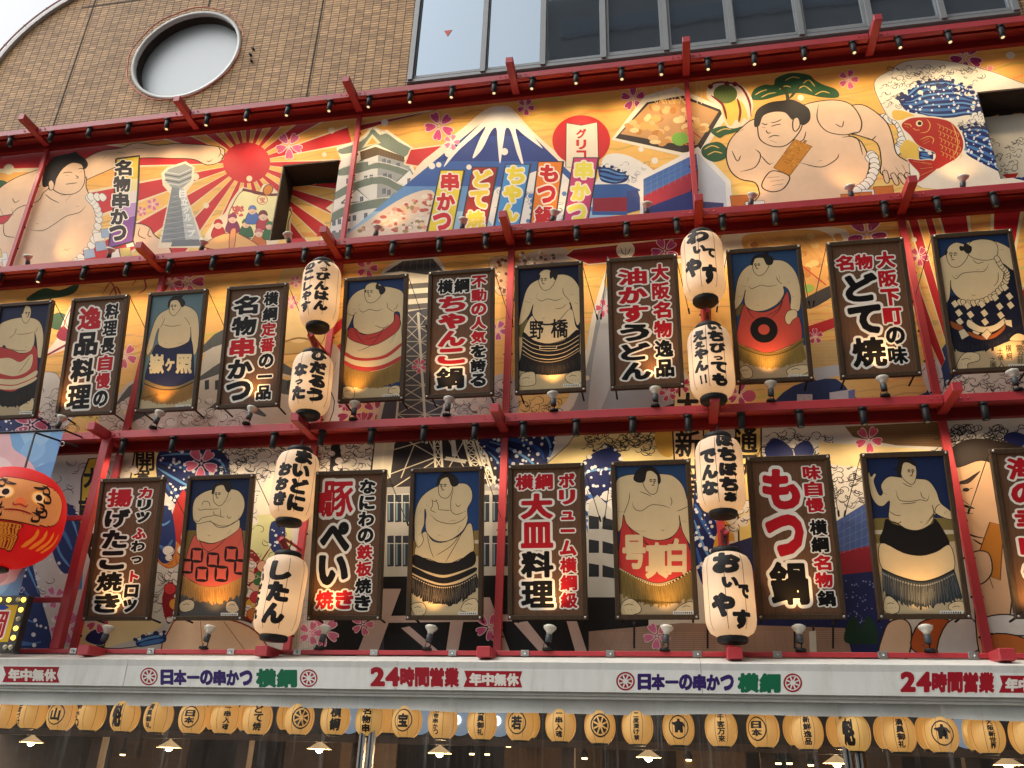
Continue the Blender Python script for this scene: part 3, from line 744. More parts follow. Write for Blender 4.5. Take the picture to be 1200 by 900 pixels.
# blue globe lamps behind the lantern row
proto = None
for px, py, lab in ((410, 843, 'before the first aluminium pole'), (492, 844, 'after the ship crest lantern'), (539, 845, 'before the full house lantern'), (585, 846, 'after the full house lantern'), (1131, 858, 'before the new world lantern')):
    p = on_wall(px, py, -.3)
    if proto is None:
        proto = thing('globe_lamp', '', 'lamp', group='blue globe lamps behind the lantern row')
        mb = MB(); mb.lathe([(.001, -.15)] + [(.15 * math.cos(RAD(a)), .15 * math.sin(RAD(a))) for a in range(-80, 81, 16)], 'globe_blue', (0, 0, 0), 20); mb.build('globe', proto)
        mb = MB(); mb.lathe([(.05 * math.cos(RAD(a)), -.155 + .012 * math.sin(RAD(a))) for a in range(-90, 91, 30)], 'globe_core', (0, 0, 0), 14, 'y'); mb.build('lens', proto)
        mb = MB(); mb.lathe([(.04, .145), (.04, .19), (.008, .19), (.008, .3)], 'black_metal', (0, 0, 0), 10); mb.build('cap', proto); o = proto
    else: o = dup(proto, (0, 0, 0))
    o.location = tuple(p); o['label'] = 'pale blue globe lamp in the lantern row ' + lab

# spotlights under the canopies
sp = {'top': [12, 60, 105, 151, 196, 243, 290, 338, 387, 433, 481, 530, 579, 624, 675, 728, 774, 829, 883, 941, 998, 1051, 1109, 1171],
      'middle': [1, 49, 100, 150, 200, 251, 304, 358, 409, 461, 515, 569, 620, 675, 734, 792, 846, 907, 971, 1035, 1096, 1162],
      'lower': [146, 204, 261, 322, 378, 436, 497, 557, 613, 675, 741, 806, 868, 936, 1010, 1083, 1152]}
sy = {'top': lambda x: 163 - x * .1145 - max(0, x - 500) * .004, 'middle': lambda x: 321 - x * .0838, 'lower': lambda x: 518 - x * .0405}
CLAB = {'top': 'under the topmost red beam', 'middle': 'under the middle red beam', 'lower': 'under the lowest red beam'}
protos = {}
for nm, zb in LV:
    k_lit = 0
    for i, px in enumerate(sp[nm]):
        p = on_wall(px, sy[nm](px), -.42); x = p[0]
        lit = nm == 'top' and px > 180 or nm == 'middle' and px == 49
        if lit not in protos:
            t = thing('can_spotlight', '', 'spotlight', group='black can spotlights under the red beams')
            mb = MB(); mb.lathe([(.034, -.215), (.04, -.212), (.04, -.045), (.034, -.04)], 'black_metal', (0, 0, 0), 16, caps=True); mb.build('can', t)
            mb = MB(); mb.lathe([(.022, -.219), (.024, -.2155)], 'spot_lens' if lit else 'grey_socket', (0, 0, 0), 16); mb.build('lens', t)
            mb = MB(); mb.lathe([(.028, -.039), (.05, -.03), (.05, -.004), (.03, 0)], 'black_metal', (0, 0, 0), 14); mb.tube([(.045, 0, -.02), (.075, .02, -.05), (.06, .06, -.08), (.02, .06, -.01)], .005, 'black_metal', 5); mb.build('bracket', t)
            protos[lit] = t; o = t
        else: o = dup(protos[lit], (0, 0, 0))
        o.location = (x, -.41, zb - .002)
        o.rotation_euler = (RAD(-3 + RNG.uniform(-3, 3)), RAD(RNG.uniform(-2.5, 2.5) - (9 if nm == 'top' and px < 200 else 0)), RNG.uniform(-.3, .3))
        o['label'] = '%s black can spotlight from the left %s' % (ORD[i], CLAB[nm])
        pw = {'top': 22 if lit else 14, 'middle': 40 if px == 49 else 20, 'lower': 24}[nm]
        if pw: spot_light('spot_beam', (x, -.46, zb - .235), (x + RNG.uniform(-.1, .1), .0, zb - 1.3), pw, 150, 1.0, (1, .75, .46), .06)

# reflector bulbs that light signs and murals from below
BULB = None
def flood(x, y, z, label, aim, watts, lean=(0, 0), lit=True):
    global BULB
    if BULB is None:
        BULB = thing('flood_bulb', '', 'lamp', group='white reflector bulbs below the signs and murals')
        mb = MB(); mb.lathe([(.055, -.205), (.055, -.18), (.02, -.172)], 'black_metal', (0, 0, 0), 16); mb.tube([(0, 0, -.18), (.025, .02, -.16), (.025, .01, -.12), (0, 0, -.1)], .010, 'black_metal', 6); mb.tube([(-.03, 0, -.2), (-.05, .03, -.14), (-.02, .02, -.09), (-.015, 0, -.07)], .005, 'rope', 5); mb.build('bracket', BULB)
        mb = MB(); mb.lathe([(.022, -.12), (.036, -.115), (.036, -.035), (.03, -.03)], 'grey_socket', (0, 0, 0), 16); mb.build('socket', BULB)
        mb = MB(); mb.lathe([(.030, -.03), (.034, -.005), (.060, .022), (.071, .040), (.072, .056), (.058, .064), (.001, .066)], 'bulb_white', (0, 0, 0), 22); b = mb.build('bulb', BULB)
        mb = MB(); mb.lathe([(.054, .0645), (.048, .070), (.001, .073)], 'bulb_off', (0, 0, 0), 22); mb.build('lens', b); o = BULB
    else: o = dup(BULB, (0, 0, 0))
    o.location = (x, y, z); o.rotation_euler = (lean[0], lean[1], RNG.uniform(-1, 1)); o['label'] = label
    if watts: spot_light('flood_beam', (x, y - (.13 if watts == 20 else .06), z + .10), aim, watts, 90, .9, (1, .56, .20), .05)
    return o
# ================================================================ the three printed mural bands
HOLES = [(-5.80, 9.07, -4.83, 10.53), (4.55, 9.08, 5.75, 10.6)]
class Mural(Print):
    """ink positions are traced in photo pixels and projected onto the wall plane"""
    def __init__(s, rect, holes=()):
        super().__init__(rect); s.holes = list(holes); s.z_(1, 0, 0)
    def z_(s, k, ox, oy):
        s.map = lambda q: (lambda w_: np.array((w_[0], w_[2])))(on_wall(ox + q[0] * k, oy + q[1] * k, 0.0))
    def raw(s, pts, faces, col, h):
        if not s.holes: return super().raw(pts, faces, col, h)
        for f in faces:
            todo = [[np.array(pts[i], float) for i in f]]
            for (x0, z0, x1, z1) in s.holes:
                nxt = []
                for q in todo:
                    a = np.array(q)
                    if a[:, 0].max() <= x0 or a[:, 0].min() >= x1 or a[:, 1].max() <= z0 or a[:, 1].min() >= z1: nxt.append(q); continue
                    for ax, val, less in ((0, x0, True), (0, x1, False)):
                        c = clip_axis(q, ax, val, less)
                        if len(c) >= 3: nxt.append(c)
                    m = clip_axis(q, 0, x0, False); m = clip_axis(m, 0, x1, True) if len(m) >= 3 else []
                    for val, less in ((z0, True), (z1, False)):
                        c = clip_axis(m, 1, val, less) if len(m) >= 3 else []
                        if len(c) >= 3: nxt.append(c)
                todo = nxt
            for q in todo: super().raw(q, [list(range(len(q)))], col, h)
    # --- motifs
    def a(s, col, *pts, out=None, w=.017, sm=4):
        s.poly(pts, col, sm)
        if out:
            q = smooth(pts, sm) if sm else np.array(pts, float); s.line(np.vstack([q, q[:1]]), w, out, 0, False)
    def l(s, *pts, w=.015, col=(40, 30, 24)): s.line(pts, w, col, 4)
    def blossom(s, cx, cy, r, col=(196, 92, 128), edge=(232, 200, 206), rot=0.0):
        for k in range(5):
            a = rot + k * 2 * math.pi / 5; u = lambda rr, d: (cx + rr * r * math.cos(a + d), cy + rr * r * math.sin(a + d))
            pts = [u(.12, 0), u(.55, -.48), u(.95, -.33), u(1.0, -.10), u(.86, 0), u(1.0, .10), u(.95, .33), u(.55, .48)]
            s.poly(pts, edge, 2); q = np.array(pts); c = q.mean(0); s.poly(c + (q - c) * .84, col, 2)
            s.line([u(.1, 0), u(.45, .03)], .008, edge, 0)
        s.disc((cx, cy), r * .09, r * .09, edge, 8)
    def foam(s, x0, y0, x1, y1, n, size, col=(52, 48, 52), w=.008, inside=None, fill=None):
        """curling scroll lines of printed spray"""
        for k in range(n):
            cx, cy = RNG.uniform(x0, x1), RNG.uniform(y0, y1)
            if inside is not None and not inside(cx, cy): continue
            r = size * RNG.uniform(.6, 1.25); a0 = RNG.uniform(2.4, 4.2); sg = RNG.choice((-1, 1))
            pts = [(cx + r * (1 - t / 7.5) * math.cos(a0 + sg * t), cy + r * (1 - t / 7.5) * .8 * math.sin(a0 + sg * t)) for t in np.linspace(0, 3.9, 8)]
            if fill: s.disc((cx, cy), r * .8, r * .65, fill, 12)
            s.line(pts, w, col, 2); s.line([pts[0], (pts[0][0] - r * .5 * sg, pts[0][1] + r * .5), (pts[0][0] - r * 1.1 * sg, pts[0][1] + r * .45)], w, col, 2)
    def spray(s, x0, y0, x1, y1, n, r0, r1, col=(214, 216, 218), inside=None):
        s.dots([(x, y, RNG.uniform(r0, r1)) for x, y in ((RNG.uniform(x0, x1), RNG.uniform(y0, y1)) for _ in range(n)) if inside is None or inside(x, y)], col, 7)
    def billow(s, pts, col=(34, 48, 100), light=(66, 112, 170), n=5):
        """a blue wave body with long paler streaks following its length"""
        s.poly(pts, col); c = np.array(pts, float); m = len(c) // 2
        A, B = smooth(c[:m], 6, False), smooth(c[m:][::-1], 6, False); k = min(len(A), len(B))
        A = A[np.linspace(0, len(A) - 1, k).astype(int)]; B = B[np.linspace(0, len(B) - 1, k).astype(int)]
        for i in range(n):
            u = (i + .6) / (n + .2); q = A * (1 - u) + B * u; a, b = int(k * RNG.uniform(0, .2)), int(k * RNG.uniform(.75, 1)); s.line(q[a:b], .05 if i % 2 else .03, light if i % 2 else (90, 140, 190), 0)
        m0, m1 = s.map(c[0]), s.map(c[0] + np.array((1., 0))); ru = .034 / np.linalg.norm(m1 - m0)
        for i in range(0, k, 2):
            q = A[i] + np.array((RNG.uniform(-.6, .6), RNG.uniform(-.8, .3))) * ru; r = ru * RNG.uniform(.6, 1.15); s.disc(q, r, r * .8, (222, 218, 210) if i % 4 else col, 10)
            t0 = RNG.uniform(0, 3); s.line([(q[0] + r * math.cos(t0 + t), q[1] + r * .8 * math.sin(t0 + t)) for t in np.linspace(0, 3.6, 7)], .007, (44, 42, 56), 0)
    def wood(s, x0, x1, ytop, ybot, c0, c1, n, seed):
        """planed timber look: colour steps from top to bottom and wavy grain"""
        R = random.Random(seed); k = 14
        for i in range(k):
            t = i / (k - 1); c = tuple(a + (b - a) * t for a, b in zip(c0, c1)); f = lambda u: [(x, ytop(x) + (ybot(x) - ytop(x)) * u + (6 * math.sin(x * .021 + u * 30) if 0 < u < 1 else 0)) for x in np.linspace(x0, x1, 30)]
            s.poly(f(i / k) + f((i + 1.15) / k if i < k - 1 else 1)[::-1], c, 0)
        for i in range(n):
            u = R.uniform(.01, .99); a = R.uniform(x0, x1); b = a + R.uniform(40, 260); t = u; c = tuple(max(0, (p + (q - p) * t) * R.choice((.88, .92, .95, 1.04)) ) for p, q in zip(c0, c1)); c = tuple(min(235, v) for v in c)
            s.line([(x, ytop(x) + (ybot(x) - ytop(x)) * u + 2.2 * math.sin(x * .06 + i) + 1.2 * math.sin(x * .17 + 2 * i)) for x in np.linspace(a, b, 12)], R.uniform(.012, .05), c, 2)

SKN, INKM, CRM = (226, 192, 160), (52, 38, 30), (232, 216, 190)
REDP, NAVYP = (188, 42, 46), (34, 46, 96)
top1 = lambda x: 172 - x * .115; bot1 = lambda x: 318 - x * .085
def upper_art(M):
    M.wood(-140, 1330, top1, bot1, (226, 160, 76), (232, 196, 116), 260, 3)
    # sun and rays
    M.z_(.35, 0, 0); C = (826, 545)
    for k in range(20):
        a = 2 * math.pi * k / 20 + .05; d = .074
        far = 1500 if C[0] + 1500 * math.cos(a) < 1170 else (1172 - C[0]) / max(.05, math.cos(a))
        far = min(far, 1500)
        for rr, dd, col in ((0, .018, (226, 204, 164)), (0, 0, REDP)):
            M.poly([(C[0] + 60 * math.cos(a - d - dd), C[1] + 60 * math.sin(a - d - dd)), (C[0] + far * math.cos(a - d - dd), C[1] + far * math.sin(a - d - dd)), (C[0] + far * math.cos(a + d + dd), C[1] + far * math.sin(a + d + dd)), (C[0] + 60 * math.cos(a + d + dd), C[1] + 60 * math.sin(a + d + dd))], col, 0)
    M.disc(C, 79, 68, REDP, 40)
    for x, y, r in ((655, 592, 12), (690, 688, 10), (835, 598, 10), (1110, 437, 11), (1086, 518, 8), (450, 645, 10), (30, 567, 18)): M.disc((x, y), r, r, (226, 208, 172), 14)
    M.blossom(968, 488, 46, rot=.3); M.blossom(512, 684, 22, (200, 110, 140)); M.blossom(474, 708, 18, (200, 110, 140), rot=.6)
    # wrestler with outstretched arm
    M.z_(1 / 4.5, 0, 120)
    M.a((60, 92, 60), (-60, 430), (0, 410), (40, 425), (20, 450), (-60, 470))
    M.a(SKN, (-80, 560), (-20, 470), (60, 410), (150, 372), (250, 345), (280, 380), (240, 480), (160, 560), (60, 590), (-40, 600), out=INKM)
    M.a(SKN, (420, 330), (470, 285), (540, 255), (640, 240), (720, 214), (830, 226), (930, 218), (1100, 226), (1180, 245), (1178, 290), (1150, 318), (1090, 330), (1020, 300), (900, 295), (800, 292), (700, 300), (600, 345), (520, 380), (450, 408), (400, 400), out=INKM)
    for q in ((1150, 232, 1165, 262, 1150, 290), (1120, 300, 1105, 312, 1090, 308), (1165, 270, 1178, 285, 1165, 300)): M.l((q[0], q[1]), (q[2], q[3]), (q[4], q[5]))
    M.a(SKN, (20, 640), (90, 560), (200, 520), (250, 460), (440, 390), (455, 450), (500, 560), (505, 660), (480, 750), (430, 810), (360, 880), (40, 880), (-80, 780), (-90, 640), out=INKM)
    M.a(SKN, (270, 370), (340, 312), (420, 318), (444, 360), (446, 420), (420, 465), (370, 486), (310, 478), (268, 440), out=INKM)
    M.a((44, 40, 38), (228, 442), (226, 400), (238, 350), (285, 292), (340, 276), (380, 268), (398, 262), (420, 280), (448, 300), (462, 330), (444, 352), (430, 326), (380, 318), (330, 350), (296, 402), (286, 440), (262, 430), (250, 442), out=INKM)
    M.a(SKN, (256, 425), (272, 410), (286, 430), (280, 458), (262, 460), out=INKM)
    for L_ in (((330, 374), (360, 368), (382, 371)), ((412, 352), (428, 348), (440, 352)), ((344, 388), (364, 384)), ((418, 370), (432, 364)), ((398, 385), (414, 396), (400, 402)), ((345, 432), (375, 428), (408, 424))): M.l(*L_, w=.016)
    for L_ in (((160, 672), (225, 676), (290, 640), (350, 600), (420, 580), (452, 545)), ((20, 640), (25, 700), (80, 712)), ((240, 485), (270, 510), (312, 530)), ((345, 522), (375, 490)), ((65, 505), (80, 528), (104, 515)), ((330, 785), (375, 768)), ((340, 772), (362, 784)), ((188, 640), (205, 640)), ((400, 548), (415, 548)), ((62, 560), (70, 600)), ((540, 300), (560, 280)), ((620, 262), (660, 270)), ((700, 240), (755, 245)), ((320, 490), (380, 486)), ((20, 600), (0, 560))): M.l(*L_)
    ro = smooth([(400, 840), (470, 770), (505, 690), (520, 600), (500, 540), (470, 500), (540, 500)], 5, False)
    for i in range(0, len(ro), 2): c = ro[i]; M.a((222, 218, 208), (c[0] - 20, c[1] - 4), (c[0], c[1] - 22), (c[0] + 24, c[1] + 2), (c[0] + 2, c[1] + 24), out=(90, 90, 110), w=.008, sm=3)
    for x, y in ((470, 800), (530, 760), (600, 800), (660, 790), (520, 710), (560, 690), (420, 850), (690, 740), (10, 820), (40, 850), (-20, 800)):
        M.a(RNG.choice([(226, 222, 210), (214, 190, 110), (150, 170, 196)]), (x - 30, y - 20), (x + 25, y - 28), (x + 34, y + 16), (x - 22, y + 26), out=(100, 100, 120), w=.007, sm=0)
    M.a(SKN, (690, 650), (740, 640), (790, 660), (815, 700), (870, 740), (905, 795), (860, 830), (740, 800), (700, 720), out=INKM); M.l((740, 660), (730, 700), (770, 720)); M.l((790, 665), (780, 700), (800, 710))
    # purple and yellow banner
    for (ya, yb), col in (((0, .28), (214, 186, 70)), ((.26, .42), (222, 208, 150)), ((.40, .56), (222, 212, 206)), ((.54, .72), (176, 140, 190)), ((.70, 1), (128, 78, 150))):
        P0 = lambda u: (612 - 42 * u + 10 * math.sin(3 * u), 298 + 472 * u); P1 = lambda u: (735 - 36 * u + 8 * math.sin(3 * u), 282 + 452 * u)
        us = np.linspace(ya, yb, 6); M.poly([P0(u) for u in us] + [P1(u) for u in us[::-1]], col, 0)
    us = np.linspace(0, 1, 14); M.line([P0(u) for u in us] + [P1(u) for u in us[::-1]] + [P0(0)], .035, (60, 50, 50), 0, False)
    M.text([(c, (50, 44, 46), 650 - i * 7, 345 + i * 86, 92, -84) for i, c in enumerate('名物串かつ')], (232, 226, 210), .06)
    # grey tower
    M.z_(.35, 0, 0)
    M.a((226, 214, 186), (540, 580), (560, 560), (622, 540), (652, 560), (648, 612), (622, 645), (690, 830), (528, 830), (570, 650), (545, 620), sm=0)
    M.a((128, 134, 138), (576, 625), (614, 632), (672, 812), (540, 812), sm=0); M.a((186, 188, 184), (600, 632), (616, 632), (674, 812), (622, 812), sm=0)
    M.a((150, 154, 152), (550, 582), (566, 566), (620, 548), (644, 562), (640, 605), (610, 630), (572, 626), (556, 605), sm=0)
    for k in range(5): M.line([(552, 576 + k * 9), (600, 584 + k * 9), (642, 566 + k * 9)], .022, (92, 98, 104) if k % 2 else (196, 198, 192), 0, False)
    for k in range(9): y = 645 + k * 18; w_ = 18 + k * 5; M.line([(594 - w_, y), (606 + w_, y + 16)], .016, (90, 96, 102), 0); M.line([(606 + w_, y), (594 - w_, y + 16)], .016, (196, 198, 194), 0)
    M.text([(c, (226, 226, 220), 612 + i * 6, 650 + i * 26, 24, -24) for i, c in enumerate('日立グループ')], None, 0, .05)
    M.line([(575, 815), (680, 812)], .12, (110, 116, 120), 0, False)
    # treasure ship picture
    M.z_(1 / 6, 230, 170)
    M.a((226, 210, 180), (200, 480), (240, 400), (310, 305), (350, 300), (440, 330), (470, 280), (530, 280), (560, 330), (600, 335), (590, 460), (560, 700), (80, 700), (110, 560), (150, 510))
    M.a((232, 222, 166), (224, 520), (262, 410), (330, 322), (440, 348), (590, 352), (572, 440), (540, 640), (260, 640), out=(120, 48, 44), w=.016)
    M.line([(325, 312), (440, 336), (520, 350), (595, 345)], .05, (110, 46, 48), 4, False); M.a((206, 130, 50), (470, 320), (490, 285), (520, 280), (540, 305), (520, 345), (485, 350), out=(110, 46, 48))
    M.line([(465 + 36 * math.cos(t), 386 + 32 * math.sin(t)) for t in np.linspace(0, 6.3, 24)], .012, (196, 70, 66), 0, False); M.text([('宝', (196, 70, 66), 465, 386, 40, -38)], None, 0, .02)
    for k in range(46): M.disc((RNG.uniform(255, 330), RNG.uniform(430, 500)), 8, 8, (196, 92, 92), 7)
    for x, y, c1, c2, r in ((155, 560, (186, 44, 46), (160, 40, 44), 30), (255, 520, (150, 60, 100), (120, 50, 90), 30), (350, 555, (70, 120, 76), (60, 100, 66), 28), (395, 460, (96, 130, 190), (80, 110, 170), 28), (470, 500, (120, 60, 60), (176, 60, 70), 32), (440, 620, (206, 120, 130), (196, 110, 60), 28), (515, 570, (70, 130, 80), (60, 110, 70), 26)):
        M.a(c2, (x - 46, y + 90), (x - 34, y + 24), (x, y + 8), (x + 36, y + 24), (x + 48, y + 90), out=(90, 30, 30), w=.008); M.disc((x, y), r, r, (226, 190, 164), 18); M.a(c1, (x - r, y - 4), (x - r * .7, y - r), (x, y - r * 1.3), (x + r * .7, y - r), (x + r, y - 4), (x, y - r * .5), out=(90, 30, 30), w=.006)
        M.l((x - 10, y + 2), (x - 5, y - 1), w=.006); M.l((x + 6, y - 1), (x + 12, y + 2), w=.006); M.l((x - 6, y + 13), (x + 2, y + 16), (x + 9, y + 12), w=.006)
    M.a((222, 172, 110), (60, 720), (110, 660), (230, 620), (250, 700), (240, 740), out=(120, 50, 40), w=.014); M.a((222, 172, 110), (262, 730), (270, 620), (330, 640), (430, 700), (440, 740), out=(120, 50, 40), w=.014); M.a((214, 150, 100), (232, 720), (240, 610), (262, 585), (280, 600), (266, 720), out=(120, 50, 40), w=.012)
    # castle
    M.z_(1 / 3.75, 360, 60)
    W1, RF, DK, GR = (214, 212, 204), (112, 124, 112), (96, 76, 52), (150, 154, 152)
    M.a((230, 222, 200), (60, 830), (64, 640), (40, 622), (120, 560), (150, 480), (128, 425), (225, 388), (262, 355), (288, 322), (322, 352), (352, 346), (410, 388), (484, 436), (452, 468), (470, 520), (500, 590), (548, 604), (500, 652), (430, 700), (200, 830), sm=0)
    M.a(W1, (84, 830), (84, 660), (130, 560), (150, 480), (230, 440), (430, 470), (462, 520), (476, 600), (410, 700), (200, 830), sm=0)
    M.a(GR, (300, 830), (312, 452), (440, 480), (480, 600), (440, 690), sm=0)
    def cw(*qs):
        for x, y in qs:
            M.a((92, 98, 108), (x, y), (x + 15, y - 2), (x + 15, y + 22), (x, y + 24), sm=0); M.line([(x + 7, y), (x + 7, y + 23)], .006, W1, 0)
    def roof(pts, ridge):
        M.a(RF, *pts, sm=3)
        for i in range(26):
            u = RNG.random(); n_ = len(ridge) - 1; k = min(n_ - 1, int(u * n_)); f = u * n_ - k; p0 = np.array(ridge[k], float) * (1 - f) + np.array(ridge[k + 1], float) * f
            M.line([p0, p0 + np.array((RNG.uniform(-9, 9), RNG.uniform(14, 24)))], .006, (74, 84, 76), 0)
        M.line(ridge, .016, (206, 204, 190), 3, False)
    M.a(DK, (232, 442), (300, 420), (428, 464), (424, 488), (312, 456), (236, 482), sm=0)
    for k in range(9): M.line([(318 + k * 12, 430 + k * 4), (318 + k * 12, 452 + k * 4)], .008, (150, 120, 80), 0)
    roof([(140, 430), (225, 402), (262, 374), (288, 342), (320, 368), (350, 362), (402, 398), (470, 437), (440, 454), (420, 462), (332, 422), (298, 410), (232, 438), (152, 452)], [(146, 428), (226, 398), (288, 340), (350, 360), (404, 394), (470, 434)])
    M.a((206, 196, 160), (240, 426), (286, 364), (324, 404), (292, 410), sm=0); M.a((196, 150, 62), (262, 412), (286, 380), (308, 404), sm=0); M.line([(286, 342), (288, 330)], .02, (120, 110, 80), 0)
    cw((230, 490), (252, 486), (330, 474), (352, 480), (392, 492)); roof([(130, 524), (215, 494), (240, 474), (264, 502), (312, 490), (420, 517), (476, 542), (455, 556), (320, 514), (220, 537), (140, 547)], [(134, 522), (215, 490), (312, 486), (420, 513), (474, 540)])
    M.a((222, 220, 212), (372, 592), (452, 520), (498, 604), sm=0, out=RF, w=.03); cw((440, 560),)
    cw((172, 560), (196, 554), (250, 548), (274, 544), (334, 538), (356, 542)); roof([(104, 632), (205, 578), (325, 552), (420, 592), (534, 607), (500, 636), (420, 627), (325, 582), (215, 607), (116, 656)], [(108, 628), (205, 574), (325, 548), (420, 588), (530, 604)])
    M.a((222, 220, 212), (150, 668), (218, 606), (280, 660), sm=0, out=RF, w=.03); cw((232, 640), (330, 604), (352, 610), (392, 624))
    roof([(70, 740), (150, 690), (230, 664), (330, 648), (420, 650), (440, 670), (340, 684), (240, 700), (160, 726), (84, 760)], [(74, 736), (150, 686), (330, 644), (420, 646)]); M.a((222, 220, 212), (318, 700), (384, 622), (424, 690), sm=0, out=RF, w=.03)
    cw((110, 744), (134, 738), (176, 726), (200, 722), (110, 790), (140, 786), (176, 780), (250, 712)); M.a((120, 122, 120), (84, 800), (210, 790), (200, 830), (84, 830), sm=0)
    # dish at the castle's foot, red band, mountain
    M.z_(.35, 390, 0)
    M.a(REDP, (240, 550), (260, 500), (365, 486), (420, 470), (300, 560), sm=0, out=(226, 204, 164), w=.03)
    M.a((150, 34, 36), (80, 420), (350, 366), (180, 412), (90, 440), sm=0, out=(226, 204, 164), w=.02)
    M.a((230, 214, 190), (265, 590), (360, 492), (440, 425), (510, 368), (560, 355), (600, 364), (670, 440), (760, 520), (800, 560), (800, 780), (265, 780))
    for i, c in enumerate(((38, 50, 108), (44, 64, 128), (58, 92, 156), (96, 138, 186), (150, 184, 208))):
        y = 372 + i * 84; yb = 372 + (i + 1) * 84 if i < 4 else 800
        xl = lambda y: 545 - (y - 372) * 1.22; xr = lambda y: 585 + (y - 372) * 1.02
        M.poly([(xl(y), y), (xr(y), y), (xr(yb), yb), (xl(yb), yb)], c, 0)
    M.a((228, 222, 212), (545, 366), (562, 360), (588, 368), (640, 420), (700, 492), (688, 488), (640, 452), (612, 432), (628, 500), (640, 560), (618, 516), (596, 440), (580, 430), (572, 470), (560, 548), (552, 480), (548, 430), (530, 440), (500, 500), (468, 530), (490, 470), (512, 424), (480, 452), (420, 505), (372, 560), (400, 508), (470, 438))
    for x, y, r in ((575, 508, 12), (332, 556, 11), (355, 552, 9), (456, 560, 9), (174, 410, 12), (940, 604, 16), (1032, 500, 9), (1078, 538, 11), (390, 512, 16), (700, 590, 20), (640, 600, 10)): M.disc((x, y), r, r, (228, 220, 206), 12)
    M.blossom(357, 422, 50, (190, 70, 120), rot=.5); M.blossom(398, 476, 27, (206, 120, 150)); M.blossom(646, 358, 30, (176, 60, 110), rot=.2); M.blossom(1006, 330, 42, (176, 60, 110), rot=.9); M.blossom(1074, 350, 22, (186, 80, 120))
    M.a((214, 196, 176), (55, 800), (130, 730), (240, 660), (320, 636), (345, 670), (330, 800))
    for k in range(170): x, y = RNG.uniform(90, 335), RNG.uniform(650, 775); M.disc((x, y), RNG.uniform(5, 13), RNG.uniform(4, 9), RNG.choice([(222, 206, 190), (206, 150, 130), (180, 90, 80), (226, 214, 196), (150, 130, 90), (216, 190, 150)]), 7) if y > 790 - (x - 60) * .6 else None
    # red disc with a plain lettered white cloth
    M.disc((832, 470), 97, 84, REDP, 40)
    M.a((226, 212, 190), (782, 412), (832, 420), (886, 410), (890, 560), (780, 560), sm=0, out=INKM, w=.012); M.text([(c, (190, 40, 44), 832, 448 + i * 36, 34, -33) for i, c in enumerate('グリコ')], None, 0, .05)
    # white spray and blue building behind the banners
    M.a((224, 220, 212), (780, 640), (880, 610), (905, 530), (950, 514), (1010, 530), (1080, 580), (1060, 640), (900, 700)); M.billow([(890, 560), (920, 560), (960, 575), (990, 580), (985, 605), (950, 616), (915, 612), (895, 600)], n=3); M.foam(900, 540, 1060, 640, 14, 12, (90, 100, 130), .006)
    M.a((226, 222, 214), (540, 640), (600, 620), (690, 570), (790, 600), (800, 760), (540, 760)); M.spray(560, 640, 780, 740, 60, 4, 9, (90, 130, 180)); M.foam(560, 640, 780, 740, 16, 14, (70, 90, 130), .007)
    M.a((58, 92, 150), (872, 618), (985, 616), (1040, 640), (985, 640), (985, 720), (868, 720), sm=0); M.a((140, 44, 58), (872, 664), (985, 660), (985, 708), (872, 708), sm=0); M.a((64, 78, 130), (985, 640), (1020, 632), (1040, 700), (985, 715), sm=0)
    # lettered banners
    for q, bgc, tc, chars in ((((362, 572), (437, 572), (400, 770), (320, 774)), (222, 198, 66), (196, 44, 48), '串かつ'), (((470, 562), (548, 562), (512, 764), (432, 768)), (150, 48, 42), (226, 200, 70), 'どて焼'), (((580, 552), (658, 552), (622, 758), (543, 762)), (74, 142, 200), (226, 206, 70), 'ちゃん'), (((690, 543), (768, 543), (742, 750), (664, 754)), (222, 126, 50), (190, 40, 46), 'もつ鍋'), (((808, 530), (886, 530), (852, 744), (774, 748)), (186, 70, 112), (226, 216, 90), '串かつ')):
        c = np.array(q, float).mean(0); M.poly(c + (np.array(q) - c) * np.array([1.14, 1.03]), (60, 58, 62), 0); M.poly(q, bgc, 0)
        A_, B_ = (np.array(q[0]) + q[1]) / 2, (np.array(q[3]) + q[2]) / 2; n = len(chars); n_ = n if chars != 'ちゃん' else 3.3
        M.text([(ch, tc, *(A_ + (B_ - A_) * ((i + .55) / n_)), 62, -60) for i, ch in enumerate(chars)], (232, 224, 206), .07)
    # food tray
    M.z_(1, 0, 0)
    M.a((226, 214, 190), (716, 164), (756, 112), (792, 102), (852, 128), (850, 140), (822, 182), (802, 184), sm=0); M.a((54, 46, 44), (721, 162), (758, 120), (800, 112), (848, 130), (820, 177), (800, 179), sm=0); M.a((186, 140, 90), (727, 157), (760, 122), (800, 115), (842, 131), (817, 170), (800, 170), sm=0)
    for k in range(90):
        x, y = RNG.uniform(728, 840), RNG.uniform(118, 170); 
        if abs(x - 785) / 58 + abs(y - 144) / 32 < 1: M.disc((x, y), RNG.uniform(3, 7), RNG.uniform(2.5, 5), RNG.choice([(214, 170, 110), (196, 140, 76), (226, 196, 140), (180, 120, 64), (206, 160, 90)]), 9)
    for k in range(16): x = RNG.uniform(760, 830); M.line([(x, 122), (x + RNG.uniform(-26, 4), 96 + RNG.uniform(0, 12))], .022, (226, 196, 140), 0)
    M.disc((797, 163), 10, 8, (120, 170, 70), 16); M.line([(805, 150), (822, 162)], .05, (176, 44, 40), 0); M.line([(800, 170), (815, 165)], .05, (176, 44, 40), 0)
    # blue glass building with red band
    M.a((226, 222, 214), (750, 208), (818, 172), (856, 212), (860, 250), (750, 256), sm=0)
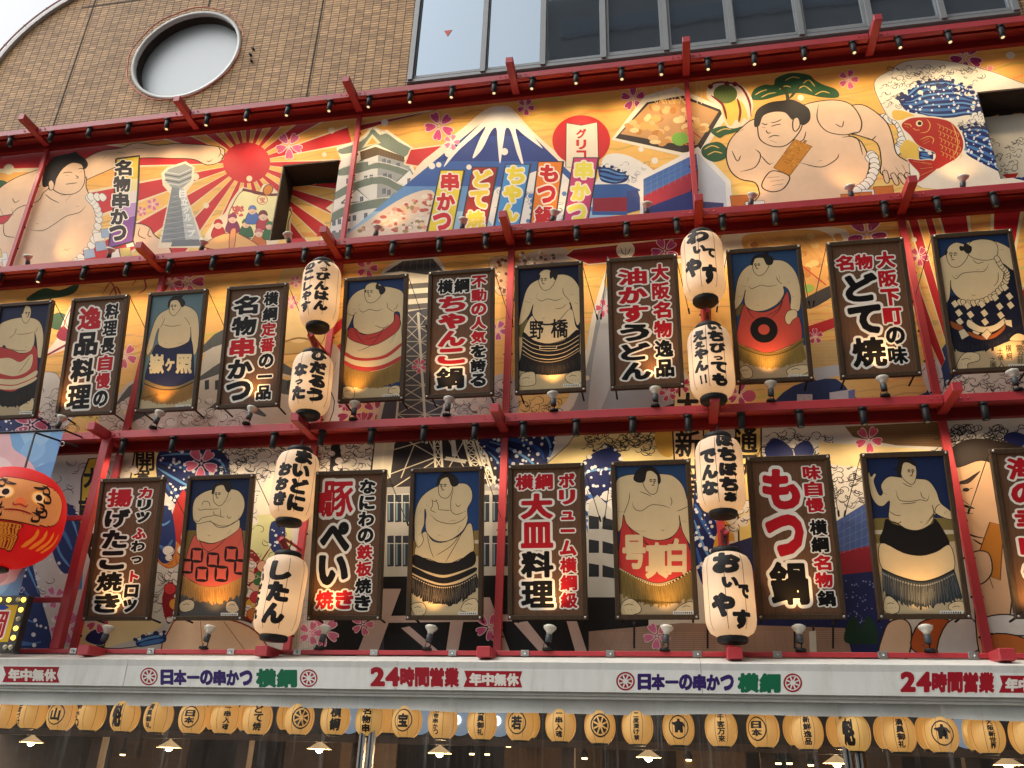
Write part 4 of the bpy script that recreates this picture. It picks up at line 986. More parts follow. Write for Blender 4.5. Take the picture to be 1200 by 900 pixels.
    M.a((70, 104, 164), (754, 210), (816, 180), (818, 200), (754, 232), sm=0); M.a((150, 50, 66), (754, 230), (818, 198), (818, 222), (754, 246), sm=0); M.a((46, 54, 110), (754, 245), (818, 221), (818, 252), (754, 262), sm=0)
    M.a((196, 200, 206), (818, 180), (850, 214), (852, 250), (818, 252), sm=0); M.a((70, 70, 110), (820, 236), (848, 238), (848, 250), (820, 252), sm=0)
    for k in range(9): M.line([(756 + k * 7, 210 - k * 3.4), (756 + k * 7, 232 - k * 3.4)], .006, (130, 160, 200), 0)
    for k in range(3): M.line([(754, 216 + k * 6), (817, 186 + k * 6)], .006, (130, 160, 200), 0)
    # pines, tassel, wrestler with the skewer
    M.z_(.35, 780, 0)
    G1 = (48, 84, 54)
    M.a(G1, (288, 332), (296, 300), (330, 284), (362, 284), (370, 262), (420, 244), (478, 250), (500, 268), (530, 284), (572, 300), (578, 326), (520, 326), (450, 312), (390, 318), (330, 334)); M.a(G1, (150, 440), (180, 424), (230, 420), (262, 410), (240, 440), (200, 452), (180, 462)); M.a(G1, (120, 500), (140, 482), (180, 476), (206, 500), (200, 530), (160, 542), (126, 524))
    for a_ in ((300, 318, 340, 300), (320, 326, 370, 310), (380, 300, 420, 292), (440, 300, 490, 306), (500, 318, 550, 312), (400, 270, 450, 262), (460, 280, 500, 290), (130, 500, 180, 496), (140, 520, 190, 514), (170, 444, 220, 434)): M.line([(a_[0], a_[1]), ((a_[0] + a_[2]) / 2, a_[1] - 12), (a_[2], a_[3])], .018, (214, 180, 96), 3)
    M.line([(410, 345), (405, 310), (380, 285)], .05, (56, 70, 46), 3); M.line([(415, 330), (440, 300), (450, 280)], .04, (56, 70, 46), 3)
    M.a((226, 206, 180), (140, 330), (146, 286), (200, 272), (260, 290), (292, 340), (280, 400), (250, 425), (205, 425), (180, 360))
    M.a((212, 186, 84), (196, 340), (230, 330), (262, 350), (276, 400), (262, 395), (250, 414), (236, 400), (222, 420), (208, 416), (190, 370)); M.disc((200, 315), 40, 32, (96, 110, 62), 24)
    for L_ in (((150, 300), (160, 280), (200, 276), (250, 290), (280, 340), (286, 390)), ((152, 320), (190, 350), (205, 400)), ((240, 330), (250, 370), (245, 410)), ((165, 330), (182, 345))): M.line(L_, .035, (120, 36, 44), 4)
    for x, y in ((150, 290), (232, 282), (205, 280)): M.disc((x, y), 9, 8, (120, 36, 44), 10)
    for k in range(6): M.line([(172 + k * 11, 300), (178 + k * 11, 328)], .01, (60, 70, 40), 0)
    RW_ = (224, 220, 212)
    rp = smooth([(722, 402), (770, 402), (800, 440), (795, 490), (770, 505)], 3, False)
    for c in rp: M.a(RW_, (c[0] - 26, c[1] - 6), (c[0] - 4, c[1] - 20), (c[0] + 20, c[1] - 2), (c[0], c[1] + 18), out=INKM, w=.009)
    M.a(SKN, (640, 350), (690, 366), (740, 410), (760, 460), (772, 512), (800, 535), (836, 552), (846, 580), (828, 590), (812, 598), (790, 592), (760, 600), (720, 580), (722, 540), (708, 480), (650, 455), (600, 440), (560, 380), out=INKM)
    for fx, fy, ang in ((738, 592, 1.3), (768, 600, 1.1), (794, 600, .95), (818, 596, .75), (838, 584, .5)):
        ca, sa = math.cos(ang), math.sin(ang); M.a(SKN, *[(fx + u * ca - v * sa, fy + u * sa + v * ca) for u, v in ((-20, -7), (4, -9), (18, -6), (22, 2), (14, 8), (-4, 8), (-20, 6))], out=INKM, w=.012)
    for L_ in (((770, 560), (790, 590)), ((792, 552), (812, 590)), ((812, 550), (832, 580)), ((668, 460), (690, 468), (705, 455)), ((730, 560), (736, 580))): M.l(*L_)
    M.a(SKN, (300, 398), (258, 425), (216, 470), (203, 520), (216, 570), (250, 600), (300, 612), (315, 650), (320, 690), (640, 690), (664, 620), (682, 545), (655, 475), (612, 452), (650, 440), (654, 400), (620, 350), (560, 335), (480, 346), (420, 370), out=INKM)
    for L_ in (((512, 350), (508, 400), (540, 440), (600, 452), (640, 440)), ((318, 520), (340, 545), (352, 552)), ((450, 545), (520, 560), (570, 535), (580, 515)), ((300, 500), (318, 520), (300, 560), (250, 575)), ((240, 445), (262, 432)), ((222, 505), (240, 540), (252, 520)), ((568, 415), (590, 425), (596, 405)), ((510, 540), (525, 538)), ((345, 550), (360, 546)), ((610, 640), (640, 632)), ((615, 632), (632, 642)), ((470, 440), (460, 470), (430, 475)), ((590, 460), (640, 462), (660, 520))): M.l(*L_)
    ro = smooth([(610, 455), (650, 500), (672, 560), (690, 520), (700, 560), (680, 610), (640, 640)], 3, False)
    for c in ro[8:]: M.a(RW_, (c[0] - 18, c[1] - 4), (c[0], c[1] - 16), (c[0] + 18, c[1]), (c[0], c[1] + 16), out=INKM, w=.008)
    M.a(SKN, (308, 420), (315, 465), (350, 488), (395, 490), (430, 465), (456, 425), (450, 390), (400, 368), (340, 372), (312, 390), out=INKM)
    M.a((44, 40, 38), (298, 420), (306, 372), (345, 346), (396, 338), (420, 335), (446, 344), (478, 366), (482, 400), (462, 418), (446, 410), (436, 395), (424, 400), (400, 376), (360, 374), (325, 388), (312, 420), out=INKM); M.a(SKN, (428, 400), (444, 395), (450, 420), (436, 440), (426, 430), out=INKM)
    for L_ in (((322, 412), (334, 418), (340, 414)), ((352, 412), (372, 408), (388, 400)), ((352, 424), (372, 418), (386, 416)), ((322, 426), (334, 428)), ((336, 436), (342, 446), (352, 444)), ((344, 462), (362, 454), (382, 456)), ((350, 470), (372, 478))): M.l(*L_, w=.016)
    M.line([(340, 640), (470, 470)], .04, (150, 110, 60), 0, False); M.a((190, 126, 46), (362, 562), (432, 466), (490, 490), (414, 590), sm=0, out=(120, 74, 26), w=.012)
    for k in range(40): u, v = RNG.random(), RNG.random(); M.disc((362 + 70 * u + 54 * v, 562 - 96 * u + 26 * v), 4, 3, RNG.choice([(206, 146, 60), (170, 106, 36)]), 6)
    M.a(SKN, (322, 625), (336, 590), (362, 572), (412, 588), (410, 612), (388, 636), (352, 642), out=INKM)
    for L_ in (((340, 595), (380, 592)), ((350, 608), (396, 602)), ((356, 622), (392, 616))): M.l(*L_)
    for x, y in ((250, 670), (300, 690), (690, 650), (730, 640), (660, 660), (620, 665)): M.a(RNG.choice([(224, 220, 212), (196, 110, 50)]), (x - 34, y - 14), (x + 30, y - 18), (x + 36, y + 18), (x - 30, y + 20), out=INKM, w=.008, sm=0)
    M.blossom(612, 266, 34, (200, 84, 120)); M.blossom(1006, 192, 56, (150, 44, 90), rot=.4); M.blossom(1080, 250, 32, (222, 130, 130)); M.disc((452, 328), 11, 10, (228, 216, 190), 12); M.disc((1155, 185), 16, 12, (228, 216, 190), 12)
    # sea: pale slopes, blue billows, spray scrolls
    M.z_(.2, 1040, 60)
    M.a((228, 220, 200), (-80, 190), (20, 110), (90, 66), (200, 50), (340, 56), (480, 84), (640, 130), (800, 190), (1100, 280), (1100, 800), (420, 800), (160, 780), (120, 560), (60, 420), (0, 380), out=(90, 80, 70), w=.008)
    M.billow([(60, 270), (110, 250), (180, 190), (280, 170), (380, 176), (460, 210), (530, 260), (580, 330), (560, 380), (470, 375), (380, 390), (280, 390), (200, 370), (110, 350)], n=7)
    M.billow([(440, 460), (500, 440), (570, 440), (600, 470), (640, 560), (680, 640), (900, 660), (900, 760), (760, 750), (640, 700), (540, 650), (460, 600), (450, 540)], n=5)
    M.spray(120, 200, 540, 380, 70, 4, 9); M.spray(450, 460, 680, 690, 80, 4, 9); M.spray(660, 620, 880, 740, 70, 4, 8)
    for k in range(22): x = RNG.uniform(80, 560); y = 205 + abs(x - 330) * .28 + RNG.uniform(-22, 10); M.disc((x, y), 17, 13, RNG.choice([(34, 46, 96), (34, 46, 96), (228, 220, 200)]), 10)
    M.foam(20, 90, 560, 215, 70, 22, (60, 54, 56), .008); M.foam(400, 380, 620, 470, 24, 20, (60, 54, 60), .008); M.foam(640, 400, 860, 620, 40, 20, (60, 54, 60), .008); M.foam(-20, 170, 100, 330, 22, 20, (60, 54, 56), .008); M.foam(500, 300, 560, 430, 10, 20, (60, 54, 60), .008, fill=(226, 222, 210))
    M.a((228, 218, 196), (430, 590), (500, 640), (600, 690), (660, 720), (660, 800), (200, 800), (260, 700), (350, 660))
    M.a((222, 180, 84), (30, 350), (90, 350), (160, 380), (110, 400), (40, 400)); M.a((222, 184, 84), (110, 520), (170, 545), (220, 575), (200, 640), (120, 630), (70, 580)); M.billow([(190, 570), (230, 575), (265, 600), (262, 640), (220, 640), (186, 630)], n=3)
    # carp
    CP, GL = (168, 44, 38), (214, 160, 84)
    cb = [(85, 425), (130, 395), (200, 388), (290, 394), (372, 418), (428, 486), (444, 560), (412, 620), (345, 662), (290, 690), (262, 660), (282, 622), (272, 592), (220, 572), (172, 545), (132, 492), (92, 455)]
    ct = [(118, 636), (190, 640), (262, 640), (292, 680), (262, 712), (180, 768), (186, 716)]
    M.poly([np.array(p) + (np.array(p) - (270, 540)) * .055 for p in cb], (230, 216, 190)); M.poly([np.array(p) + (np.array(p) - (210, 690)) * .08 for p in ct], (230, 216, 190)); M.a(CP, *ct); M.a(CP, *cb)
    M.disc((186, 424), 20, 18, (230, 206, 160), 18); M.disc((188, 424), 12, 11, (40, 26, 22), 14)
    for L_ in (((230, 400), (250, 430), (235, 470), (190, 480)), ((95, 425), (130, 430), (140, 445)), ((100, 440), (125, 448)), ((150, 450), (165, 462), (190, 462)), ((190, 520), (240, 500), (270, 515), (262, 545)), ((205, 530), (245, 510)), ((210, 545), (250, 525)), ((372, 418), (400, 480), (412, 560), (380, 625)), ((200, 650), (260, 660)), ((190, 690), (265, 680)), ((190, 730), (268, 695)), ((150, 645), (255, 665))): M.line(L_, .012, GL, 4)
    for i in range(6):
        for j in range(5):
            x, y = 290 + i * 22 + j * 5, 425 + j * 40 + i * 10
            if (x - 270) ** 2 / 160 ** 2 + (y - 540) ** 2 / 140 ** 2 < 1: M.line([(x, y), (x + 18, y + 12), (x + 12, y + 32)], .008, GL, 3)

U = Mural((-12.4, 8.60, 7.2, 11.44), HOLES); upper_art(U)
mu = thing('mural', 'upper printed mural with two giant wrestlers, a red sun, a castle and a carp', 'mural', (0, 0, 8.6), group='printed murals')
def boards(t, x0, x1, z0, z1, holes, O):
    xs = [x0] + [x for x in XS if x0 < x < x1] + [x1]
    mb = MB(); cuts = sorted(holes); x = x0
    for (a, z_a, b, z_b) in cuts:
        mb.box((x, 0.003, z0), (a, .03, z1), 'canopy_white'); mb.box((a, .003, z0), (b, .03, z_a), 'canopy_white'); mb.box((a, .003, z_b), (b, .03, z1), 'canopy_white'); x = b
    mb.box((x, .003, z0), (x1, .03, z1), 'canopy_white'); mb.build('backing_board', t, O)
boards(mu, -12.4, 7.2, 8.60, 11.44, HOLES, (0, 0, 8.6))
U.build('print', mu, lambda x, z, h: (x, -h, z), origin=(0, 0, 8.6))
for hx0, hz0, hx1, hz1 in HOLES:
    mb = MB()
    for lo, hi in (((hx0, .031, hz0), (hx0 + .02, .42, hz1)), ((hx1 - .02, .031, hz0), (hx1, .42, hz1)), ((hx0 + .021, .031, hz1 - .02), (hx1 - .021, .42, hz1)), ((hx0 + .021, .031, hz0), (hx1 - .021, .42, hz0 + .02))): mb.box(lo, hi, 'stucco_dark')
    mb.box((hx0 - .02, .421, hz0 - .02), (hx1 + .02, .45, hz1 + .02), 'stucco_dark'); rc = mb.build('recess', mu, (0, 0, 8.6))
    R = Mural((hx0 + .022, hz0 + .022, hx1 - .022, hz1 - .12)); upper_art(R)
    if hx0 < 0:
        R.z_(1 / 6, 230, 170); R.a((200, 46, 44), (775, 528), (850, 520), (808, 585), sm=0)
    else:
        R.z_(.2, 1040, 60); R.a((196, 40, 40), (730, 610), (830, 600), (790, 660), sm=0)
    R.build('recess_print', rc, lambda x, z, h: (x, .40 - h, z), origin=(0, 0, 8.6))

# ---------------------------------------------------------------- middle band
top2 = lambda x: 326 - x * .083; bot2 = lambda x: 512 - x * .042
def castle_roofs(M, pts):
    for (x, y, w_, h_) in pts:
        M.poly([(x, y), (x + w_ * .5, y - h_), (x + w_, y - h_ * .2), (x + w_ * 1.05, y + h_ * .1), (x + w_ * .5, y - h_ * .35), (x - w_ * .05, y + h_ * .25)], (86, 88, 88), 3)
        for k in range(9): u = k / 8; M.line([(x + w_ * u, y - h_ * .8 * (1 - abs(u - .5) * 1.3)), (x + w_ * u * 1.02 - 2, y - h_ * .1)], .008, (52, 52, 54), 0)
        M.line([(x - w_ * .05, y + h_ * .3), (x + w_ * .5, y - h_ * .25), (x + w_ * 1.05, y + h_ * .15)], .02, (204, 200, 190), 3, False)
def lattice(M, a0, a1, b0, b1, n, col, w=.014):
    """cross bracing between two legs a0-a1 and b0-b1"""
    A0, A1, B0, B1 = map(lambda v: np.array(v, float), (a0, a1, b0, b1))
    for k in range(n):
        u, v = k / n, (k + 1) / n; p, q, r, t = A0 + (A1 - A0) * u, A0 + (A1 - A0) * v, B0 + (B1 - B0) * u, B0 + (B1 - B0) * v
        M.line([p, t], w, col, 0, False); M.line([r, q], w, col, 0, False); M.line([q, t], w, col, 0, False)
D = Mural((-12.4, 5.82, 7.2, 8.60))
D.wood(-140, 1330, top2, bot2, (228, 166, 84), (232, 192, 120), 260, 5)
# pine, crane and foam at the near end
D.a((46, 70, 46), (30, 352), (50, 338), (70, 340), (92, 332), (86, 344), (60, 350)); D.line([(60, 350), (50, 362), (54, 376)], .05, (50, 44, 34)); D.a((58, 86, 60), (58, 372), (70, 366), (82, 374), (72, 386), (60, 384))
D.a((226, 214, 200), (52, 416), (66, 398), (74, 376), (84, 356), (92, 352), (88, 372), (98, 384), (110, 394), (92, 402), (70, 412)); D.a((140, 34, 60), (66, 394), (74, 382), (82, 392), (76, 400)); D.line([(52, 418), (74, 406), (100, 392)], .04, (140, 34, 60), 3); D.line([(86, 356), (78, 372), (74, 386)], .02, (190, 60, 50), 3)
for x, y in ((120, 345), (126, 350), (155, 335)): D.line([(x, y), (x + 10, y - 14), (x + 16, y + 2), (x + 6, y + 10)], .025, (150, 50, 50), 4)
D.a((214, 210, 206), (-60, 470), (0, 446), (20, 440), (60, 436), (72, 450), (78, 500), (-60, 520), out=(80, 76, 76), w=.008); D.foam(-20, 445, 76, 505, 60, 7, (60, 54, 58), .008)
D.a((34, 46, 96), (0, 492), (40, 486), (60, 500), (50, 515), (0, 518)); D.blossom(36, 498, 20, (176, 74, 110)); D.spray(0, 490, 40, 512, 12, 1, 2)
# grey castle roofs
D.a((206, 196, 180), (130, 505), (140, 460), (170, 440), (230, 430), (246, 400), (262, 396), (290, 420), (330, 440), (352, 480), (360, 505))
castle_roofs(D, [(138, 470, 40, 22), (232, 412, 60, 26), (236, 440, 110, 30), (150, 492, 70, 26), (290, 470, 70, 28), (236, 486, 70, 24)])
for x in range(240, 340, 12): D.a((60, 60, 64), (x, 446), (x + 5, 445), (x + 5, 456), (x, 457), sm=0)
D.a((206, 190, 182), (188, 505), (192, 486), (215, 478), (250, 480), (290, 484), (300, 500)); D.foam(190, 484, 300, 500, 14, 7, (80, 70, 70), .007); D.foam(60, 480, 140, 505, 22, 7, (70, 60, 64), .007)
D.blossom(220, 330, 20, (196, 70, 90)); D.blossom(146, 417, 15, (190, 84, 110), rot=.4); D.blossom(200, 332, 14, (190, 84, 90))
# golden statue, plain and round
D.a((196, 160, 96), (322, 410), (318, 370), (326, 345), (340, 335), (360, 336), (374, 350), (382, 380), (376, 404), (350, 414), out=(120, 84, 40), w=.012); D.disc((346, 328), 20, 17, (204, 170, 108), 24); D.a((216, 186, 128), (330, 392), (338, 364), (354, 352), (366, 364), (366, 392), (350, 402)); D.line([(326, 404), (350, 396), (376, 402)], .03, (140, 100, 50), 4); D.a((172, 132, 74), (318, 345), (326, 330), (332, 345), (324, 362))
# red bands beside the first lanterns
for y in (372, 400, 428, 450): D.a(REDP, (384, y + 14), (402, y), (404, y + 10), (386, y + 26), sm=0)
D.a((220, 212, 200), (372, 420), (398, 410), (398, 505), (360, 505)); D.line([(376, 440), (392, 470), (384, 500)], .014, (40, 36, 36), 3); D.line([(394, 424), (386, 450)], .014, (40, 36, 36), 3)
D.blossom(430, 314, 13, (190, 70, 100)); D.blossom(412, 485, 17, (176, 60, 90), rot=.3); D.blossom(440, 482, 15, (170, 60, 90)); D.blossom(424, 496, 14, (180, 70, 90)); D.blossom(466, 476, 12, (160, 60, 90))
# great steel tower
TG = (184, 176, 160)
D.a((206, 196, 176), (446, 322), (470, 303), (508, 300), (522, 316), (524, 330), (505, 356), (520, 520), (440, 520), (470, 380), (455, 350)); D.a((70, 68, 70), (450, 320), (472, 306), (507, 303), (520, 318), (500, 322), (470, 318), sm=0)
for k in range(8): D.line([(456 + k * 8, 318 - k * .6), (460 + k * 7.4, 306 - k * .3)], .008, (170, 164, 150), 0)
for k in range(6): D.a((96, 92, 90) if k % 2 else (212, 204, 184), (460 + k, 328 + k * 6), (518 - k, 324 + k * 6), (516 - k, 330 + k * 6), (462 + k, 334 + k * 6), sm=0)
D.a((80, 80, 88), (474, 366), (508, 360), (560, 520), (440, 520), sm=0)
for a0, a1, b0, b1 in (((476, 366), (462, 520), (490, 366), (500, 520)), ((490, 366), (500, 520), (506, 364), (548, 520))): lattice(D, a0, a1, b0, b1, 9, TG); D.line([a0, a1], .03, (206, 200, 184), 0, False); D.line([b0, b1], .035, (206, 200, 184), 0, False)
# shrimp dish, blossom, towering grey cone and red band, right of the tower
D.a((206, 170, 130), (574, 306), (590, 300), (602, 310), (600, 340), (585, 346), (576, 330), out=(150, 110, 80), w=.01)
for k in range(30): D.disc((RNG.uniform(578, 600), RNG.uniform(304, 342)), 2.2, 2, RNG.choice([(226, 206, 180), (120, 76, 60), (196, 150, 100)]), 6)
for k in range(4): D.line([(572 + k * 2, 300), (578 + k * 2, 320)], .012, (222, 206, 170), 0)
D.blossom(583, 387, 12, (176, 84, 140), rot=.2); D.a((200, 196, 196), (524, 470), (560, 450), (600, 440), (600, 505), (520, 508)); D.foam(520, 450, 600, 500, 30, 7, (54, 50, 56), .008)
D.a((196, 176, 160), (604, 310), (620, 296), (660, 290), (668, 306), (640, 316), (606, 324))
for k in range(50): D.disc((RNG.uniform(608, 660), RNG.uniform(296, 316)), 2.4, 2, RNG.choice([(226, 214, 196), (110, 90, 80), (206, 150, 130), (180, 150, 110)]), 6)
D.a((150, 28, 34), (662, 300), (672, 292), (840, 274), (840, 296), (690, 310), sm=0, out=(222, 206, 176), w=.02); D.blossom(779, 294, 16, (170, 60, 110), rot=.5)
D.disc((733, 293), 11, 10, (222, 210, 186), 20); D.line([(733, 300), (733, 290)], .012, INKM, 0); D.line([(727, 290), (730, 297), (736, 297), (739, 290)], .012, INKM, 3)
D.a((222, 214, 200), (684, 420), (694, 370), (712, 312), (722, 316), (830, 480), (830, 505), (640, 505), (664, 470)); D.a((150, 152, 156), (690, 420), (700, 370), (714, 322), (730, 330), (770, 420), (790, 505), (650, 505), (672, 476)); D.a((186, 188, 190), (694, 430), (706, 366), (716, 330), (724, 380), (716, 450), (690, 500))
D.a((196, 150, 60), (708, 330), (716, 318), (722, 330), (716, 342)); D.foam(600, 470, 660, 495, 30, 7, (54, 48, 54), .008, fill=None)
for y in (400, 436): D.a((140, 34, 50), (806, y), (826, y - 12), (830, y + 4), (812, y + 12), sm=0)
D.a((40, 34, 34), (772, 478), (800, 470), (802, 490), (770, 494), sm=0); D.a((222, 206, 160), (790, 452), (822, 450), (822, 490), (790, 492), sm=0, out=INKM, w=.012); D.text([('大', (30, 26, 24), 806, 474, 26, -28)], None, 0, .05)
# skewers, red diagonals and blue roofs
D.a((222, 206, 180), (846, 276), (880, 268), (990, 268), (976, 300), (940, 320), (850, 312)); D.a((206, 150, 80), (870, 278), (900, 272), (960, 270), (982, 290), (984, 330), (950, 352), (930, 320), (880, 300))
for k in range(60): D.disc((RNG.uniform(880, 984), RNG.uniform(276, 345)), 5, 3.6, RNG.choice([(206, 150, 84), (222, 178, 110), (180, 116, 60), (196, 140, 80)]), 8)
for k in range(12): x = RNG.uniform(880, 950); D.line([(x, 274), (x + 30, 306)], .018, (210, 166, 100), 0)
D.line([(938, 310), (968, 334)], .05, (186, 50, 40), 0); D.a((56, 52, 52), (940, 352), (984, 330), (986, 340), (950, 362)); D.disc((948, 338), 6, 5, (140, 170, 80), 12)
D.blossom(1016, 275, 24, (150, 50, 84), rot=.2); D.a((176, 38, 44), (942, 384), (990, 368), (992, 378), (944, 398), sm=0); D.a((196, 170, 120), (940, 400), (996, 400), (996, 432), (944, 432), sm=0)
for k in range(10): D.line([(940, 396 + k * 4), (994, 394 + k * 4)], .02, (206, 150, 80), 0)
D.a((46, 62, 104), (900, 480), (930, 452), (980, 444), (1010, 470), (1085, 460), (1110, 400), (1200, 420), (1220, 500), (890, 505), sm=3)
D.a((184, 190, 200), (952, 432), (990, 426), (994, 438), (956, 446), sm=0); D.a((196, 198, 206), (972, 460), (1000, 456), (1002, 500), (974, 502), sm=0); D.a((196, 198, 206), (934, 462), (952, 462), (952, 500), (934, 500), sm=0); D.a((110, 120, 170), (994, 458), (1002, 456), (1002, 500), (996, 502), sm=0)
for k in range(9): D.line([(1010 + k * 12, 462), (1012 + k * 12, 486)], .008, (130, 140, 170), 0); D.line([(905 + k * 6, 478 - k * 2), (915 + k * 6, 492 - k * 2)], .008, (24, 30, 56), 0)
D.line([(1000, 474), (1100, 468)], .012, (170, 176, 196), 0, False); D.blossom(866, 462, 14, (170, 70, 110)); D.disc((878, 464), 8, 7, (196, 90, 120), 10)
D.a((214, 208, 206), (1080, 430), (1098, 420), (1106, 455), (1090, 462)); D.foam(1110, 436, 1200, 460, 24, 8, (60, 50, 54), .009); D.a((214, 204, 190), (1110, 450), (1140, 436), (1230, 430), (1230, 490), (1100, 480)); D.foam(1110, 436, 1210, 470, 34, 8, (60, 50, 54), .009)
Cx, Cy = 1160, 470
for k in range(20):
    a = 2 * math.pi * k / 20 + .1; d = .075
    for dd, col in ((.02, (222, 206, 160)), (0, (176, 30, 36))):
        pts = [(Cx + 60 * math.cos(a - d - dd), Cy - 20 + 60 * math.sin(a - d - dd)), (Cx + 330 * math.cos(a - d - dd), Cy - 20 + 330 * math.sin(a - d - dd)), (Cx + 330 * math.cos(a + d + dd), Cy - 20 + 330 * math.sin(a + d + dd)), (Cx + 60 * math.cos(a + d + dd), Cy - 20 + 60 * math.sin(a + d + dd))]
        if math.sin(a) < .25 and math.cos(a) > -.98: D.poly([(max(x, 1062), y) for x, y in pts], col, 0)
for k in range(34):
    x = RNG.uniform(-20, 1200); y = top2(x) + (bot2(x) - top2(x)) * RNG.uniform(.12, .95)
    if RNG.random() < .5: D.blossom(x, y, RNG.uniform(7, 13), RNG.choice([(196, 84, 110), (206, 110, 130), (176, 60, 90)]), rot=RNG.random())
    else: D.disc((x, y), 3.2, 3, (230, 214, 184), 10)
for x0, x1, v in ((140, 262, .8), (520, 604, .72), (1086, 1230, .8)): D.foam(x0, top2(x0) + (bot2(x0) - top2(x0)) * v, x1, bot2(x1), 26, 7, (66, 58, 60), .008, fill=(224, 214, 206))
mu = thing('mural', 'middle printed mural of orange timber, a steel tower and red rays behind the upper signs', 'mural', (0, 0, 5.8), group='printed murals')
boards(mu, -12.4, 7.2, 5.78, 8.60, [], (0, 0, 5.8)); D.build('print', mu, lambda x, z, h: (x, -h, z), origin=(0, 0, 5.8))

# ---------------------------------------------------------------- lower band
B = Mural((-12.4, 2.93, 7.2, 5.77))
B.poly([(-200, 480), (1400, 420), (1400, 800), (-200, 800)], (206, 198, 186), 0)
for i in range(9):
    c = 206 - i * 2; B.poly([(-200, 560 + i * 26), (450, 550 + i * 26), (450, 580 + i * 26), (-200, 590 + i * 26)], (c + 4, c - 2, c - 10), 0)
B.foam(-20, 515, 125, 600, 60, 8, (64, 60, 64), .009); B.foam(-20, 600, 60, 760, 40, 9, (80, 76, 84), .009)
B.billow([(-40, 590), (0, 600), (30, 640), (45, 690), (60, 760), (20, 770), (-10, 720), (-40, 660)], n=4); B.billow([(70, 590), (90, 600), (98, 640), (80, 672), (66, 660), (60, 630)], n=3); B.spray(-20, 600, 95, 760, 60, 1.2, 2.8)
B.a((206, 180, 60), (96, 560), (104, 538), (122, 536), (112, 610), (92, 640), sm=0, out=INKM, w=.03); B.text([('大', (30, 26, 24), 108, 560, 20, -24), ('吉', (30, 26, 24), 102, 596, 20, -26)], None, 0, .05); B.text([('え', (30, 26, 24), 104, 640, 22, -34)], None, 0, .06); B.a((70, 130, 180), (86, 664), (98, 660), (96, 690), (84, 694), sm=0)
B.a((222, 202, 140), (158, 530), (188, 526), (176, 640), (140, 640), sm=0, out=(50, 44, 40), w=.025); B.text([('開', (34, 28, 26), 170, 540, 22, -24), ('運', (34, 28, 26), 165, 562, 22, -22)], None, 0, .025)
B.billow([(186, 530), (210, 524), (235, 522), (262, 530), (270, 560), (258, 600), (240, 610), (215, 600), (196, 580), (184, 560)], (26, 36, 84), (44, 78, 140), 4); B.spray(188, 528, 262, 600, 90, .9, 2.4); B.foam(258, 524, 330, 560, 50, 7, (44, 40, 46), .010); B.blossom(236, 543, 19, (206, 100, 130), rot=.4); B.foam(296, 560, 330, 600, 16, 7, (60, 54, 60), .009)
B.a((226, 212, 190), (300, 590), (316, 560), (350, 540), (372, 560), (372, 620), (340, 610), (310, 606)); B.line([(290, 606), (320, 610), (345, 606)], .05, (150, 34, 40), 4); B.a((206, 204, 150), (290, 612), (340, 614), (330, 700), (296, 700)); B.line([(318, 640), (300, 670), (296, 700)], .02, (130, 40, 40), 3)
B.a((176, 44, 40), (196, 622), (206, 590), (216, 574), (220, 600), (212, 630), (216, 650), (204, 660), (186, 644)); B.a((206, 130, 60), (186, 640), (204, 632), (216, 650), (200, 666), (184, 656), out=(150, 50, 40), w=.01)
for k in range(12): B.line([(190 + RNG.uniform(0, 22), 634), (188 + RNG.uniform(0, 24), 662)], .008, (150, 60, 40), 0)
B.billow([(182, 600), (200, 596), (206, 640), (196, 660), (184, 650)], n=2); B.foam(176, 660, 204, 720, 16, 8, (60, 54, 60), .009)
B.a((140, 30, 40), (190, 700), (204, 672), (212, 690), (206, 720), (196, 730)); B.a((140, 34, 40), (276, 720), (284, 650), (300, 648), (312, 680), (306, 724)); B.disc((290, 668), 8, 8, (222, 180, 150), 14); B.disc((300, 690), 8, 8, (222, 180, 150), 14); B.a((60, 110, 66), (296, 676), (308, 668), (312, 682), (300, 686)); B.a((206, 160, 60), (286, 710), (296, 700), (304, 714), (292, 722)); B.foam(276, 650, 312, 724, 30, 4, (226, 190, 160), .008)
B.a((222, 186, 150), (196, 770), (200, 735), (215, 724), (260, 724), (300, 740), (306, 770), out=(140, 60, 40), w=.02); B.line([(235, 728), (238, 768)], .02, (110, 40, 40), 0); B.line([(262, 728), (290, 766)], .02, (110, 40, 40), 0)
B.a((222, 200, 150), (88, 746), (110, 728), (190, 730), (150, 752), (100, 762)); B.a((40, 40, 90), (100, 750), (110, 738), (128, 742), (120, 756)); B.line([(90, 756), (140, 760), (190, 752)], .012, (60, 50, 60), 4); B.blossom(78, 735, 20, (196, 110, 150), rot=.3); B.blossom(114, 728, 14, (190, 80, 110)); B.billow([(160, 750), (175, 744), (192, 742), (194, 752), (178, 756), (162, 758)], n=2)
B.foam(330, 515, 450, 560, 80, 7, (54, 48, 50), .010); B.a((36, 32, 34), (388, 522), (398, 520), (402, 552), (386, 554), sm=0); B.foam(300, 600, 340, 700, 10, 8); B.a((40, 52, 100), (318, 612), (334, 616), (330, 650), (316, 640)); B.spray(316, 616, 334, 648, 14, .8, 2)
for k in range(12): B.line([(352 + k * 2.6, 700), (346 + k * 3, 768)], .010, (120, 120, 124), 0)
for k in range(8): B.line([(346, 706 + k * 8), (372, 702 + k * 8)], .008, (120, 120, 124), 0)
for x0, y0, x1, y1, n in ((120, 520, 158, 700, 22), (196, 600, 216, 730, 14), (260, 600, 300, 730, 20), (336, 515, 400, 570, 24)): B.foam(x0, y0, x1, y1, n, 7, (70, 60, 66), .008, fill=(222, 212, 204))
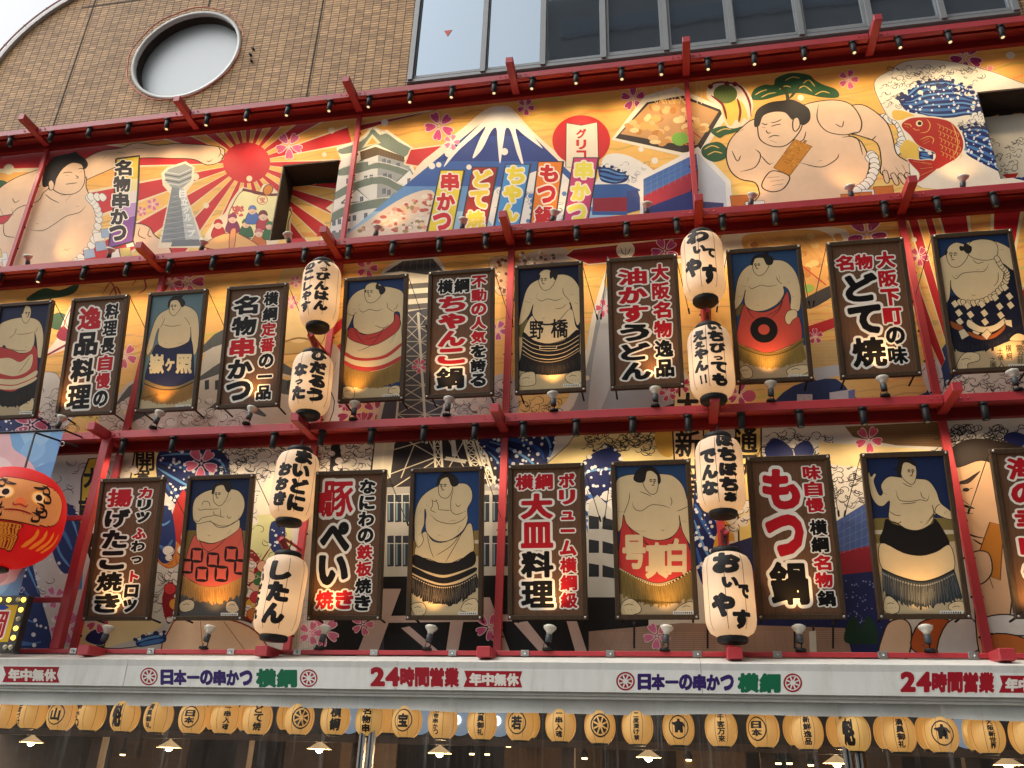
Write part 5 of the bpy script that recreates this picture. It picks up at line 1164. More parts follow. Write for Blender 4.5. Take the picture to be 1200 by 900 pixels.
for x, y, c_ in ((199, 690, (206, 60, 60)), (205, 708, (226, 150, 60)), (280, 660, (214, 90, 110)), (292, 676, (226, 190, 160)), (300, 700, (190, 60, 70)), (284, 692, (90, 130, 90)), (308, 664, (226, 170, 140)), (296, 720, (200, 120, 60)), (308, 712, (150, 40, 60))):
    B.disc((x, y), 7, 7, c_, 12); B.line([(x + 7 * math.cos(t), y + 7 * math.sin(t)) for t in np.linspace(0, 6.28, 14)], .009, (110, 30, 40), 0); B.line([(x - 3, y), (x - 1, y - 1)], .006, INKM, 0); B.line([(x + 2, y), (x + 4, y - 1)], .006, INKM, 0); B.line([(x - 2, y + 3), (x + 3, y + 3)], .006, INKM, 0)
B.blossom(340, 728, 13, (206, 100, 130), rot=.1); B.blossom(150, 700, 15, (196, 110, 140)); B.blossom(64, 700, 13, (196, 110, 150), rot=.5)
# foot of the steel tower, street building below
B.a((40, 34, 38), (440, 505), (600, 500), (596, 575), (430, 580), sm=0)
B.a((206, 196, 176), (440, 512), (462, 510), (452, 575), (434, 575), sm=0)
for a0, a1, b0, b1, n in (((452, 512), (446, 560), (462, 512), (456, 560), 5), ((508, 510), (512, 575), (516, 510), (520, 575), 5), ((540, 505), (556, 560), (550, 505), (568, 560), 6), ((555, 505), (575, 575), (562, 505), (582, 575), 5)): lattice(B, a0, a1, b0, b1, n, (206, 196, 172)); B.line([a0, a1], .03, (214, 204, 180), 0, False); B.line([b0, b1], .03, (214, 204, 180), 0, False)
for p, q in (((458, 528), (500, 516)), ((456, 556), (510, 536)), ((470, 560), (486, 520)), ((500, 510), (512, 536)), ((520, 538), (548, 540)), ((524, 512), (546, 552)), ((546, 512), (524, 552)), ((456, 575), (510, 540)), ((480, 518), (512, 536))): B.line([p, q], .014, (196, 184, 160), 0, False)
B.line([(522, 537), (546, 541)], .05, (206, 198, 180), 0, False); B.a((206, 200, 190), (528, 514), (533, 513), (536, 534), (530, 535), sm=0)
B.a((186, 182, 172), (430, 572), (606, 566), (606, 692), (425, 694), sm=0); B.a((150, 146, 140), (430, 572), (606, 566), (606, 574), (430, 580), sm=0)
for y0, y1 in ((580, 612), (628, 664)):
    for x in list(range(454, 480, 9)) + list(range(566, 606, 11)): B.a((44, 52, 62), (x, y0), (x + 7.5, y0 - .4), (x + 7.5, y1 - .4), (x, y1), sm=0); B.a((120, 140, 150), (x + 1, y0 + 8), (x + 3, y0 + 8), (x + 3, y1 - 2), (x + 1, y1 - 2), sm=0); B.line([(x, y0 + 9), (x + 7.5, y0 + 9)], .01, (196, 194, 184), 0, False)
B.a((24, 22, 24), (425, 676), (620, 674), (760, 700), (760, 772), (360, 772), sm=0); B.a((60, 56, 58), (425, 690), (450, 690), (450, 772), (425, 772), sm=0)
for pts in (((448, 690), (470, 690), (440, 772), (416, 772)), ((560, 700), (574, 700), (600, 770), (584, 770)), ((602, 730), (618, 728), (650, 768), (636, 768)), ((664, 728), (676, 728), (690, 770), (676, 770)), ((532, 700), (548, 700), (536, 768), (522, 768)), ((440, 722), (600, 720), (600, 728), (440, 730)), ((470, 736), (480, 734), (520, 768), (508, 768))): B.a((186, 160, 150), *pts, sm=0)
B.blossom(573, 735, 16, (196, 90, 130), rot=.2); B.blossom(380, 740, 18, (196, 110, 140), rot=.5); B.blossom(425, 732, 13, (196, 100, 130)); B.blossom(364, 742, 14, (190, 100, 130))
# blue billows right of the tower
B.billow([(558, 505), (600, 500), (640, 500), (650, 520), (640, 545), (630, 565), (610, 580), (596, 575), (580, 545), (566, 525)], (26, 34, 80), (40, 74, 140), 5); B.spray(562, 508, 636, 572, 110, .9, 2.4)
B.a((222, 200, 140), (636, 560), (665, 522), (690, 508), (830, 500), (830, 545), (740, 560), out=(60, 50, 40), w=.010); B.foam(690, 504, 790, 530, 80, 7, (54, 46, 44), .010); B.a((206, 160, 70), (768, 506), (788, 502), (788, 534), (772, 530))
B.billow([(678, 560), (690, 535), (715, 525), (728, 540), (724, 600), (716, 690), (700, 690), (692, 640), (684, 600)], (28, 36, 84), (70, 110, 170), 4); B.spray(682, 540, 724, 690, 110, .9, 2.4); B.foam(684, 575, 722, 610, 14, 8, (60, 60, 80), .009, fill=(210, 208, 204))
B.a((186, 184, 178), (690, 590), (700, 580), (716, 596), (724, 640), (730, 700), (686, 700), sm=0)
for y in (604, 632, 660): B.a((40, 44, 50), (690, y), (702, y + 2), (702, y + 16), (690, y + 16), sm=0); B.a((40, 44, 50), (706, y + 2), (720, y + 6), (720, y + 18), (706, y + 16), sm=0)
# signs behind the lanterns, right hand pictures
B.a((214, 186, 140), (788, 500), (824, 498), (830, 640), (796, 640), sm=0, out=INKM, w=.02); B.text([('新', (30, 24, 22), 806, 520, 30, -32), ('世', (30, 24, 22), 808, 552, 28, -30), ('界', (30, 24, 22), 810, 584, 28, -30)], None, 0, .025)
B.a((214, 186, 110), (862, 498), (892, 496), (892, 640), (866, 640), sm=0, out=INKM, w=.02); B.text([('通', (30, 24, 22), 874, 516, 28, -30), ('天', (30, 24, 22), 876, 548, 26, -30)], None, 0, .025)
B.billow([(816, 560), (832, 580), (850, 620), (846, 690), (826, 690), (812, 640)], (28, 36, 84), (50, 90, 150), 4); B.spray(812, 560, 850, 690, 90, .9, 2.6); B.a((206, 160, 60), (836, 640), (850, 610), (862, 640), (860, 700), (840, 690)); B.foam(850, 590, 880, 640, 18, 7, (60, 54, 56), .009, fill=(210, 200, 186))
B.foam(890, 506, 975, 560, 90, 7, (50, 44, 46), .010); B.a((36, 44, 92), (896, 530), (906, 514), (922, 520), (930, 534), (912, 548)); B.a((36, 44, 92), (930, 526), (946, 516), (954, 530), (940, 544)); B.foam(975, 545, 1012, 595, 40, 6, (54, 48, 50), .009)
B.a((222, 196, 140), (960, 520), (985, 520), (1110, 530), (1110, 545), (980, 545)); B.a((120, 92, 60), (990, 500), (1100, 494), (1108, 524), (1050, 522), (1000, 512), sm=0)
for k in range(9): B.line([(992 + k * 2, 500 + k * 2.4), (1106, 496 + k * 3)], .008, (70, 54, 40), 0)
B.blossom(1018, 515, 16, (206, 84, 110), rot=.2)
B.a((66, 84, 134), (978, 612), (1030, 580), (1034, 640), (980, 650), sm=0); B.a((130, 34, 46), (978, 648), (1034, 636), (1036, 672), (982, 676), sm=0); B.a((34, 38, 80), (860, 700), (982, 674), (1036, 668), (1048, 772), (860, 772), sm=0); B.spray(990, 680, 1034, 740, 70, .5, 1.1, (120, 130, 170))
for k in range(8): B.line([(982 + k * 7, 612 - k * 4), (982 + k * 7, 650 - k * 1.6)], .006, (120, 140, 180), 0)
for k in range(5): B.line([(980, 618 + k * 8), (1033, 588 + k * 11)], .006, (120, 140, 180), 0)
B.a((40, 40, 74), (848, 640), (885, 628), (890, 700), (850, 700), sm=0); B.a((110, 36, 46), (850, 672), (890, 668), (890, 720), (850, 720), sm=0)
B.a((150, 122, 106), (690, 740), (800, 730), (990, 736), (1000, 772), (690, 772), sm=0)
for k in range(14): B.line([(700 + k * 2, 742 + k * 2.3), (990, 740 + k * 2.4)], .006, (190, 164, 146), 0)
for k in range(26): x = 700 + k * 11.5; B.line([(x, 738), (x - 14 + k, 770)], .006, (112, 88, 78), 0)
for x, h in ((742, 26), (930, 24), (952, 22), (975, 26), (828, 40)): B.a((40, 36, 40), (x, 758 - h), (x + 2.4, 758 - h), (x + 2.4, 760), (x, 760), sm=0); B.disc((x + 1, 756 - h), 2, 2.4, (60, 54, 54), 8)
for x in (1000, 1018): B.a((30, 54, 40), (x - 10, 752), (x - 8, 734), (x, 722), (x + 9, 736), (x + 10, 754))
B.a((206, 202, 190), (948, 740), (956, 739), (957, 764), (949, 764), sm=0); B.blossom(770, 745, 16, (206, 110, 150), rot=.4)
# wrestler biting into a skewer, at the far end
B.foam(1105, 500, 1200, 530, 90, 7, (50, 44, 46), .010); B.a((40, 44, 90), (1176, 512), (1190, 506), (1210, 516), (1190, 524))
B.a((206, 172, 140), (1030, 772), (1036, 740), (1044, 728), (1060, 726), (1068, 740), (1062, 772), out=INKM, w=.016); B.a((176, 84, 40), (1068, 760), (1078, 730), (1110, 726), (1120, 748), (1100, 768), out=INKM, w=.014); B.a((206, 200, 196), (1110, 730), (1140, 726), (1150, 760), (1100, 768), out=INKM, w=.014)
B.a((218, 172, 130), (1112, 560), (1120, 536), (1150, 530), (1180, 545), (1188, 600), (1176, 640), (1186, 700), (1170, 768), (1148, 768), (1140, 680), (1136, 640), (1116, 610), out=INKM, w=.014); B.a((50, 40, 34), (1108, 545), (1116, 524), (1140, 514), (1176, 518), (1200, 526), (1200, 545), (1176, 548), (1150, 540), (1124, 548))
B.a((60, 46, 38), (1120, 566), (1132, 562), (1148, 552), (1146, 556), (1134, 567)); B.l((1118, 562), (1112, 580), (1116, 586), (1124, 586), w=.02); B.l((1112, 596), (1124, 592), (1142, 596), w=.03); B.disc((1132, 574), 4, 2.4, (40, 30, 26), 10)
B.l((1108, 545), (1114, 560), (1112, 580), (1112, 600), (1120, 616), (1140, 628), (1164, 632), w=.02)
for L_ in (((1122, 566), (1134, 562), (1146, 554)), ((1126, 576), (1140, 572)), ((1124, 600), (1140, 602)), ((1128, 586), (1136, 592)), ((1140, 632), (1156, 640), (1172, 636)), ((1150, 650), (1164, 690))): B.l(*L_, w=.02)
B.a((190, 118, 44), (1140, 668), (1160, 612), (1176, 616), (1172, 680), sm=0, out=(110, 64, 30), w=.012); B.a((218, 176, 138), (1138, 650), (1158, 648), (1162, 672), (1146, 684), out=INKM, w=.014); B.a((214, 208, 200), (1150, 726), (1180, 720), (1210, 730), (1210, 744), (1160, 742), out=INKM, w=.014); B.a((190, 106, 50), (1160, 744), (1200, 748), (1210, 772), (1156, 772), out=INKM, w=.014)
B.foam(1200, 500, 1330, 560, 60, 8, (60, 54, 56), .010); B.a((218, 172, 130), (1200, 580), (1240, 560), (1290, 580), (1320, 640), (1310, 720), (1250, 740), (1200, 720), out=INKM, w=.014); B.a((190, 106, 50), (1230, 740), (1290, 730), (1340, 750), (1330, 780), (1230, 780), out=INKM, w=.014); B.billow([(1310, 560), (1340, 540), (1400, 560), (1420, 640), (1400, 720), (1350, 740), (1330, 680), (1320, 610)], n=5); B.spray(1310, 560, 1420, 730, 60, 1, 2.6)
mu = thing('mural', 'lower printed mural of blue sea, tower legs and plaza behind the lower signs', 'mural', (0, 0, 2.93), group='printed murals')
boards(mu, -12.4, 7.2, 2.93, 5.775, [], (0, 0, 2.93)); B.build('print', mu, lambda x, z, h: (x, -h, z), origin=(0, 0, 2.93))
# ================================================================ framed signs
SW, SH, TILT = .45, 1.76, 9.8
LO = dict(z=3.315, y=-.35); MI = dict(z=6.095, y=-.36)
KR = {'k': (16, 14, 13), 'r': (176, 24, 34)}
WHITE_INK = (226, 220, 208)

def sign_body(name, label, cat, x, row, board='sign_board', hw=SW):
    t = thing(name, label, cat, (x, row['y'], row['z']), (RAD(TILT), 0, 0), 'framed signs hung on the facade')
    mb = MB(); mb.box((-hw + .03, -.018, .03), (hw - .03, .02, SH - .03), board); mb.build('board', t)
    fr = MB(); fw = .055
    fr.box((-hw, -.04, 0), (hw, .03, fw), 'sign_frame', .006); fr.box((-hw, -.04, SH - fw), (hw, .03, SH), 'sign_frame', .006)
    fr.box((-hw, -.0395, fw + .0008), (-hw + fw, .0295, SH - fw - .0008), 'sign_frame', .006); fr.box((hw - fw, -.0395, fw + .0008), (hw, .0295, SH - fw - .0008), 'sign_frame', .006)
    f = fr.build('frame', t)
    for sx in (-1, 1):
        for zz in (fw / 2, SH - fw / 2):
            b = MB(); b.lathe([(.013, -.041), (.014, -.047), (.008, -.052)], 'steel', (sx * (hw - fw / 2), 0, zz), 10, 'y'); b.build('corner_bolt', f)
    # stay wires from the top corners back to the wall, and the lower brackets
    ca, sa = math.cos(RAD(TILT)), math.sin(RAD(TILT))
    for sx in (-1, 1):
        wl = Vector((sx * (hw + .10), -row['y'] - .03, SH - .62)); lx = (wl.x, wl.y * ca + (SH - .62) * 0 + 0, wl.z)
        Yw, Zw = -row['y'] - .035, SH - .55
        loc = (sx * (hw + .13), Yw * ca + Zw * sa, -Yw * sa + Zw * ca)
        b = MB(); b.tube([(sx * (hw - .01), .03, SH - .03), loc], .005, 'rope', 5); b.tube([loc, (loc[0] - sx * .01, loc[1] - .05, loc[2] + .06)], .012, 'rope', 6); b.build('stay_wire', t)
        Yw, Zw = -row['y'] - .035, .03
        loc = (sx * (hw - .06), Yw * ca + Zw * sa, -Yw * sa + Zw * ca)
        b = MB(); b.tube([(sx * (hw - .06), .02, .04), loc], .012, 'black_metal', 6); b.build('bracket', t)
    return t

def text_sign(x, row, label, cols, name='menu_sign'):
    """cols: (chars, colours, u centre, u width, v0, v1[, horizontal])"""
    t = sign_body(name, label, 'sign', x, row)
    p = Print((-SW + .055, .055, SW - .055, SH - .055)); items = []
    for c in cols:
        chars, cl, u, uw, v0, v1 = c[:6]; n = len(chars)
        if len(cl) == 1: cl = cl * n
        if len(c) > 6:
            for i, ch in enumerate(chars): items.append((ch, KR[cl[i]], (u - .5 + uw * (i - (n - 1) / 2)) * .9, (1 - (v0 + v1) / 2) * SH, uw * .84, (v1 - v0) * SH * .93))
        else:
            d = (v1 - v0) / n
            for i, ch in enumerate(chars): items.append((ch, KR[cl[i]], (u - .5) * .9, (1 - (v0 + d * (i + .5))) * SH, uw * .80, d * SH * .90 if ch != 'ー' else d * SH * .95))
    p.text(items, WHITE_INK, .078)
    p.build('lettering', t, lambda x, z, h: (x, -.0185 - h, z))
    return t

text_sign(-7.88, MI, "brown sign reading chef's proud fine dishes, left of the navy aproned wrestler", [('料理長自慢の', 'kkkrrk', .74, .28, .06, .94), ('逸品料理', 'rkkk', .36, .46, .07, .955)])
text_sign(-5.455, MI, 'brown sign with black and one red character for famous skewers', [('横綱定番の一品', 'kkrrkkk', .74, .27, .06, .95), ('名物串かつ', 'kkrkk', .33, .46, .075, .95)])
text_sign(-2.545, MI, 'brown sign in mostly red brush letters for wrestlers hotpot above a black last character', [('不動の人気を誇る', 'rrrrrkkk', .77, .26, .05, .93), ('横綱', 'kk', .385, .25, .065, .19, 1), ('ちゃんこ', 'rrrr', .37, .46, .20, .75), ('鍋', 'k', .36, .47, .76, .94)])
text_sign(-.17, MI, 'brown sign with three red then three black characters for noodles', [('大阪名物逸品', 'rrrrkk', .75, .28, .06, .93), ('油かすうどん', 'rrrkkk', .36, .46, .08, .94)])
text_sign(2.545, MI, 'brown sign with large black brush letters for miso stew, beside the red canopy post', [('大阪下町の味', 'rrrrkk', .74, .27, .09, .92), ('名物', 'rr', .335, .25, .10, .225, 1), ('どて焼', 'k', .39, .48, .235, .935)])
text_sign(-6.70, LO, 'brown sign with one red and five black characters for fried octopus balls', [('カリッ', 'rkk', .72, .24, .07, .33), ('ふわっ', 'rkk', .70, .24, .36, .62), ('トロッ', 'rkk', .68, .24, .65, .95), ('揚げたこ焼き', 'rkkkkk', .33, .44, .07, .955)])
text_sign(-3.77, LO, 'brown sign with a big red pork character over black letters', [('なにわの鉄板焼き', 'kkkkrrkk', .745, .25, .06, .945), ('豚', 'r', .33, .50, .055, .33), ('ぺい', 'k', .32, .47, .34, .785), ('焼き', 'rr', .36, .27, .80, .935, 1)])
text_sign(-1.375, LO, 'brown sign with two red and two black characters for big platter dishes', [('ボリューム横綱級', 'r', .77, .24, .06, .935), ('横綱', 'rr', .345, .255, .06, .175, 1), ('大皿料理', 'rrkk', .375, .47, .185, .935)])
text_sign(1.345, LO, 'brown sign with two large red letters over a black hotpot character', [('味自慢', 'r', .77, .24, .06, .365), ('横綱', 'k', .785, .23, .40, .61), ('名物', 'r', .79, .23, .615, .82), ('鍋', 'k', .80, .23, .825, .93), ('もつ鍋', 'rrk', .39, .50, .065, .93)])
text_sign(3.88, LO, 'brown sign with red letters about sea and mountain bounty, cut by the picture edge', [('海の幸山の幸', 'r', .33, .38, .05, .955)])

# ================================================================ paper lanterns
def lantern_radius(z, H, R):
    k = min(z, H - z) / (.22 * H)
    if k >= 1: return R
    k = max(0, k); return R * (.56 + .44 * math.sqrt(max(0, 1 - (1 - k) ** 2)))

def big_lantern(x, ztop, zbot, label, cols, face=0.0, lean=(0, 0)):
    face += math.atan2(-x, 9.3)
    t = thing('paper_lantern', label, 'lantern', (x, -.66, zbot), (RAD(lean[0]), RAD(lean[1]), 0), 'tall white paper lanterns')
    H = ztop - zbot - .12; R = .262; b0 = .06
    p = Print(); nth, nz = 64, 20; paper = (228, 212, 190)
    vs = [(-math.pi + 2 * math.pi * i / nth, H * j / nz) for j in range(nz + 1) for i in range(nth + 1)]
    p.raw(vs, [(j * (nth + 1) + i, j * (nth + 1) + i + 1, (j + 1) * (nth + 1) + i + 1, (j + 1) * (nth + 1) + i) for j in range(nz) for i in range(nth)], paper, 0)
    for k in range(8):
        a = -math.pi + (k + .5) * math.pi / 4 + .2
        p.line([(a + .0 * z, H * z) for z in np.linspace(0.0, 1, 17)], .024, (96, 74, 58), 0, False, 1.9e-3)
    items = []
    for chars, a, hw, v0, v1 in cols:
        n = len(chars); wts = [(.62 if c in 'ぁぃぅぇぉっゃゅょ' else .85 if c in 'いの' else 1) for c in chars]; tot = sum(wts); z = v0
        for c, w_ in zip(chars, wts):
            d = (v1 - v0) * w_ / tot; items.append((c, (22, 18, 17), face + a + RNG.uniform(-.03, .03), H * (1 - (z + d / 2)), hw * (.72 if w_ < .7 else 1), d * H * .95)); z += d
    p.layer = 50; p.text(items, None, 0, .085)
    def to3(th, z, h):
        r = lantern_radius(z, H, R) * (1 - .006 * math.cos(8 * (th - .2)) ** 2) + h
        return (r * math.sin(th), -r * math.cos(th), b0 + z)
    p.build('paper_shade', t, to3, 'lantern_paper', smooth_shade=True)
    for nm, z0, z1 in (('bottom_cap', 0, .075), ('top_cap', b0 + H - .015, b0 + H + .06)):
        mb = MB(); mb.lathe([(.02, z0), (.145, z0 + .002), (.158, z0 + .02), (.158, z1 - .02), (.14, z1), (.02, z1)], 'black_metal', (0, 0, 0), 28); mb.build(nm, t)
    mb = MB(); mb.tube([(0, 0, b0 + H + .05), (0, 0, b0 + H + .13), (.02, 0, b0 + H + .17), (0, 0, b0 + H + .2)], .008, 'black_metal', 6); mb.build('hook', t)
    l = bpy.data.lights.new('lantern_bulb', 'POINT'); l.energy = 3.0; l.color = (1, .66, .34); l.shadow_soft_size = .06
    lo = bpy.data.objects.new('lantern_bulb', l); COL.objects.link(lo); lo.location = (x, -.66, zbot + .42)
    return t
big_lantern(-4.48, 8.13, 7.06, 'white paper lantern upper of the pair beside the golden statue, two columns of script', [('べっぴんはん', .22, .74, .01, .90), ('のこしやす', -.58, .66, .08, .90)], -.22, (0, -3))
big_lantern(-4.44, 6.72, 5.78, 'white paper lantern lower of the pair beside the golden statue, leaning onto the beam', [('ひだるう', .30, .86, .01, .92), ('なった', -.60, .78, .26, .90)], -.06, (0, -2))
big_lantern(-4.49, 5.36, 4.38, 'white paper lantern above the crossed arm wrestler, script starting with a thank you', [('まいどに', .30, .86, .02, .94), ('おおき', -.54, .70, .24, .88)], -.08, (0, 1))
big_lantern(-4.47, 4.05, 3.03, 'white paper lantern with three big characters, below the thank you lantern', [('したん', -.06, 1.0, .10, .90), ('くいだおれ', -1.15, .5, .10, .85)], -.12, (0, 2))
big_lantern(.59, 8.12, 7.08, 'white paper lantern hanging highest beside the noodle sign, above a second one', [('わ', -.06, 1.15, .02, .28), ('い', .02, .62, .31, .45), ('て', .50, .5, .36, .52), ('や', -.38, .92, .48, .80), ('す', .40, .72, .62, .93)], -.12)
big_lantern(.595, 6.76, 5.74, 'white paper lantern with two columns and double exclamation marks', [('いちびっても', .36, .76, .01, .95), ('えぇやん', -.44, .70, .12, .74), ('！', -.42, .36, .77, .92), ('！', -.20, .36, .77, .92)], .0)
big_lantern(.60, 5.33, 4.36, 'white paper lantern upper of the pair beside the offal hotpot sign', [('ぼちぼちぁ', .38, .84, .01, .95), ('でんな', -.48, .78, .22, .86)], .0)
big_lantern(.595, 4.01, 3.02, 'white paper lantern lower of the pair beside the offal hotpot sign, welcoming script', [('お', -.02, 1.2, .03, .31), ('い', .02, .66, .34, .48), ('で', .60, .50, .42, .60), ('や', -.34, .98, .52, .82), ('す', .40, .76, .72, .95)], .04)

# ---------------------------------------------------------------- row of round yellow lanterns under the canopy
def fine_poly(p, pts, col, step=.012):
    """a flat shape cut into small cells so that it can wrap round a lantern"""
    a = np.array(pts, float); x0, z0 = a.min(0); x1, z1 = a.max(0); nx_, nz_ = max(1, int((x1 - x0) / step)), max(1, int((z1 - z0) / step)); h = p.lay(a)
    for j in range(nz_):
        r1 = clip_axis(list(a), 1, z0 + (z1 - z0) * j / nz_, False); r1 = clip_axis(r1, 1, z0 + (z1 - z0) * (j + 1) / nz_, True) if len(r1) > 2 else []
        for i in range(nx_):
            r2 = clip_axis(r1, 0, x0 + (x1 - x0) * i / nx_, False) if len(r1) > 2 else []; r2 = clip_axis(r2, 0, x0 + (x1 - x0) * (i + 1) / nx_, True) if len(r2) > 2 else []
            if len(r2) > 2: p.raw(r2, [list(range(len(r2)))], col, h)
def wheel_art(p, cx, cz, r):
    t = np.linspace(0, 2 * math.pi, 33); p.line([(cx + r * math.cos(a), cz + r * math.sin(a)) for a in t], r * .15, (20, 16, 14), 0, False)
    for k in range(8):
        a = 2 * math.pi * k / 8; d = .29
        fine_poly(p, [(cx + r * .8 * math.cos(a - d), cz + r * .8 * math.sin(a - d)), (cx + r * .8 * math.cos(a + d), cz + r * .8 * math.sin(a + d)), (cx + r * .2 * math.cos(a), cz + r * .2 * math.sin(a))], (20, 16, 14))
def ring_art(p, cx, cz, r, chars):
    t = np.linspace(0, 2 * math.pi, 33); p.line([(cx + r * math.cos(a), cz + r * math.sin(a)) for a in t], r * .12, (20, 16, 14), 0, False)
    if chars == 'hat': fine_poly(p, [(cx + r * u, cz + r * v) for u, v in [(-0.12, 0.72), (0.12, 0.72), (0.16, 0.5), (0.45, 0.42), (0.7, 0.1), (0.6, -0.05), (0.42, 0.12), (0.42, -0.5), (0.12, -0.5), (0.08, -0.3), (-0.08, -0.3), (-0.12, -0.5), (-0.42, -0.5), (-0.42, 0.12), (-0.75, 0.3), (-0.7, 0.42), (-0.45, 0.42), (-0.16, 0.5)]], (20, 16, 14))
    else:
        n = len(chars); h = 1.35 * r / n
        p.text([(c, (20, 16, 14), cx, cz + h * ((n - 1) / 2 - i), r * 1.15, h * .95) for i, c in enumerate(chars)], None, 0, .05)

def round_lantern(px, py, y, label, art, face, R=.157, Hh=.325):
    c = on_wall(px, py, y); face = max(-1.2, face) + math.atan2(-c[0], 10 + c[1])
    t = thing('round_lantern', label, 'lantern', tuple(c), (0, 0, 0), 'round yellow lanterns under the white canopy')
    p = Print(); nth, nz = 40, 14; H = Hh
    def prof(z): u = (z - H / 2) / (H / 2) * .87; return R * math.sqrt(max(.02, 1 - u * u * abs(u) ** .3))
    vs = [(-math.pi + 2 * math.pi * i / nth, H * j / nz) for j in range(nz + 1) for i in range(nth + 1)]
    p.raw(vs, [(j * (nth + 1) + i, j * (nth + 1) + i + 1, (j + 1) * (nth + 1) + i + 1, (j + 1) * (nth + 1) + i) for j in range(nz) for i in range(nth)], (228, 192, 126), 0)
    for k in range(8): a = -math.pi + (k + .5) * math.pi / 4 + face * .5; p.line([(a, H * z) for z in np.linspace(0, 1, 13)], .03, (112, 80, 40), 0, False, 5e-4)
    p.layer = 20
    if art is None: pass
    elif art == 'wheel': wheel_art_scaled(p, face, H * .5, H)
    elif art[0] == '@': ring_scaled(p, face, H * .5, H, art[1:])
    else:
        n = len(art); h = H * .80 / n
        p.text([(ch, (22, 17, 14), face, H * .5 + h * ((n - 1) / 2 - i), min(.75, h / R * 1.15), h * .95) for i, ch in enumerate(art)], None, 0, .045)
    def to3(th, z, h_): r = prof(z) + h_; return (r * math.sin(th), -r * math.cos(th), z - H / 2)
    p.build('paper_shade', t, to3, 'small_lantern_paper', smooth_shade=True)
    for nm, z0 in (('bottom_cap', -H / 2 - .012), ('top_cap', H / 2 - .01)):
        mb = MB(); mb.lathe([(.075, z0), (.085, z0 + .004), (.085, z0 + .024), (.07, z0 + .026)], 'black_metal', (0, 0, 0), 18); mb.build(nm, t)
    mb = MB(); mb.tube([(0, 0, H / 2), (0, 0, H / 2 + .09)], .006, 'black_metal', 5); mb.build('hook', t)
    return t
def wheel_art_scaled(p, a, z, H):
    q = Print(); wheel_art(q, 0, 0, .105); merge_scaled(p, q, a, z)
def ring_scaled(p, a, z, H, chars):
    q = Print(); ring_art(q, 0, 0, .105, 'hat' if chars == 'hat' else chars); merge_scaled(p, q, a, z)
def merge_scaled(p, q, a, z):
    p.layer += 4; h0 = p.layer * p.STEP; b = len(p.v)
    p.v += [(a + v[0] / .172, v[1] + h0, z + v[2]) for v in q.v]; p.f += [[b + i for i in f] for f in q.f]; p.c += q.c
ROWL = [(6, 836, 'cut by the left edge of the photo', None, -.9), (38, 836, 'with small side script, second in the row', '二度づけ', -1.1), (73, 838, 'with a ring crest of a mountain, third in the row', '@山', -.5), (107, 838, 'with script turned to its far side, fourth in the row', '串かつ', -1.2), (147, 839, 'with black crest and strokes, fifth in the row', '魁', -.62), (186, 840, 'with script on its side, sixth in the row', '満員御礼', -.72),
        (227, 841, 'with a ring crest reading Japan', '@日本', -.30), (264, 841, 'reading one skewer soul, beside the Japan crest lantern', '一串入魂', .10), (302, 842, 'reading miso stew in three characters', 'どて焼', .02), (351, 842, 'with a wheel crest, beside the miso stew lantern', 'wheel', .12), (393, 842, 'reading the shop name, just right of the wheel crest one', '横綱', .0), (434, 844, 'half hidden behind the first aluminium pole', '名物串', -.3),
        (477, 845, 'with a ring crest, right after the first pole', '@宝', -.30), (519, 846, 'reading fried skewers, above a lit pendant lamp', '名物串かつ', -.52), (565, 847, 'reading full house thanks, between two blue globes', '満員御礼', -.12), (610, 848, 'with a ring crest of a tower', '@若', -.28), (657, 849, 'reading one skewer soul, right of the tower crest', '一串入魂', -.12), (703, 851, 'with a wheel crest in the middle of the row', 'wheel', .02),
        (747, 852, 'warning about dipping twice', '二度漬け禁', -.08), (795, 853, 'with a wrestler crest in a ring, right of the dipping one', '@hat', .02), (845, 854, 'reading a thousand guests', '千客万来', .0), (894, 855, 'with a ring crest on its side', '@日本', -.42), (945, 857, 'reading fresh delicacies in four characters', '新鮮逸品', .06), (1000, 859, 'partly behind the second aluminium pole', '魁', -.3),
        (1053, 860, 'reading full house thanks, after the second pole', '満員御礼', .12), (1102, 860, 'with a wrestler crest in a ring, near the far end', '@hat', .14), (1156, 861, 'reading new world in large characters', '大阪新世界', .30), (1204, 862, 'cut by the right edge of the photo', None, .4)]
for px, py, lab, art, face in ROWL:
    round_lantern(px, py, -.70 + RNG.uniform(-.03, .03), 'round yellow lantern ' + lab, art, face)
for px, py, lab in ((256, 839, 'behind the one skewer soul lantern'), (293, 840, 'behind the miso stew lantern'), (340, 839, 'behind the wheel crest'), (456, 842, 'behind the first pole'), (617, 847, 'behind the tower crest lantern'), (935, 855, 'behind the fresh delicacies lantern'), (986, 857, 'right before the second pole'), (1042, 859, 'behind the full house lantern past the second pole'), (1091, 859, 'behind the far wrestler crest lantern'), (1146, 860, 'behind the new world lantern')):
    round_lantern(px, py, -.42, 'pale yellow lantern in the second row ' + lab, None, 0, .145, .31)

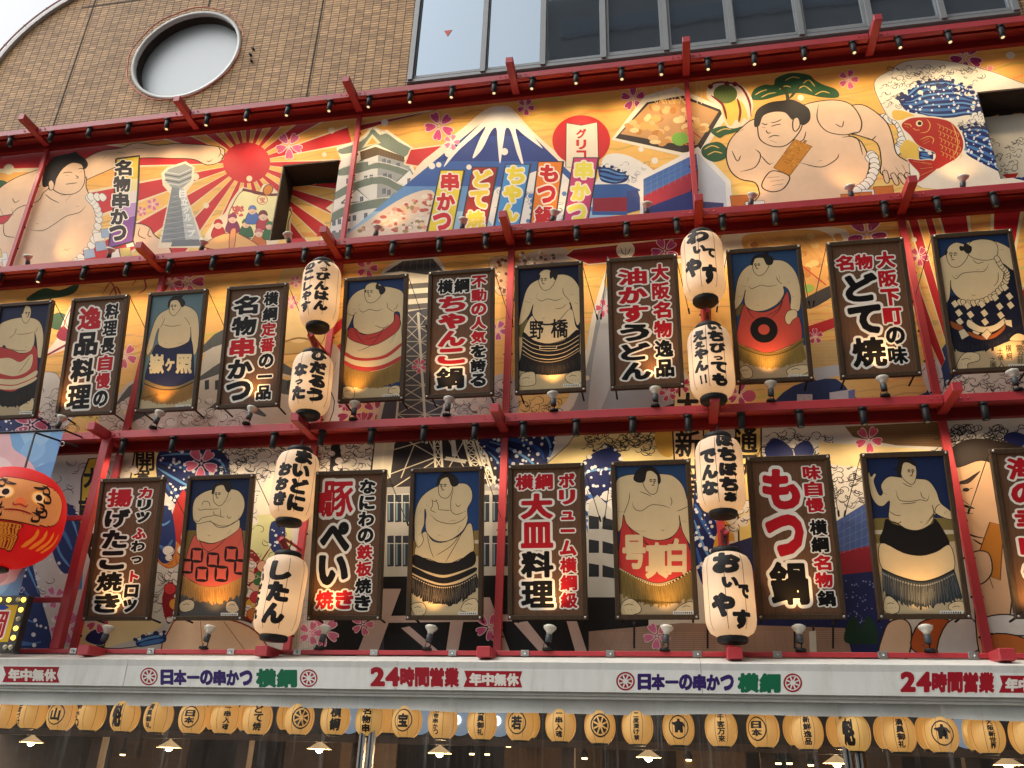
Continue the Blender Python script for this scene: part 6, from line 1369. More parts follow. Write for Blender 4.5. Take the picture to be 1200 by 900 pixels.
# ================================================================ daruma lantern, its banner and the lit sign
ban = thing('vinyl_banner', 'pale blue and pink vinyl banner hanging behind the daruma lantern', 'banner', (-8.4, -.80, 3.6))
nxs, nzs = 12, 24; p = Print()
p.rect = (-9.3, 3.5, -7.78, 5.68)
p.poly([(-9.3, 3.5), (-7.78, 3.5), (-7.78, 5.68), (-9.3, 5.68)], (120, 165, 205), 0)
for k in range(40):
    a, b = RNG.uniform(-9.3, -7.8), RNG.uniform(3.5, 5.7); r = RNG.uniform(.1, .3); c = RNG.choice([(135, 178, 214), (104, 152, 198), (150, 188, 216), (118, 160, 208)])
    p.poly([(a + r * math.cos(t) * RNG.uniform(.5, 1.2), b + r * math.sin(t) * RNG.uniform(.5, 1.2)) for t in np.arange(0, 6.2, .9)], c, 3)
p.map = lambda q: (lambda w_: (w_[0], w_[2]))(on_wall(q[0], q[1], -.8))
p.poly([(-40, 545), (-40, 495), (6, 498), (12, 512), (16, 526), (30, 536), (41, 550), (44, 572), (-40, 572)], (222, 178, 178)); p.poly([(-40, 530), (0, 535), (14, 545), (22, 565), (-40, 570)], (232, 206, 200)); p.poly([(-40, 560), (10, 548), (30, 556), (32, 572), (-40, 575)], (208, 150, 150))
p.poly([(-40, 650), (28, 650), (22, 672), (10, 684), (-40, 690)], (224, 190, 182)); p.poly([(-40, 668), (6, 670), (0, 684), (-40, 692)], (206, 150, 146))
p.build('cloth', ban, lambda x, z, h: (x, -.80 - h, z), origin=(-8.4, -.80, 3.6))
mb = MB(); mb.tube([(-9.3, -.80, 5.70), (-7.76, -.80, 5.70)], .016, 'black_metal', 6); mb.tube([(-7.78, -.79, 5.70), (-7.78, -.45, 5.74)], .012, 'black_metal', 6); mb.build('top_rod', ban, (-8.4, -.80, 3.6))
for z in (5.5, 4.9, 4.2, 3.6):
    mb = MB(); mb.tube([(-7.75 + .03 * math.cos(t), -.80, z + .03 * math.sin(t)) for t in np.linspace(0, 6.28, 12)], .006, 'steel', 5); mb.build('ring', ban, (-8.4, -.80, 3.6))

dc = on_wall(12, 608, -1.25); DR, DH = .58, .62
dar = thing('daruma_lantern', 'round red daruma lantern with an orange face and golden stripes', 'lantern', tuple(dc))
p = Print(); nth, nz = 72, 40
vs = [(-math.pi + 2 * math.pi * i / nth, -DH + 2 * DH * j / nz) for j in range(nz + 1) for i in range(nth + 1)]
p.raw(vs, [(j * (nth + 1) + i, j * (nth + 1) + i + 1, (j + 1) * (nth + 1) + i + 1, (j + 1) * (nth + 1) + i) for j in range(nz) for i in range(nth)], (186, 22, 28), 0)
FA = .82            # the face points a little towards the street corner
INKD = (26, 12, 10); p.layer = 8
ell = lambda cx, cz, rx, rz, n=40, a0=0, a1=6.2832: [(cx + rx * math.cos(t), cz + rz * math.sin(t)) for t in np.linspace(a0, a1, n, endpoint=a1 < 6.28)]
def grid_ellipse(cx, cz, rx, rz, col, inset=0):
    h = p.layer * p.STEP + 0.002; n = 26; pv = []; pf = []
    for j in range(n):
        for i in range(n):
            u0, u1, v0, v1 = -1 + 2 * i / n, -1 + 2 * (i + 1) / n, -1 + 2 * j / n, -1 + 2 * (j + 1) / n
            vm = (v0 + v1) / 2; lim = (1 - abs(vm) ** 3.2) ** (1 / 3.2)
            a, b = max(u0, -lim), min(u1, lim)
            if a < b: k = len(pv); pv += [(cx + rx * a, cz + rz * v0), (cx + rx * b, cz + rz * v0), (cx + rx * b, cz + rz * v1), (cx + rx * a, cz + rz * v1)]; pf.append((k, k + 1, k + 2, k + 3))
    p.raw(pv, pf, col, h)
grid_ellipse(FA, .10, .92, .27, (60, 20, 14)); p.layer += 120; grid_ellipse(FA, .10, .89, .258, (244, 164, 100)); p.layer += 60
for s_ in (-1, 1):
    ex = FA + s_ * .30
    p.layer += 60
    p.poly(ell(ex, .165, .155, .085), (240, 196, 90), 0); p.poly(ell(ex, .165, .125, .068), (244, 226, 190), 0); p.poly(ell(ex, .165, .065, .04), INKD, 0)
    p.poly([(ex - s_ * .14, .285), (ex - s_ * .02, .30), (ex + s_ * .16, .325), (ex + s_ * .05, .27), (ex - s_ * .09, .262)], INKD)
    for k, (dx, dz) in enumerate(((.40, .28), (.44, .18), (.34, .05), (.42, -.0), (.30, -.07))): p.line([(FA + s_ * (dx - .06), dz + .05), (FA + s_ * (dx + .08), dz + .03), (FA + s_ * (dx + .10), dz - .035), (FA + s_ * (dx - .02), dz - .05), (FA + s_ * (dx - .03), dz)], .035, INKD, 5)
    for k in range(7): p.line([(FA + s_ * (.08 + k * .05), -.03 - .004 * k), (FA + s_ * (.10 + k * .055), -.075 + .006 * k)], .012, INKD, 0)
p.line([(FA - .13, .06), (FA - .10, .025), (FA, .04), (FA + .10, .025), (FA + .13, .06)], .022, (170, 60, 36)); p.line([(FA - .25, -.045), (FA, -.03), (FA + .25, -.045)], .022, (140, 24, 24)); p.poly(ell(FA, .075, .09, .05), (232, 132, 78), 0)
p.layer += 100
GOLD = (226, 150, 52)
p.text([('福', (120, 20, 16), FA - .22, -.33, .76, .33), ('福', GOLD, FA - .22, -.33, .70, .30)], None, 0, .06)
for k in range(4):
    a = FA + .42 + k * .19; p.line([(a + .03, -.20 + .012 * k), (a + .045, -.28), (a - .02, -.36), (a - .12, -.42)], .075, GOLD, 5, True)
    a = FA - .62 - k * .19; p.line([(a - .03, -.20 + .012 * k), (a - .045, -.28), (a + .02, -.36), (a + .12, -.42)], .075, GOLD, 5, True)
def dar3(th, z, h):
    u = z / DH; r = DR * (max(0, 1 - abs(u) ** 2.5)) ** .5 * (1 - .012 * abs(math.sin(4 * th))) + .02 + h
    return (r * math.sin(th), -r * math.cos(th), z * (1 if z > 0 else .96))
p.build('paper_shade', dar, dar3, 'daruma_skin', smooth_shade=True)
mb = MB(); mb.tube([(0, 0, DH - .02), (0, 0, DH + .5), (0, .8, DH + .62)], .014, 'black_metal', 6); mb.build('hanger', dar)
mb = MB(); mb.lathe([(.10, -DH * .97 - .04), (.14, -DH * .97 - .02), (.14, -DH * .95)], 'banner_black', (0, 0, 0), 20); mb.build('bottom_cap', dar)
l = bpy.data.lights.new('daruma_bulb', 'POINT'); l.energy = 6; l.color = (1, .6, .35); l.shadow_soft_size = .1
lo = bpy.data.objects.new('daruma_bulb', l); COL.objects.link(lo); lo.location = dc

bs = thing('bulb_sign', 'yellow sign framed by chasing light bulbs, half cut by the left photo edge', 'sign', (-8.0, -.82, 2.86))
q = lambda px, py: (lambda w_: (w_[0], w_[2]))(on_wall(px, py, -.82))
(xr, zt), (_, zb_) = q(35, 700), q(26, 768)
xl = xr - 1.6; zb_ = 2.87; zt = 3.53; BO2 = (-8.0, -.82, 2.86)
mb = MB(); mb.box((xl, -.84, zb_), (xr, -.74, zt), 'banner_black', .01); mb.build('case', bs, BO2)
p = Print(); fw = .115; p.rect = (xl + fw, zb_ + fw, xr - fw, zt - fw)
p.poly([(xl + fw, zb_ + fw), (xr - fw, zb_ + fw), (xr - fw, zt - fw), (xl + fw, zt - fw)], (222, 178, 40), 0)
p.poly([(xl, zt - .1), (xr - .3, zt - .11), (xr - .5, zt - .22), (xl, zt - .2)], (40, 70, 150), 3)
p.text([('横', (176, 22, 34), xr - fw - .75, (zb_ + zt) / 2, .36, .33), ('綱', (176, 22, 34), xr - fw - .27, (zb_ + zt) / 2 - .01, .36, .33)], (236, 226, 210), .05, .018)
p.build('panel_print', bs, lambda x, z, h: (x, -.842 - h, z), origin=BO2)
k = 0
pts = [(xl + .06 + i * .1285, zt - .055) for i in range(12)] + [(xl + .06 + i * .1285, zb_ + .055) for i in range(12)] + [(xr - .055, zb_ + .055 + .108 * i) for i in range(1, 5)] + [(xr - .055, zt - .055), (xr - .055, zb_ + .055)]
paint('bulb_cream', (.62, .58, .42), .3, .1, 20); glow('bulb_yellow', (1, .62, .08), 2.2, (.8, .6, .1))
for i, (x, z) in enumerate(pts):
    mb = MB(); mb.lathe([(.03 * math.cos(RAD(a)), -.842 - .032 * math.sin(RAD(a))) for a in (0, 25, 50, 75, 88)], 'bulb_cream' if i % 3 == 2 else 'bulb_yellow', (x, 0, z), 12, 'y'); mb.build('bulb', bs, BO2)
# ================================================================ woodblock style wrestler pictures
def homography(src, dst):
    A = []
    for (x, y), (u, v) in zip(src, dst):
        A.append([x, y, 1, 0, 0, 0, -u * x, -u * y, -u]); A.append([0, 0, 0, x, y, 1, -v * x, -v * y, -v])
    h = np.linalg.svd(np.array(A, float))[2][-1].reshape(3, 3)
    def f(p):
        q = h @ np.array([p[0], p[1], 1.0]); return (q[0] / q[2], q[1] / q[2])
    return f
SKIN, INK, HAIR = (214, 189, 145), (34, 26, 20), (38, 34, 32)
LWD = .0072

class Picture:
    def __init__(s, quad):
        s.p = Print((-SW + .056, .056, SW - .056, SH - .056)); s.p.map = homography(quad, [(-SW, SH), (SW, SH), (SW, 0), (-SW, 0)])
    def bg(s, col, floor=None, yf=None):
        s.p.poly([(-900, -900), (1500, -900), (1500, 1900), (-900, 1900)], col, 0)
        if floor: s.p.poly([(-900, yf), (1500, yf), (1500, 1900), (-900, 1900)], floor, 0)
    def a(s, col, *pts, out=True, sm=4):
        s.p.poly(pts, col, sm)
        if out:
            q = smooth(pts, 4) if sm else np.array(pts, float); s.p.line(np.vstack([q, q[:1]]), LWD, INK, 0, False)
    def l(s, *pts, w=1.0, col=INK): s.p.line(pts, LWD * w, col, 4)
    def fringe(s, top, bot, col, strand, n=60, w=.9, jag=12, band=None):
        t, b = smooth(top, 8, False), smooth(bot, 8, False)
        it = lambda c, u: c[min(len(c) - 1, int(u * (len(c) - 1)))]
        jb = [it(b, u) + np.array([0, RNG.uniform(-jag, jag * .3)]) for u in np.linspace(0, 1, n)]
        s.p.poly(list(t) + jb[::-1], col, 0)
        for i in range(n * 2):
            u = (i + RNG.random()) / (n * 2); p0, p1 = it(t, u), it(b, min(1, max(0, u + RNG.uniform(-.012, .012))))
            k0, k1 = RNG.uniform(.05, .45), RNG.uniform(.6, .97)
            s.p.line([p0 + (p1 - p0) * k0, p0 + (p1 - p0) * k1], LWD * w, strand, 0)
        if band: s.p.line(t, LWD * band[0], band[1], 0, False)
        if band and len(band) > 2:
            for u in np.linspace(.02, .98, 44): q = it(t, u); s.p.disc((q[0], q[1] + band[3]), band[4], band[4], band[2], 6)
    def face(s, cx, cy, r, d):
        """brows, eyes, nose and mouth of a face looking to the side d"""
        w = 1.25
        s.l((cx + d * .75 * r, cy - .25 * r), (cx + d * .45 * r, cy - .42 * r), (cx + d * .15 * r, cy - .3 * r), w=w * 1.3)
        s.l((cx - d * .55 * r, cy - .25 * r), (cx - d * .25 * r, cy - .42 * r), (cx + d * .02 * r, cy - .28 * r), w=w * 1.3)
        s.l((cx + d * .66 * r, cy - .04 * r), (cx + d * .45 * r, cy - .1 * r), (cx + d * .25 * r, cy), w=w * 1.2)
        s.l((cx - d * .45 * r, cy - .02 * r), (cx - d * .2 * r, cy - .1 * r), (cx, cy + .02 * r), w=w * 1.2)
        s.l((cx + d * .25 * r, cy - .2 * r), (cx + d * .42 * r, cy + .28 * r), (cx + d * .15 * r, cy + .36 * r), w=w)
        s.l((cx - d * .12 * r, cy + .68 * r), (cx + d * .15 * r, cy + .62 * r), (cx + d * .42 * r, cy + .66 * r), w=w * 1.3, col=(120, 40, 36))
    def toes(s, cx, cy, r, d=1):
        for k in range(4): s.l((cx + d * r * (.75 - k * .42), cy + r * .25), (cx + d * r * (.62 - k * .42), cy + r * (.62 - .05 * k)), w=.9)
        s.l((cx - r * .7, cy - r * .1), (cx - r * .1, cy - r * .3), (cx + r * .4, cy - r * .15), w=.9); s.l((cx - d * r * .5, cy - r * .6), (cx - d * r * .2, cy - r * .45), w=.9)
    def plate(s, x0, y0, x1, y1):
        s.p.poly([(x0, y0), (x1, y0 - 2), (x1, y1 - 2), (x0, y1)], (222, 216, 204), 0)
        for i in range(9):
            u = x0 + (x1 - x0) * (.06 + .1 * i); s.p.poly([(u, y0 + 4), (u + (x1 - x0) * .06, y0 + 4), (u + (x1 - x0) * .06, y1 - 5), (u, y1 - 5)], (120, 116, 110) if i < 5 else (50, 48, 46), 0)
    def hang(s, x, row, label):
        t = sign_body('wrestler_picture', label, 'picture', x, row, 'sign_frame')
        s.p.build('print', t, lambda a, z, h: (a, -.0185 - h, z)); return t

NAVY_BG, FLOOR, GOLDEN = (26, 40, 78), (196, 172, 132), (150, 112, 48)
RP = (176, 60, 54); CREAMY = (214, 190, 148)

# --- striped red apron, black fringe (far left)
P = Picture([(-72, 92), (345, 62), (255, 845), (-158, 880)]); P.bg((24, 33, 62), (176, 156, 122), 720)
P.a(SKIN, (130, 800), (150, 755), (215, 718), (236, 742), (228, 796), (170, 806)); P.a(SKIN, (-140, 820), (-120, 770), (-60, 740), (-40, 780), (-60, 815))
P.a(SKIN, (-70, 320), (-60, 240), (0, 205), (95, 185), (170, 184), (230, 200), (264, 240), (281, 310), (280, 390), (272, 450), (248, 452), (240, 400), (228, 330), (215, 292), (216, 350), (196, 410), (120, 428), (20, 405), (-20, 380), (-60, 500), (-100, 480))
P.a(SKIN, (110, 120), (108, 175), (122, 214), (150, 222), (170, 190), (178, 145), (165, 108), (130, 102)); P.a(HAIR, (102, 150), (108, 116), (132, 100), (124, 130), (116, 158), out=False); P.face(148, 160, 30, 1)
P.l((75, 300), (140, 298), (200, 285)); P.l((20, 330), (60, 300), (75, 260)); P.l((235, 250), (225, 275), (205, 290)); P.l((45, 400), (90, 412), (160, 410)); P.l((150, 384), (162, 390)); P.l((70, 260), (60, 285))
P.a(RP, (-110, 520), (-60, 400), (30, 402), (120, 430), (190, 412), (214, 372), (244, 430), (240, 610), (150, 640), (70, 685), (-110, 660))
P.a(CREAMY, (-60, 480), (35, 462), (120, 488), (204, 432), (196, 530), (100, 580), (10, 575), (-60, 550), out=False); P.a(CREAMY, (-110, 600), (50, 605), (150, 590), (242, 540), (241, 575), (150, 618), (60, 640), (-110, 628), out=False)
P.a(CREAMY, (-110, 640), (60, 648), (160, 622), (241, 585), (240, 604), (160, 645), (60, 672), (-110, 660), out=False); P.l((200, 440), (150, 510), (110, 565))
P.fringe([(-110, 655), (60, 684), (150, 652), (243, 606)], [(-110, 770), (60, 788), (150, 770), (246, 716)], (26, 22, 20), (70, 60, 50)); P.toes(188,765,40); P.plate(135, 806, 225, 824)
P.hang(-9.09, MI, 'framed picture of a wrestler in a striped red and cream apron with black fringe')

# --- navy apron with three characters
P = Picture([(125, 78), (515, 45), (458, 850), (58, 868)]); P.bg((92, 116, 122), (182, 164, 128), 770)
P.a((128, 118, 70), (140, 440), (170, 420), (150, 480), (118, 500), out=False)
P.a(SKIN, (130, 400), (150, 320), (170, 260), (200, 215), (262, 180), (350, 158), (410, 175), (450, 215), (464, 290), (466, 380), (452, 470), (428, 480), (418, 400), (408, 300), (410, 350), (398, 400), (340, 430), (260, 444), (205, 425), (190, 380), (198, 310), (180, 350), (160, 440), (128, 490), (118, 460))
P.a(SKIN, (262, 175), (264, 205), (290, 228), (312, 212), (342, 165), (346, 120), (300, 108), (270, 128)); P.a(HAIR, (252, 170), (256, 130), (285, 100), (320, 96), (352, 92), (342, 106), (366, 140), (352, 168), (338, 160), (330, 140), (310, 122), (272, 130), (262, 165)); P.face(292, 168, 30, -1)
P.l((225, 285), (260, 296), (300, 296), (345, 286)); P.l((365, 235), (385, 260), (405, 290)); P.l((235, 240), (222, 275), (206, 308)); P.l((240, 406), (256, 414)); P.l((360, 405), (320, 415)); P.l((215, 225), (222, 250))
P.a((34, 36, 66), (190, 420), (250, 444), (330, 432), (395, 400), (410, 372), (430, 450), (440, 600), (436, 650), (330, 690), (240, 690), (170, 670), (116, 645), (150, 500), (170, 440))
P.a((120, 100, 62), (116, 648), (180, 676), (260, 694), (340, 690), (438, 648), (440, 668), (330, 716), (230, 716), (110, 672), out=False)
P.fringe([(112, 676), (200, 708), (270, 716), (350, 706), (440, 666)], [(92, 780), (180, 806), (260, 814), (350, 806), (432, 776)], (146, 106, 50), (96, 66, 28), band=(2.2, (60, 46, 26)))
P.l((340, 480), (380, 440), (412, 400))
for ch, cx, cy, wd, ht in (('嶽', 190, 545, 100, 130), ('ヶ', 278, 552, 62, 84), ('照', 372, 545, 108, 130)): P.p.text([(ch, (214, 196, 150), cx, cy, wd, -ht)], None, 0, .05)
P.plate(326, 815, 424, 830); P.hang(-6.66, MI, 'framed picture of a wrestler in a navy apron with three cream characters')

# --- cream apron with red sash and stripes, golden fringe
P = Picture([(78, 62), (493, 38), (472, 872), (38, 885)]); P.bg((32, 52, 92), (190, 168, 128), 780)
P.a((140, 110, 60), (60, 480), (90, 400), (110, 440), (100, 640), (60, 640), out=False)
P.a(SKIN, (84, 380), (92, 260), (110, 200), (150, 155), (215, 128), (330, 118), (420, 135), (462, 170), (470, 280), (468, 400), (440, 420), (440, 300), (405, 290), (402, 340), (380, 380), (300, 420), (220, 432), (150, 400), (134, 350), (140, 300), (110, 370), (90, 400))
P.a(SKIN, (210, 130), (212, 190), (235, 224), (280, 215), (318, 170), (315, 110), (270, 90), (230, 100)); P.a(HAIR, (282, 130), (284, 105), (298, 92), (300, 112), (330, 118), (344, 140), (330, 165), (310, 168), (300, 140)); P.a(HAIR, (208, 160), (212, 135), (218, 150), out=False); P.face(244, 158, 34, -1)
P.l((165, 255), (195, 285), (240, 268), (290, 278), (330, 265)); P.l((355, 220), (362, 260), (405, 290)); P.l((425, 235), (415, 262), (398, 270)); P.l((180, 225), (165, 250)); P.l((130, 262), (150, 268)); P.l((92, 290), (130, 305), (160, 280)); P.l((198, 388), (212, 394)); P.l((276, 372), (330, 392), (370, 370))
P.a(CREAMY, (110, 400), (140, 395), (180, 440), (300, 440), (390, 390), (425, 310), (450, 380), (456, 560), (440, 620), (260, 680), (80, 620), (84, 540), (98, 440))
P.a(RP, (110, 390), (150, 392), (190, 430), (250, 430), (330, 405), (400, 350), (408, 300), (436, 318), (440, 390), (380, 450), (270, 505), (180, 490), (105, 452)); P.l((140, 390), (170, 450), (210, 490)); P.l((340, 385), (300, 440), (210, 470)); P.l((330, 400), (260, 500), (165, 542)); P.l((410, 430), (370, 500)); P.l((388, 490), (415, 430))
P.a(RP, (84, 545), (150, 580), (250, 588), (350, 565), (454, 490), (455, 510), (360, 585), (250, 606), (150, 600), (80, 568), out=False)
P.a(RP, (76, 600), (150, 635), (250, 648), (350, 628), (455, 575), (454, 600), (350, 655), (250, 676), (150, 662), (74, 622), out=False)
P.fringe([(76, 628), (150, 664), (250, 678), (350, 658), (452, 602)], [(74, 770), (150, 785), (250, 792), (350, 780), (440, 750)], (136, 106, 52), (86, 62, 26), 70)
P.a(SKIN, (74, 780), (120, 775), (144, 800), (140, 850), (90, 852), (72, 830)); P.a(SKIN, (440, 780), (400, 775), (372, 800), (376, 825), (440, 830)); P.toes(108,812,36); P.toes(408,803,34,-1); P.plate(330, 832, 440, 850)
P.hang(-3.73, MI, 'framed picture of a balding wrestler in a cream apron with red sash and stripes')

# --- cream and black banded apron with calligraphy
P = Picture([(55, 45), (495, 15), (520, 880), (60, 895)]); P.bg((22, 28, 52), (194, 170, 126), 500)
P.a((104, 96, 52), (80, 410), (140, 400), (130, 500), (86, 510), out=False)
P.a(SKIN, (84, 420), (110, 280), (140, 190), (200, 140), (330, 105), (400, 110), (450, 150), (478, 220), (480, 400), (460, 440), (440, 380), (420, 300), (410, 290), (418, 320), (400, 370), (330, 415), (260, 430), (200, 410), (170, 360), (176, 300), (150, 370), (100, 430))
P.a(SKIN, (212, 110), (214, 165), (240, 204), (280, 200), (316, 150), (316, 100), (270, 70), (230, 80)); P.a(HAIR, (286, 130), (284, 90), (300, 70), (336, 82), (330, 115), (318, 140), (302, 120)); P.a(HAIR, (202, 135), (210, 110), (222, 105), (216, 135), out=False); P.face(246, 142, 34, -1)
P.l((195, 258), (230, 278), (270, 264), (320, 275), (370, 258)); P.l((368, 190), (372, 230), (412, 280)); P.l((150, 260), (165, 268)); P.l((118, 278), (160, 290)); P.l((412, 240), (440, 235)); P.l((320, 330), (360, 325), (390, 300)); P.l((232, 388), (254, 396)); P.l((250, 386), (236, 400)); P.l((440, 290), (470, 300)); P.l((205, 225), (192, 255))
P.a(CREAMY, (165, 375), (200, 420), (260, 438), (330, 420), (420, 330), (450, 440), (470, 480), (380, 530), (280, 560), (180, 540), (112, 490))
BLK = (26, 23, 22)
P.a(BLK, (112, 480), (180, 535), (280, 560), (380, 535), (470, 470), (480, 620), (490, 660), (490, 735), (280, 768), (86, 728), (96, 650), (106, 560), out=False)
for k, c in enumerate((0, 28, 56, 84)):
    P.p.line([(108, 516 + c), (180, 562 + c), (280, 580 + c), (380, 562 + c), (472, 508 + c)], LWD * 1.0, CREAMY, 6, False)
P.p.line([(108, 626), (190, 668), (280, 682), (380, 662), (478, 606)], LWD * .9, (170, 150, 116), 6, False)
P.p.poly([(218, 575), (330, 575), (330, 594), (218, 594)], CREAMY, 0); P.p.poly([(222, 578), (326, 578), (326, 590), (222, 590)], BLK, 0)
P.fringe([(100, 640), (190, 690), (280, 700), (380, 685), (484, 630)], [(86, 738), (180, 756), (280, 768), (390, 752), (492, 735)], BLK, (70, 62, 52), 70)
for ch, cx, cy, wd, ht in (('野', 198, 470, 92, 120), ('橋', 346, 460, 112, 125)): P.p.text([(ch, BLK, cx, cy, wd, -ht)], None, 0, .022)
P.a(SKIN, (88, 830), (100, 760), (180, 745), (195, 800), (185, 830), (130, 838)); P.a(SKIN, (390, 770), (440, 745), (490, 750), (490, 820), (420, 825), (388, 800)); P.toes(140,795,48,-1); P.toes(440,785,46); P.plate(372, 828, 482, 846)
P.hang(-1.375, MI, 'framed picture of a wrestler in a black banded apron with brush calligraphy')

# --- red apron with black ring
P = Picture([(15, 72), (458, 40), (530, 850), (68, 885)]); P.bg((44, 70, 104), (178, 152, 116), 640)
P.a((110, 92, 52), (70, 440), (110, 395), (120, 430), (80, 470), out=False)
P.a((184, 74, 62), (118, 405), (150, 430), (240, 445), (330, 400), (380, 320), (400, 420), (450, 480), (462, 600), (400, 640), (260, 690), (150, 660), (78, 630), (82, 540))
P.a(SKIN, (62, 400), (75, 290), (100, 215), (150, 165), (240, 140), (340, 132), (400, 165), (440, 230), (458, 330), (452, 420), (430, 440), (396, 420), (400, 360), (385, 310), (356, 290), (360, 330), (330, 385), (260, 430), (190, 440), (135, 415), (122, 370), (130, 310), (110, 380), (70, 430))
P.a(SKIN, (364, 470), (385, 435), (430, 432), (436, 470), (410, 490), (390, 518), (368, 505))
P.a(SKIN, (176, 150), (178, 195), (205, 225), (240, 215), (272, 165), (262, 125), (220, 112), (185, 125)); P.a(HAIR, (166, 160), (172, 125), (200, 100), (230, 96), (272, 84), (264, 98), (296, 120), (290, 155), (262, 160), (248, 138), (236, 118), (190, 122), (176, 155)); P.face(204, 166, 28, -1)
P.l((148, 290), (170, 304), (220, 284), (270, 290), (320, 280)); P.l((312, 230), (330, 262), (350, 275)); P.l((80, 350), (105, 352)); P.l((380, 270), (396, 262)); P.l((108, 290), (140, 290)); P.l((150, 235), (140, 270)); P.l((195, 402), (212, 408)); P.l((400, 345), (420, 350)); P.l((360, 340), (320, 390)); P.l((330, 220), (335, 255))
P.l((140, 420), (155, 455), (185, 485)); P.l((350, 375), (320, 430), (250, 470)); P.l((352, 378), (330, 430), (280, 480))
P.p.disc((238, 552), 82, 78, BLK, 36); P.p.disc((238, 550), 34, 31, (186, 78, 64), 28)
P.a((128, 100, 48), (80, 632), (160, 668), (260, 690), (370, 660), (462, 600), (464, 622), (370, 680), (260, 708), (160, 688), (80, 655), out=False)
P.fringe([(80, 650), (160, 686), (260, 706), (370, 680), (466, 618)], [(78, 742), (160, 772), (260, 788), (380, 770), (488, 728)], (138, 112, 56), (84, 68, 30), 70, band=(1.5, (70, 54, 30)))
P.a(SKIN, (90, 790), (130, 770), (166, 800), (160, 840), (110, 845)); P.a(SKIN, (372, 790), (420, 765), (490, 760), (495, 800), (420, 830), (378, 815)); P.toes(128,808,38,-1); P.toes(430,795,48); P.plate(380, 818, 494, 836)
P.hang(1.34, MI, 'framed picture of a wrestler in a plain red apron with a black ring')

# --- rope belt with paper streamers
P = Picture([(18, 75), (498, 38), (622, 862), (118, 893)]); P.bg((32, 52, 86), (186, 160, 122), 640)
P.a((24, 26, 44), (110, 480), (150, 430), (300, 470), (420, 400), (470, 280), (540, 300), (600, 640), (480, 690), (300, 755), (140, 740), out=False)
P.fringe([(120, 660), (240, 700), (360, 690), (470, 640), (560, 560)], [(140, 765), (240, 760), (360, 755), (480, 660), (570, 600)], (24, 24, 34), (60, 58, 66), 60, jag=26)
P.a(SKIN, (60, 230), (100, 190), (140, 180), (230, 120), (330, 100), (400, 110), (470, 140), (530, 190), (540, 260), (500, 280), (440, 240), (446, 300), (420, 380), (340, 445), (240, 470), (170, 440), (132, 390), (128, 340), (120, 440), (90, 470), (76, 330))
P.a(SKIN, (235, 150), (260, 110), (330, 98), (395, 112), (415, 155), (400, 205), (340, 222), (270, 210), (238, 185))
P.a(SKIN, (108, 180), (112, 225), (140, 262), (190, 255), (236, 195), (230, 140), (170, 118), (125, 140)); P.a(HAIR, (192, 165), (188, 140), (210, 142), (222, 122), (240, 134), (258, 145), (252, 175), (230, 182), (212, 165)); P.a(HAIR, (100, 195), (104, 170), (116, 175), out=False); P.face(150, 195, 38, -1)
P.l((135, 310), (160, 332), (200, 300), (270, 290), (330, 285), (360, 240)); P.l((405, 210), (440, 240)); P.l((262, 215), (290, 240), (330, 230)); P.l((250, 426), (275, 432)); P.l((275, 424), (250, 434)); P.l((285, 275), (300, 278)); P.l((155, 315), (170, 312)); P.l((412, 290), (410, 340), (385, 375)); P.l((430, 160), (450, 158))
rope = smooth([(180, 470), (260, 475), (340, 455), (410, 405), (455, 345), (462, 290), (430, 255), (400, 200)], 6, False)
for i in range(0, len(rope) - 1, 2):
    c = rope[i]; P.a(CREAMY, (c[0] - 18, c[1] - 8), (c[0] + 2, c[1] - 20), (c[0] + 20, c[1] + 4), (c[0], c[1] + 20), sm=3)
for x0, y0, n, dx in ((150, 480, 3, 22), (225, 490, 4, 16), (310, 480, 4, 14), (390, 440, 3, 26), (450, 380, 3, 26)):
    for k in range(n):
        cx, cy = x0 + dx * k * (1 if k % 2 else .6), y0 + 52 * k; r = 25
        P.a((214, 196, 158), (cx - r, cy - 6), (cx + 2, cy - r), (cx + r, cy + 4), (cx - 2, cy + r), sm=0)
P.a((214, 196, 158), (230, 570), (300, 610), (380, 600), (440, 560), (450, 590), (380, 640), (290, 645), (220, 610), out=True); P.a((150, 80, 40), (224, 640), (300, 665), (380, 650), (440, 600), (444, 580), (444, 625), (380, 678), (300, 690), (228, 665)); P.a((150, 80, 40), (120, 580), (170, 600), (195, 612), (190, 640), (130, 620))
P.a((214, 196, 158), (300, 660), (340, 625), (362, 655), (335, 690), sm=0); P.a((214, 196, 158), (165, 640), (200, 625), (232, 665), (185, 690), sm=0); P.a((214, 196, 158), (440, 570), (485, 570), (488, 615), (450, 600), sm=0)
P.a(SKIN, (150, 850), (170, 800), (210, 765), (280, 770), (285, 810), (220, 830), (215, 858), (170, 866)); P.a(SKIN, (470, 690), (510, 650), (560, 660), (560, 690))
for chars, x, y0, y1 in (('之圖', 366, 790, 850), ('土俵入', 412, 735, 850), ('横綱', 462, 715, 805), ('雷五郎', 525, 715, 830), ('秀の山', 556, 690, 780)):
    d = (y1 - y0) / len(chars)
    for i, ch in enumerate(chars): P.p.text([(ch, BLK, x + i * 3, y0 + d * (i + .5), 36, -d * .92)], None, 0, .012)
P.toes(215,815,52,-1); P.plate(460, 832, 590, 848); P.hang(3.765, MI, 'framed picture of a wrestler with a thick rope belt and white paper streamers')

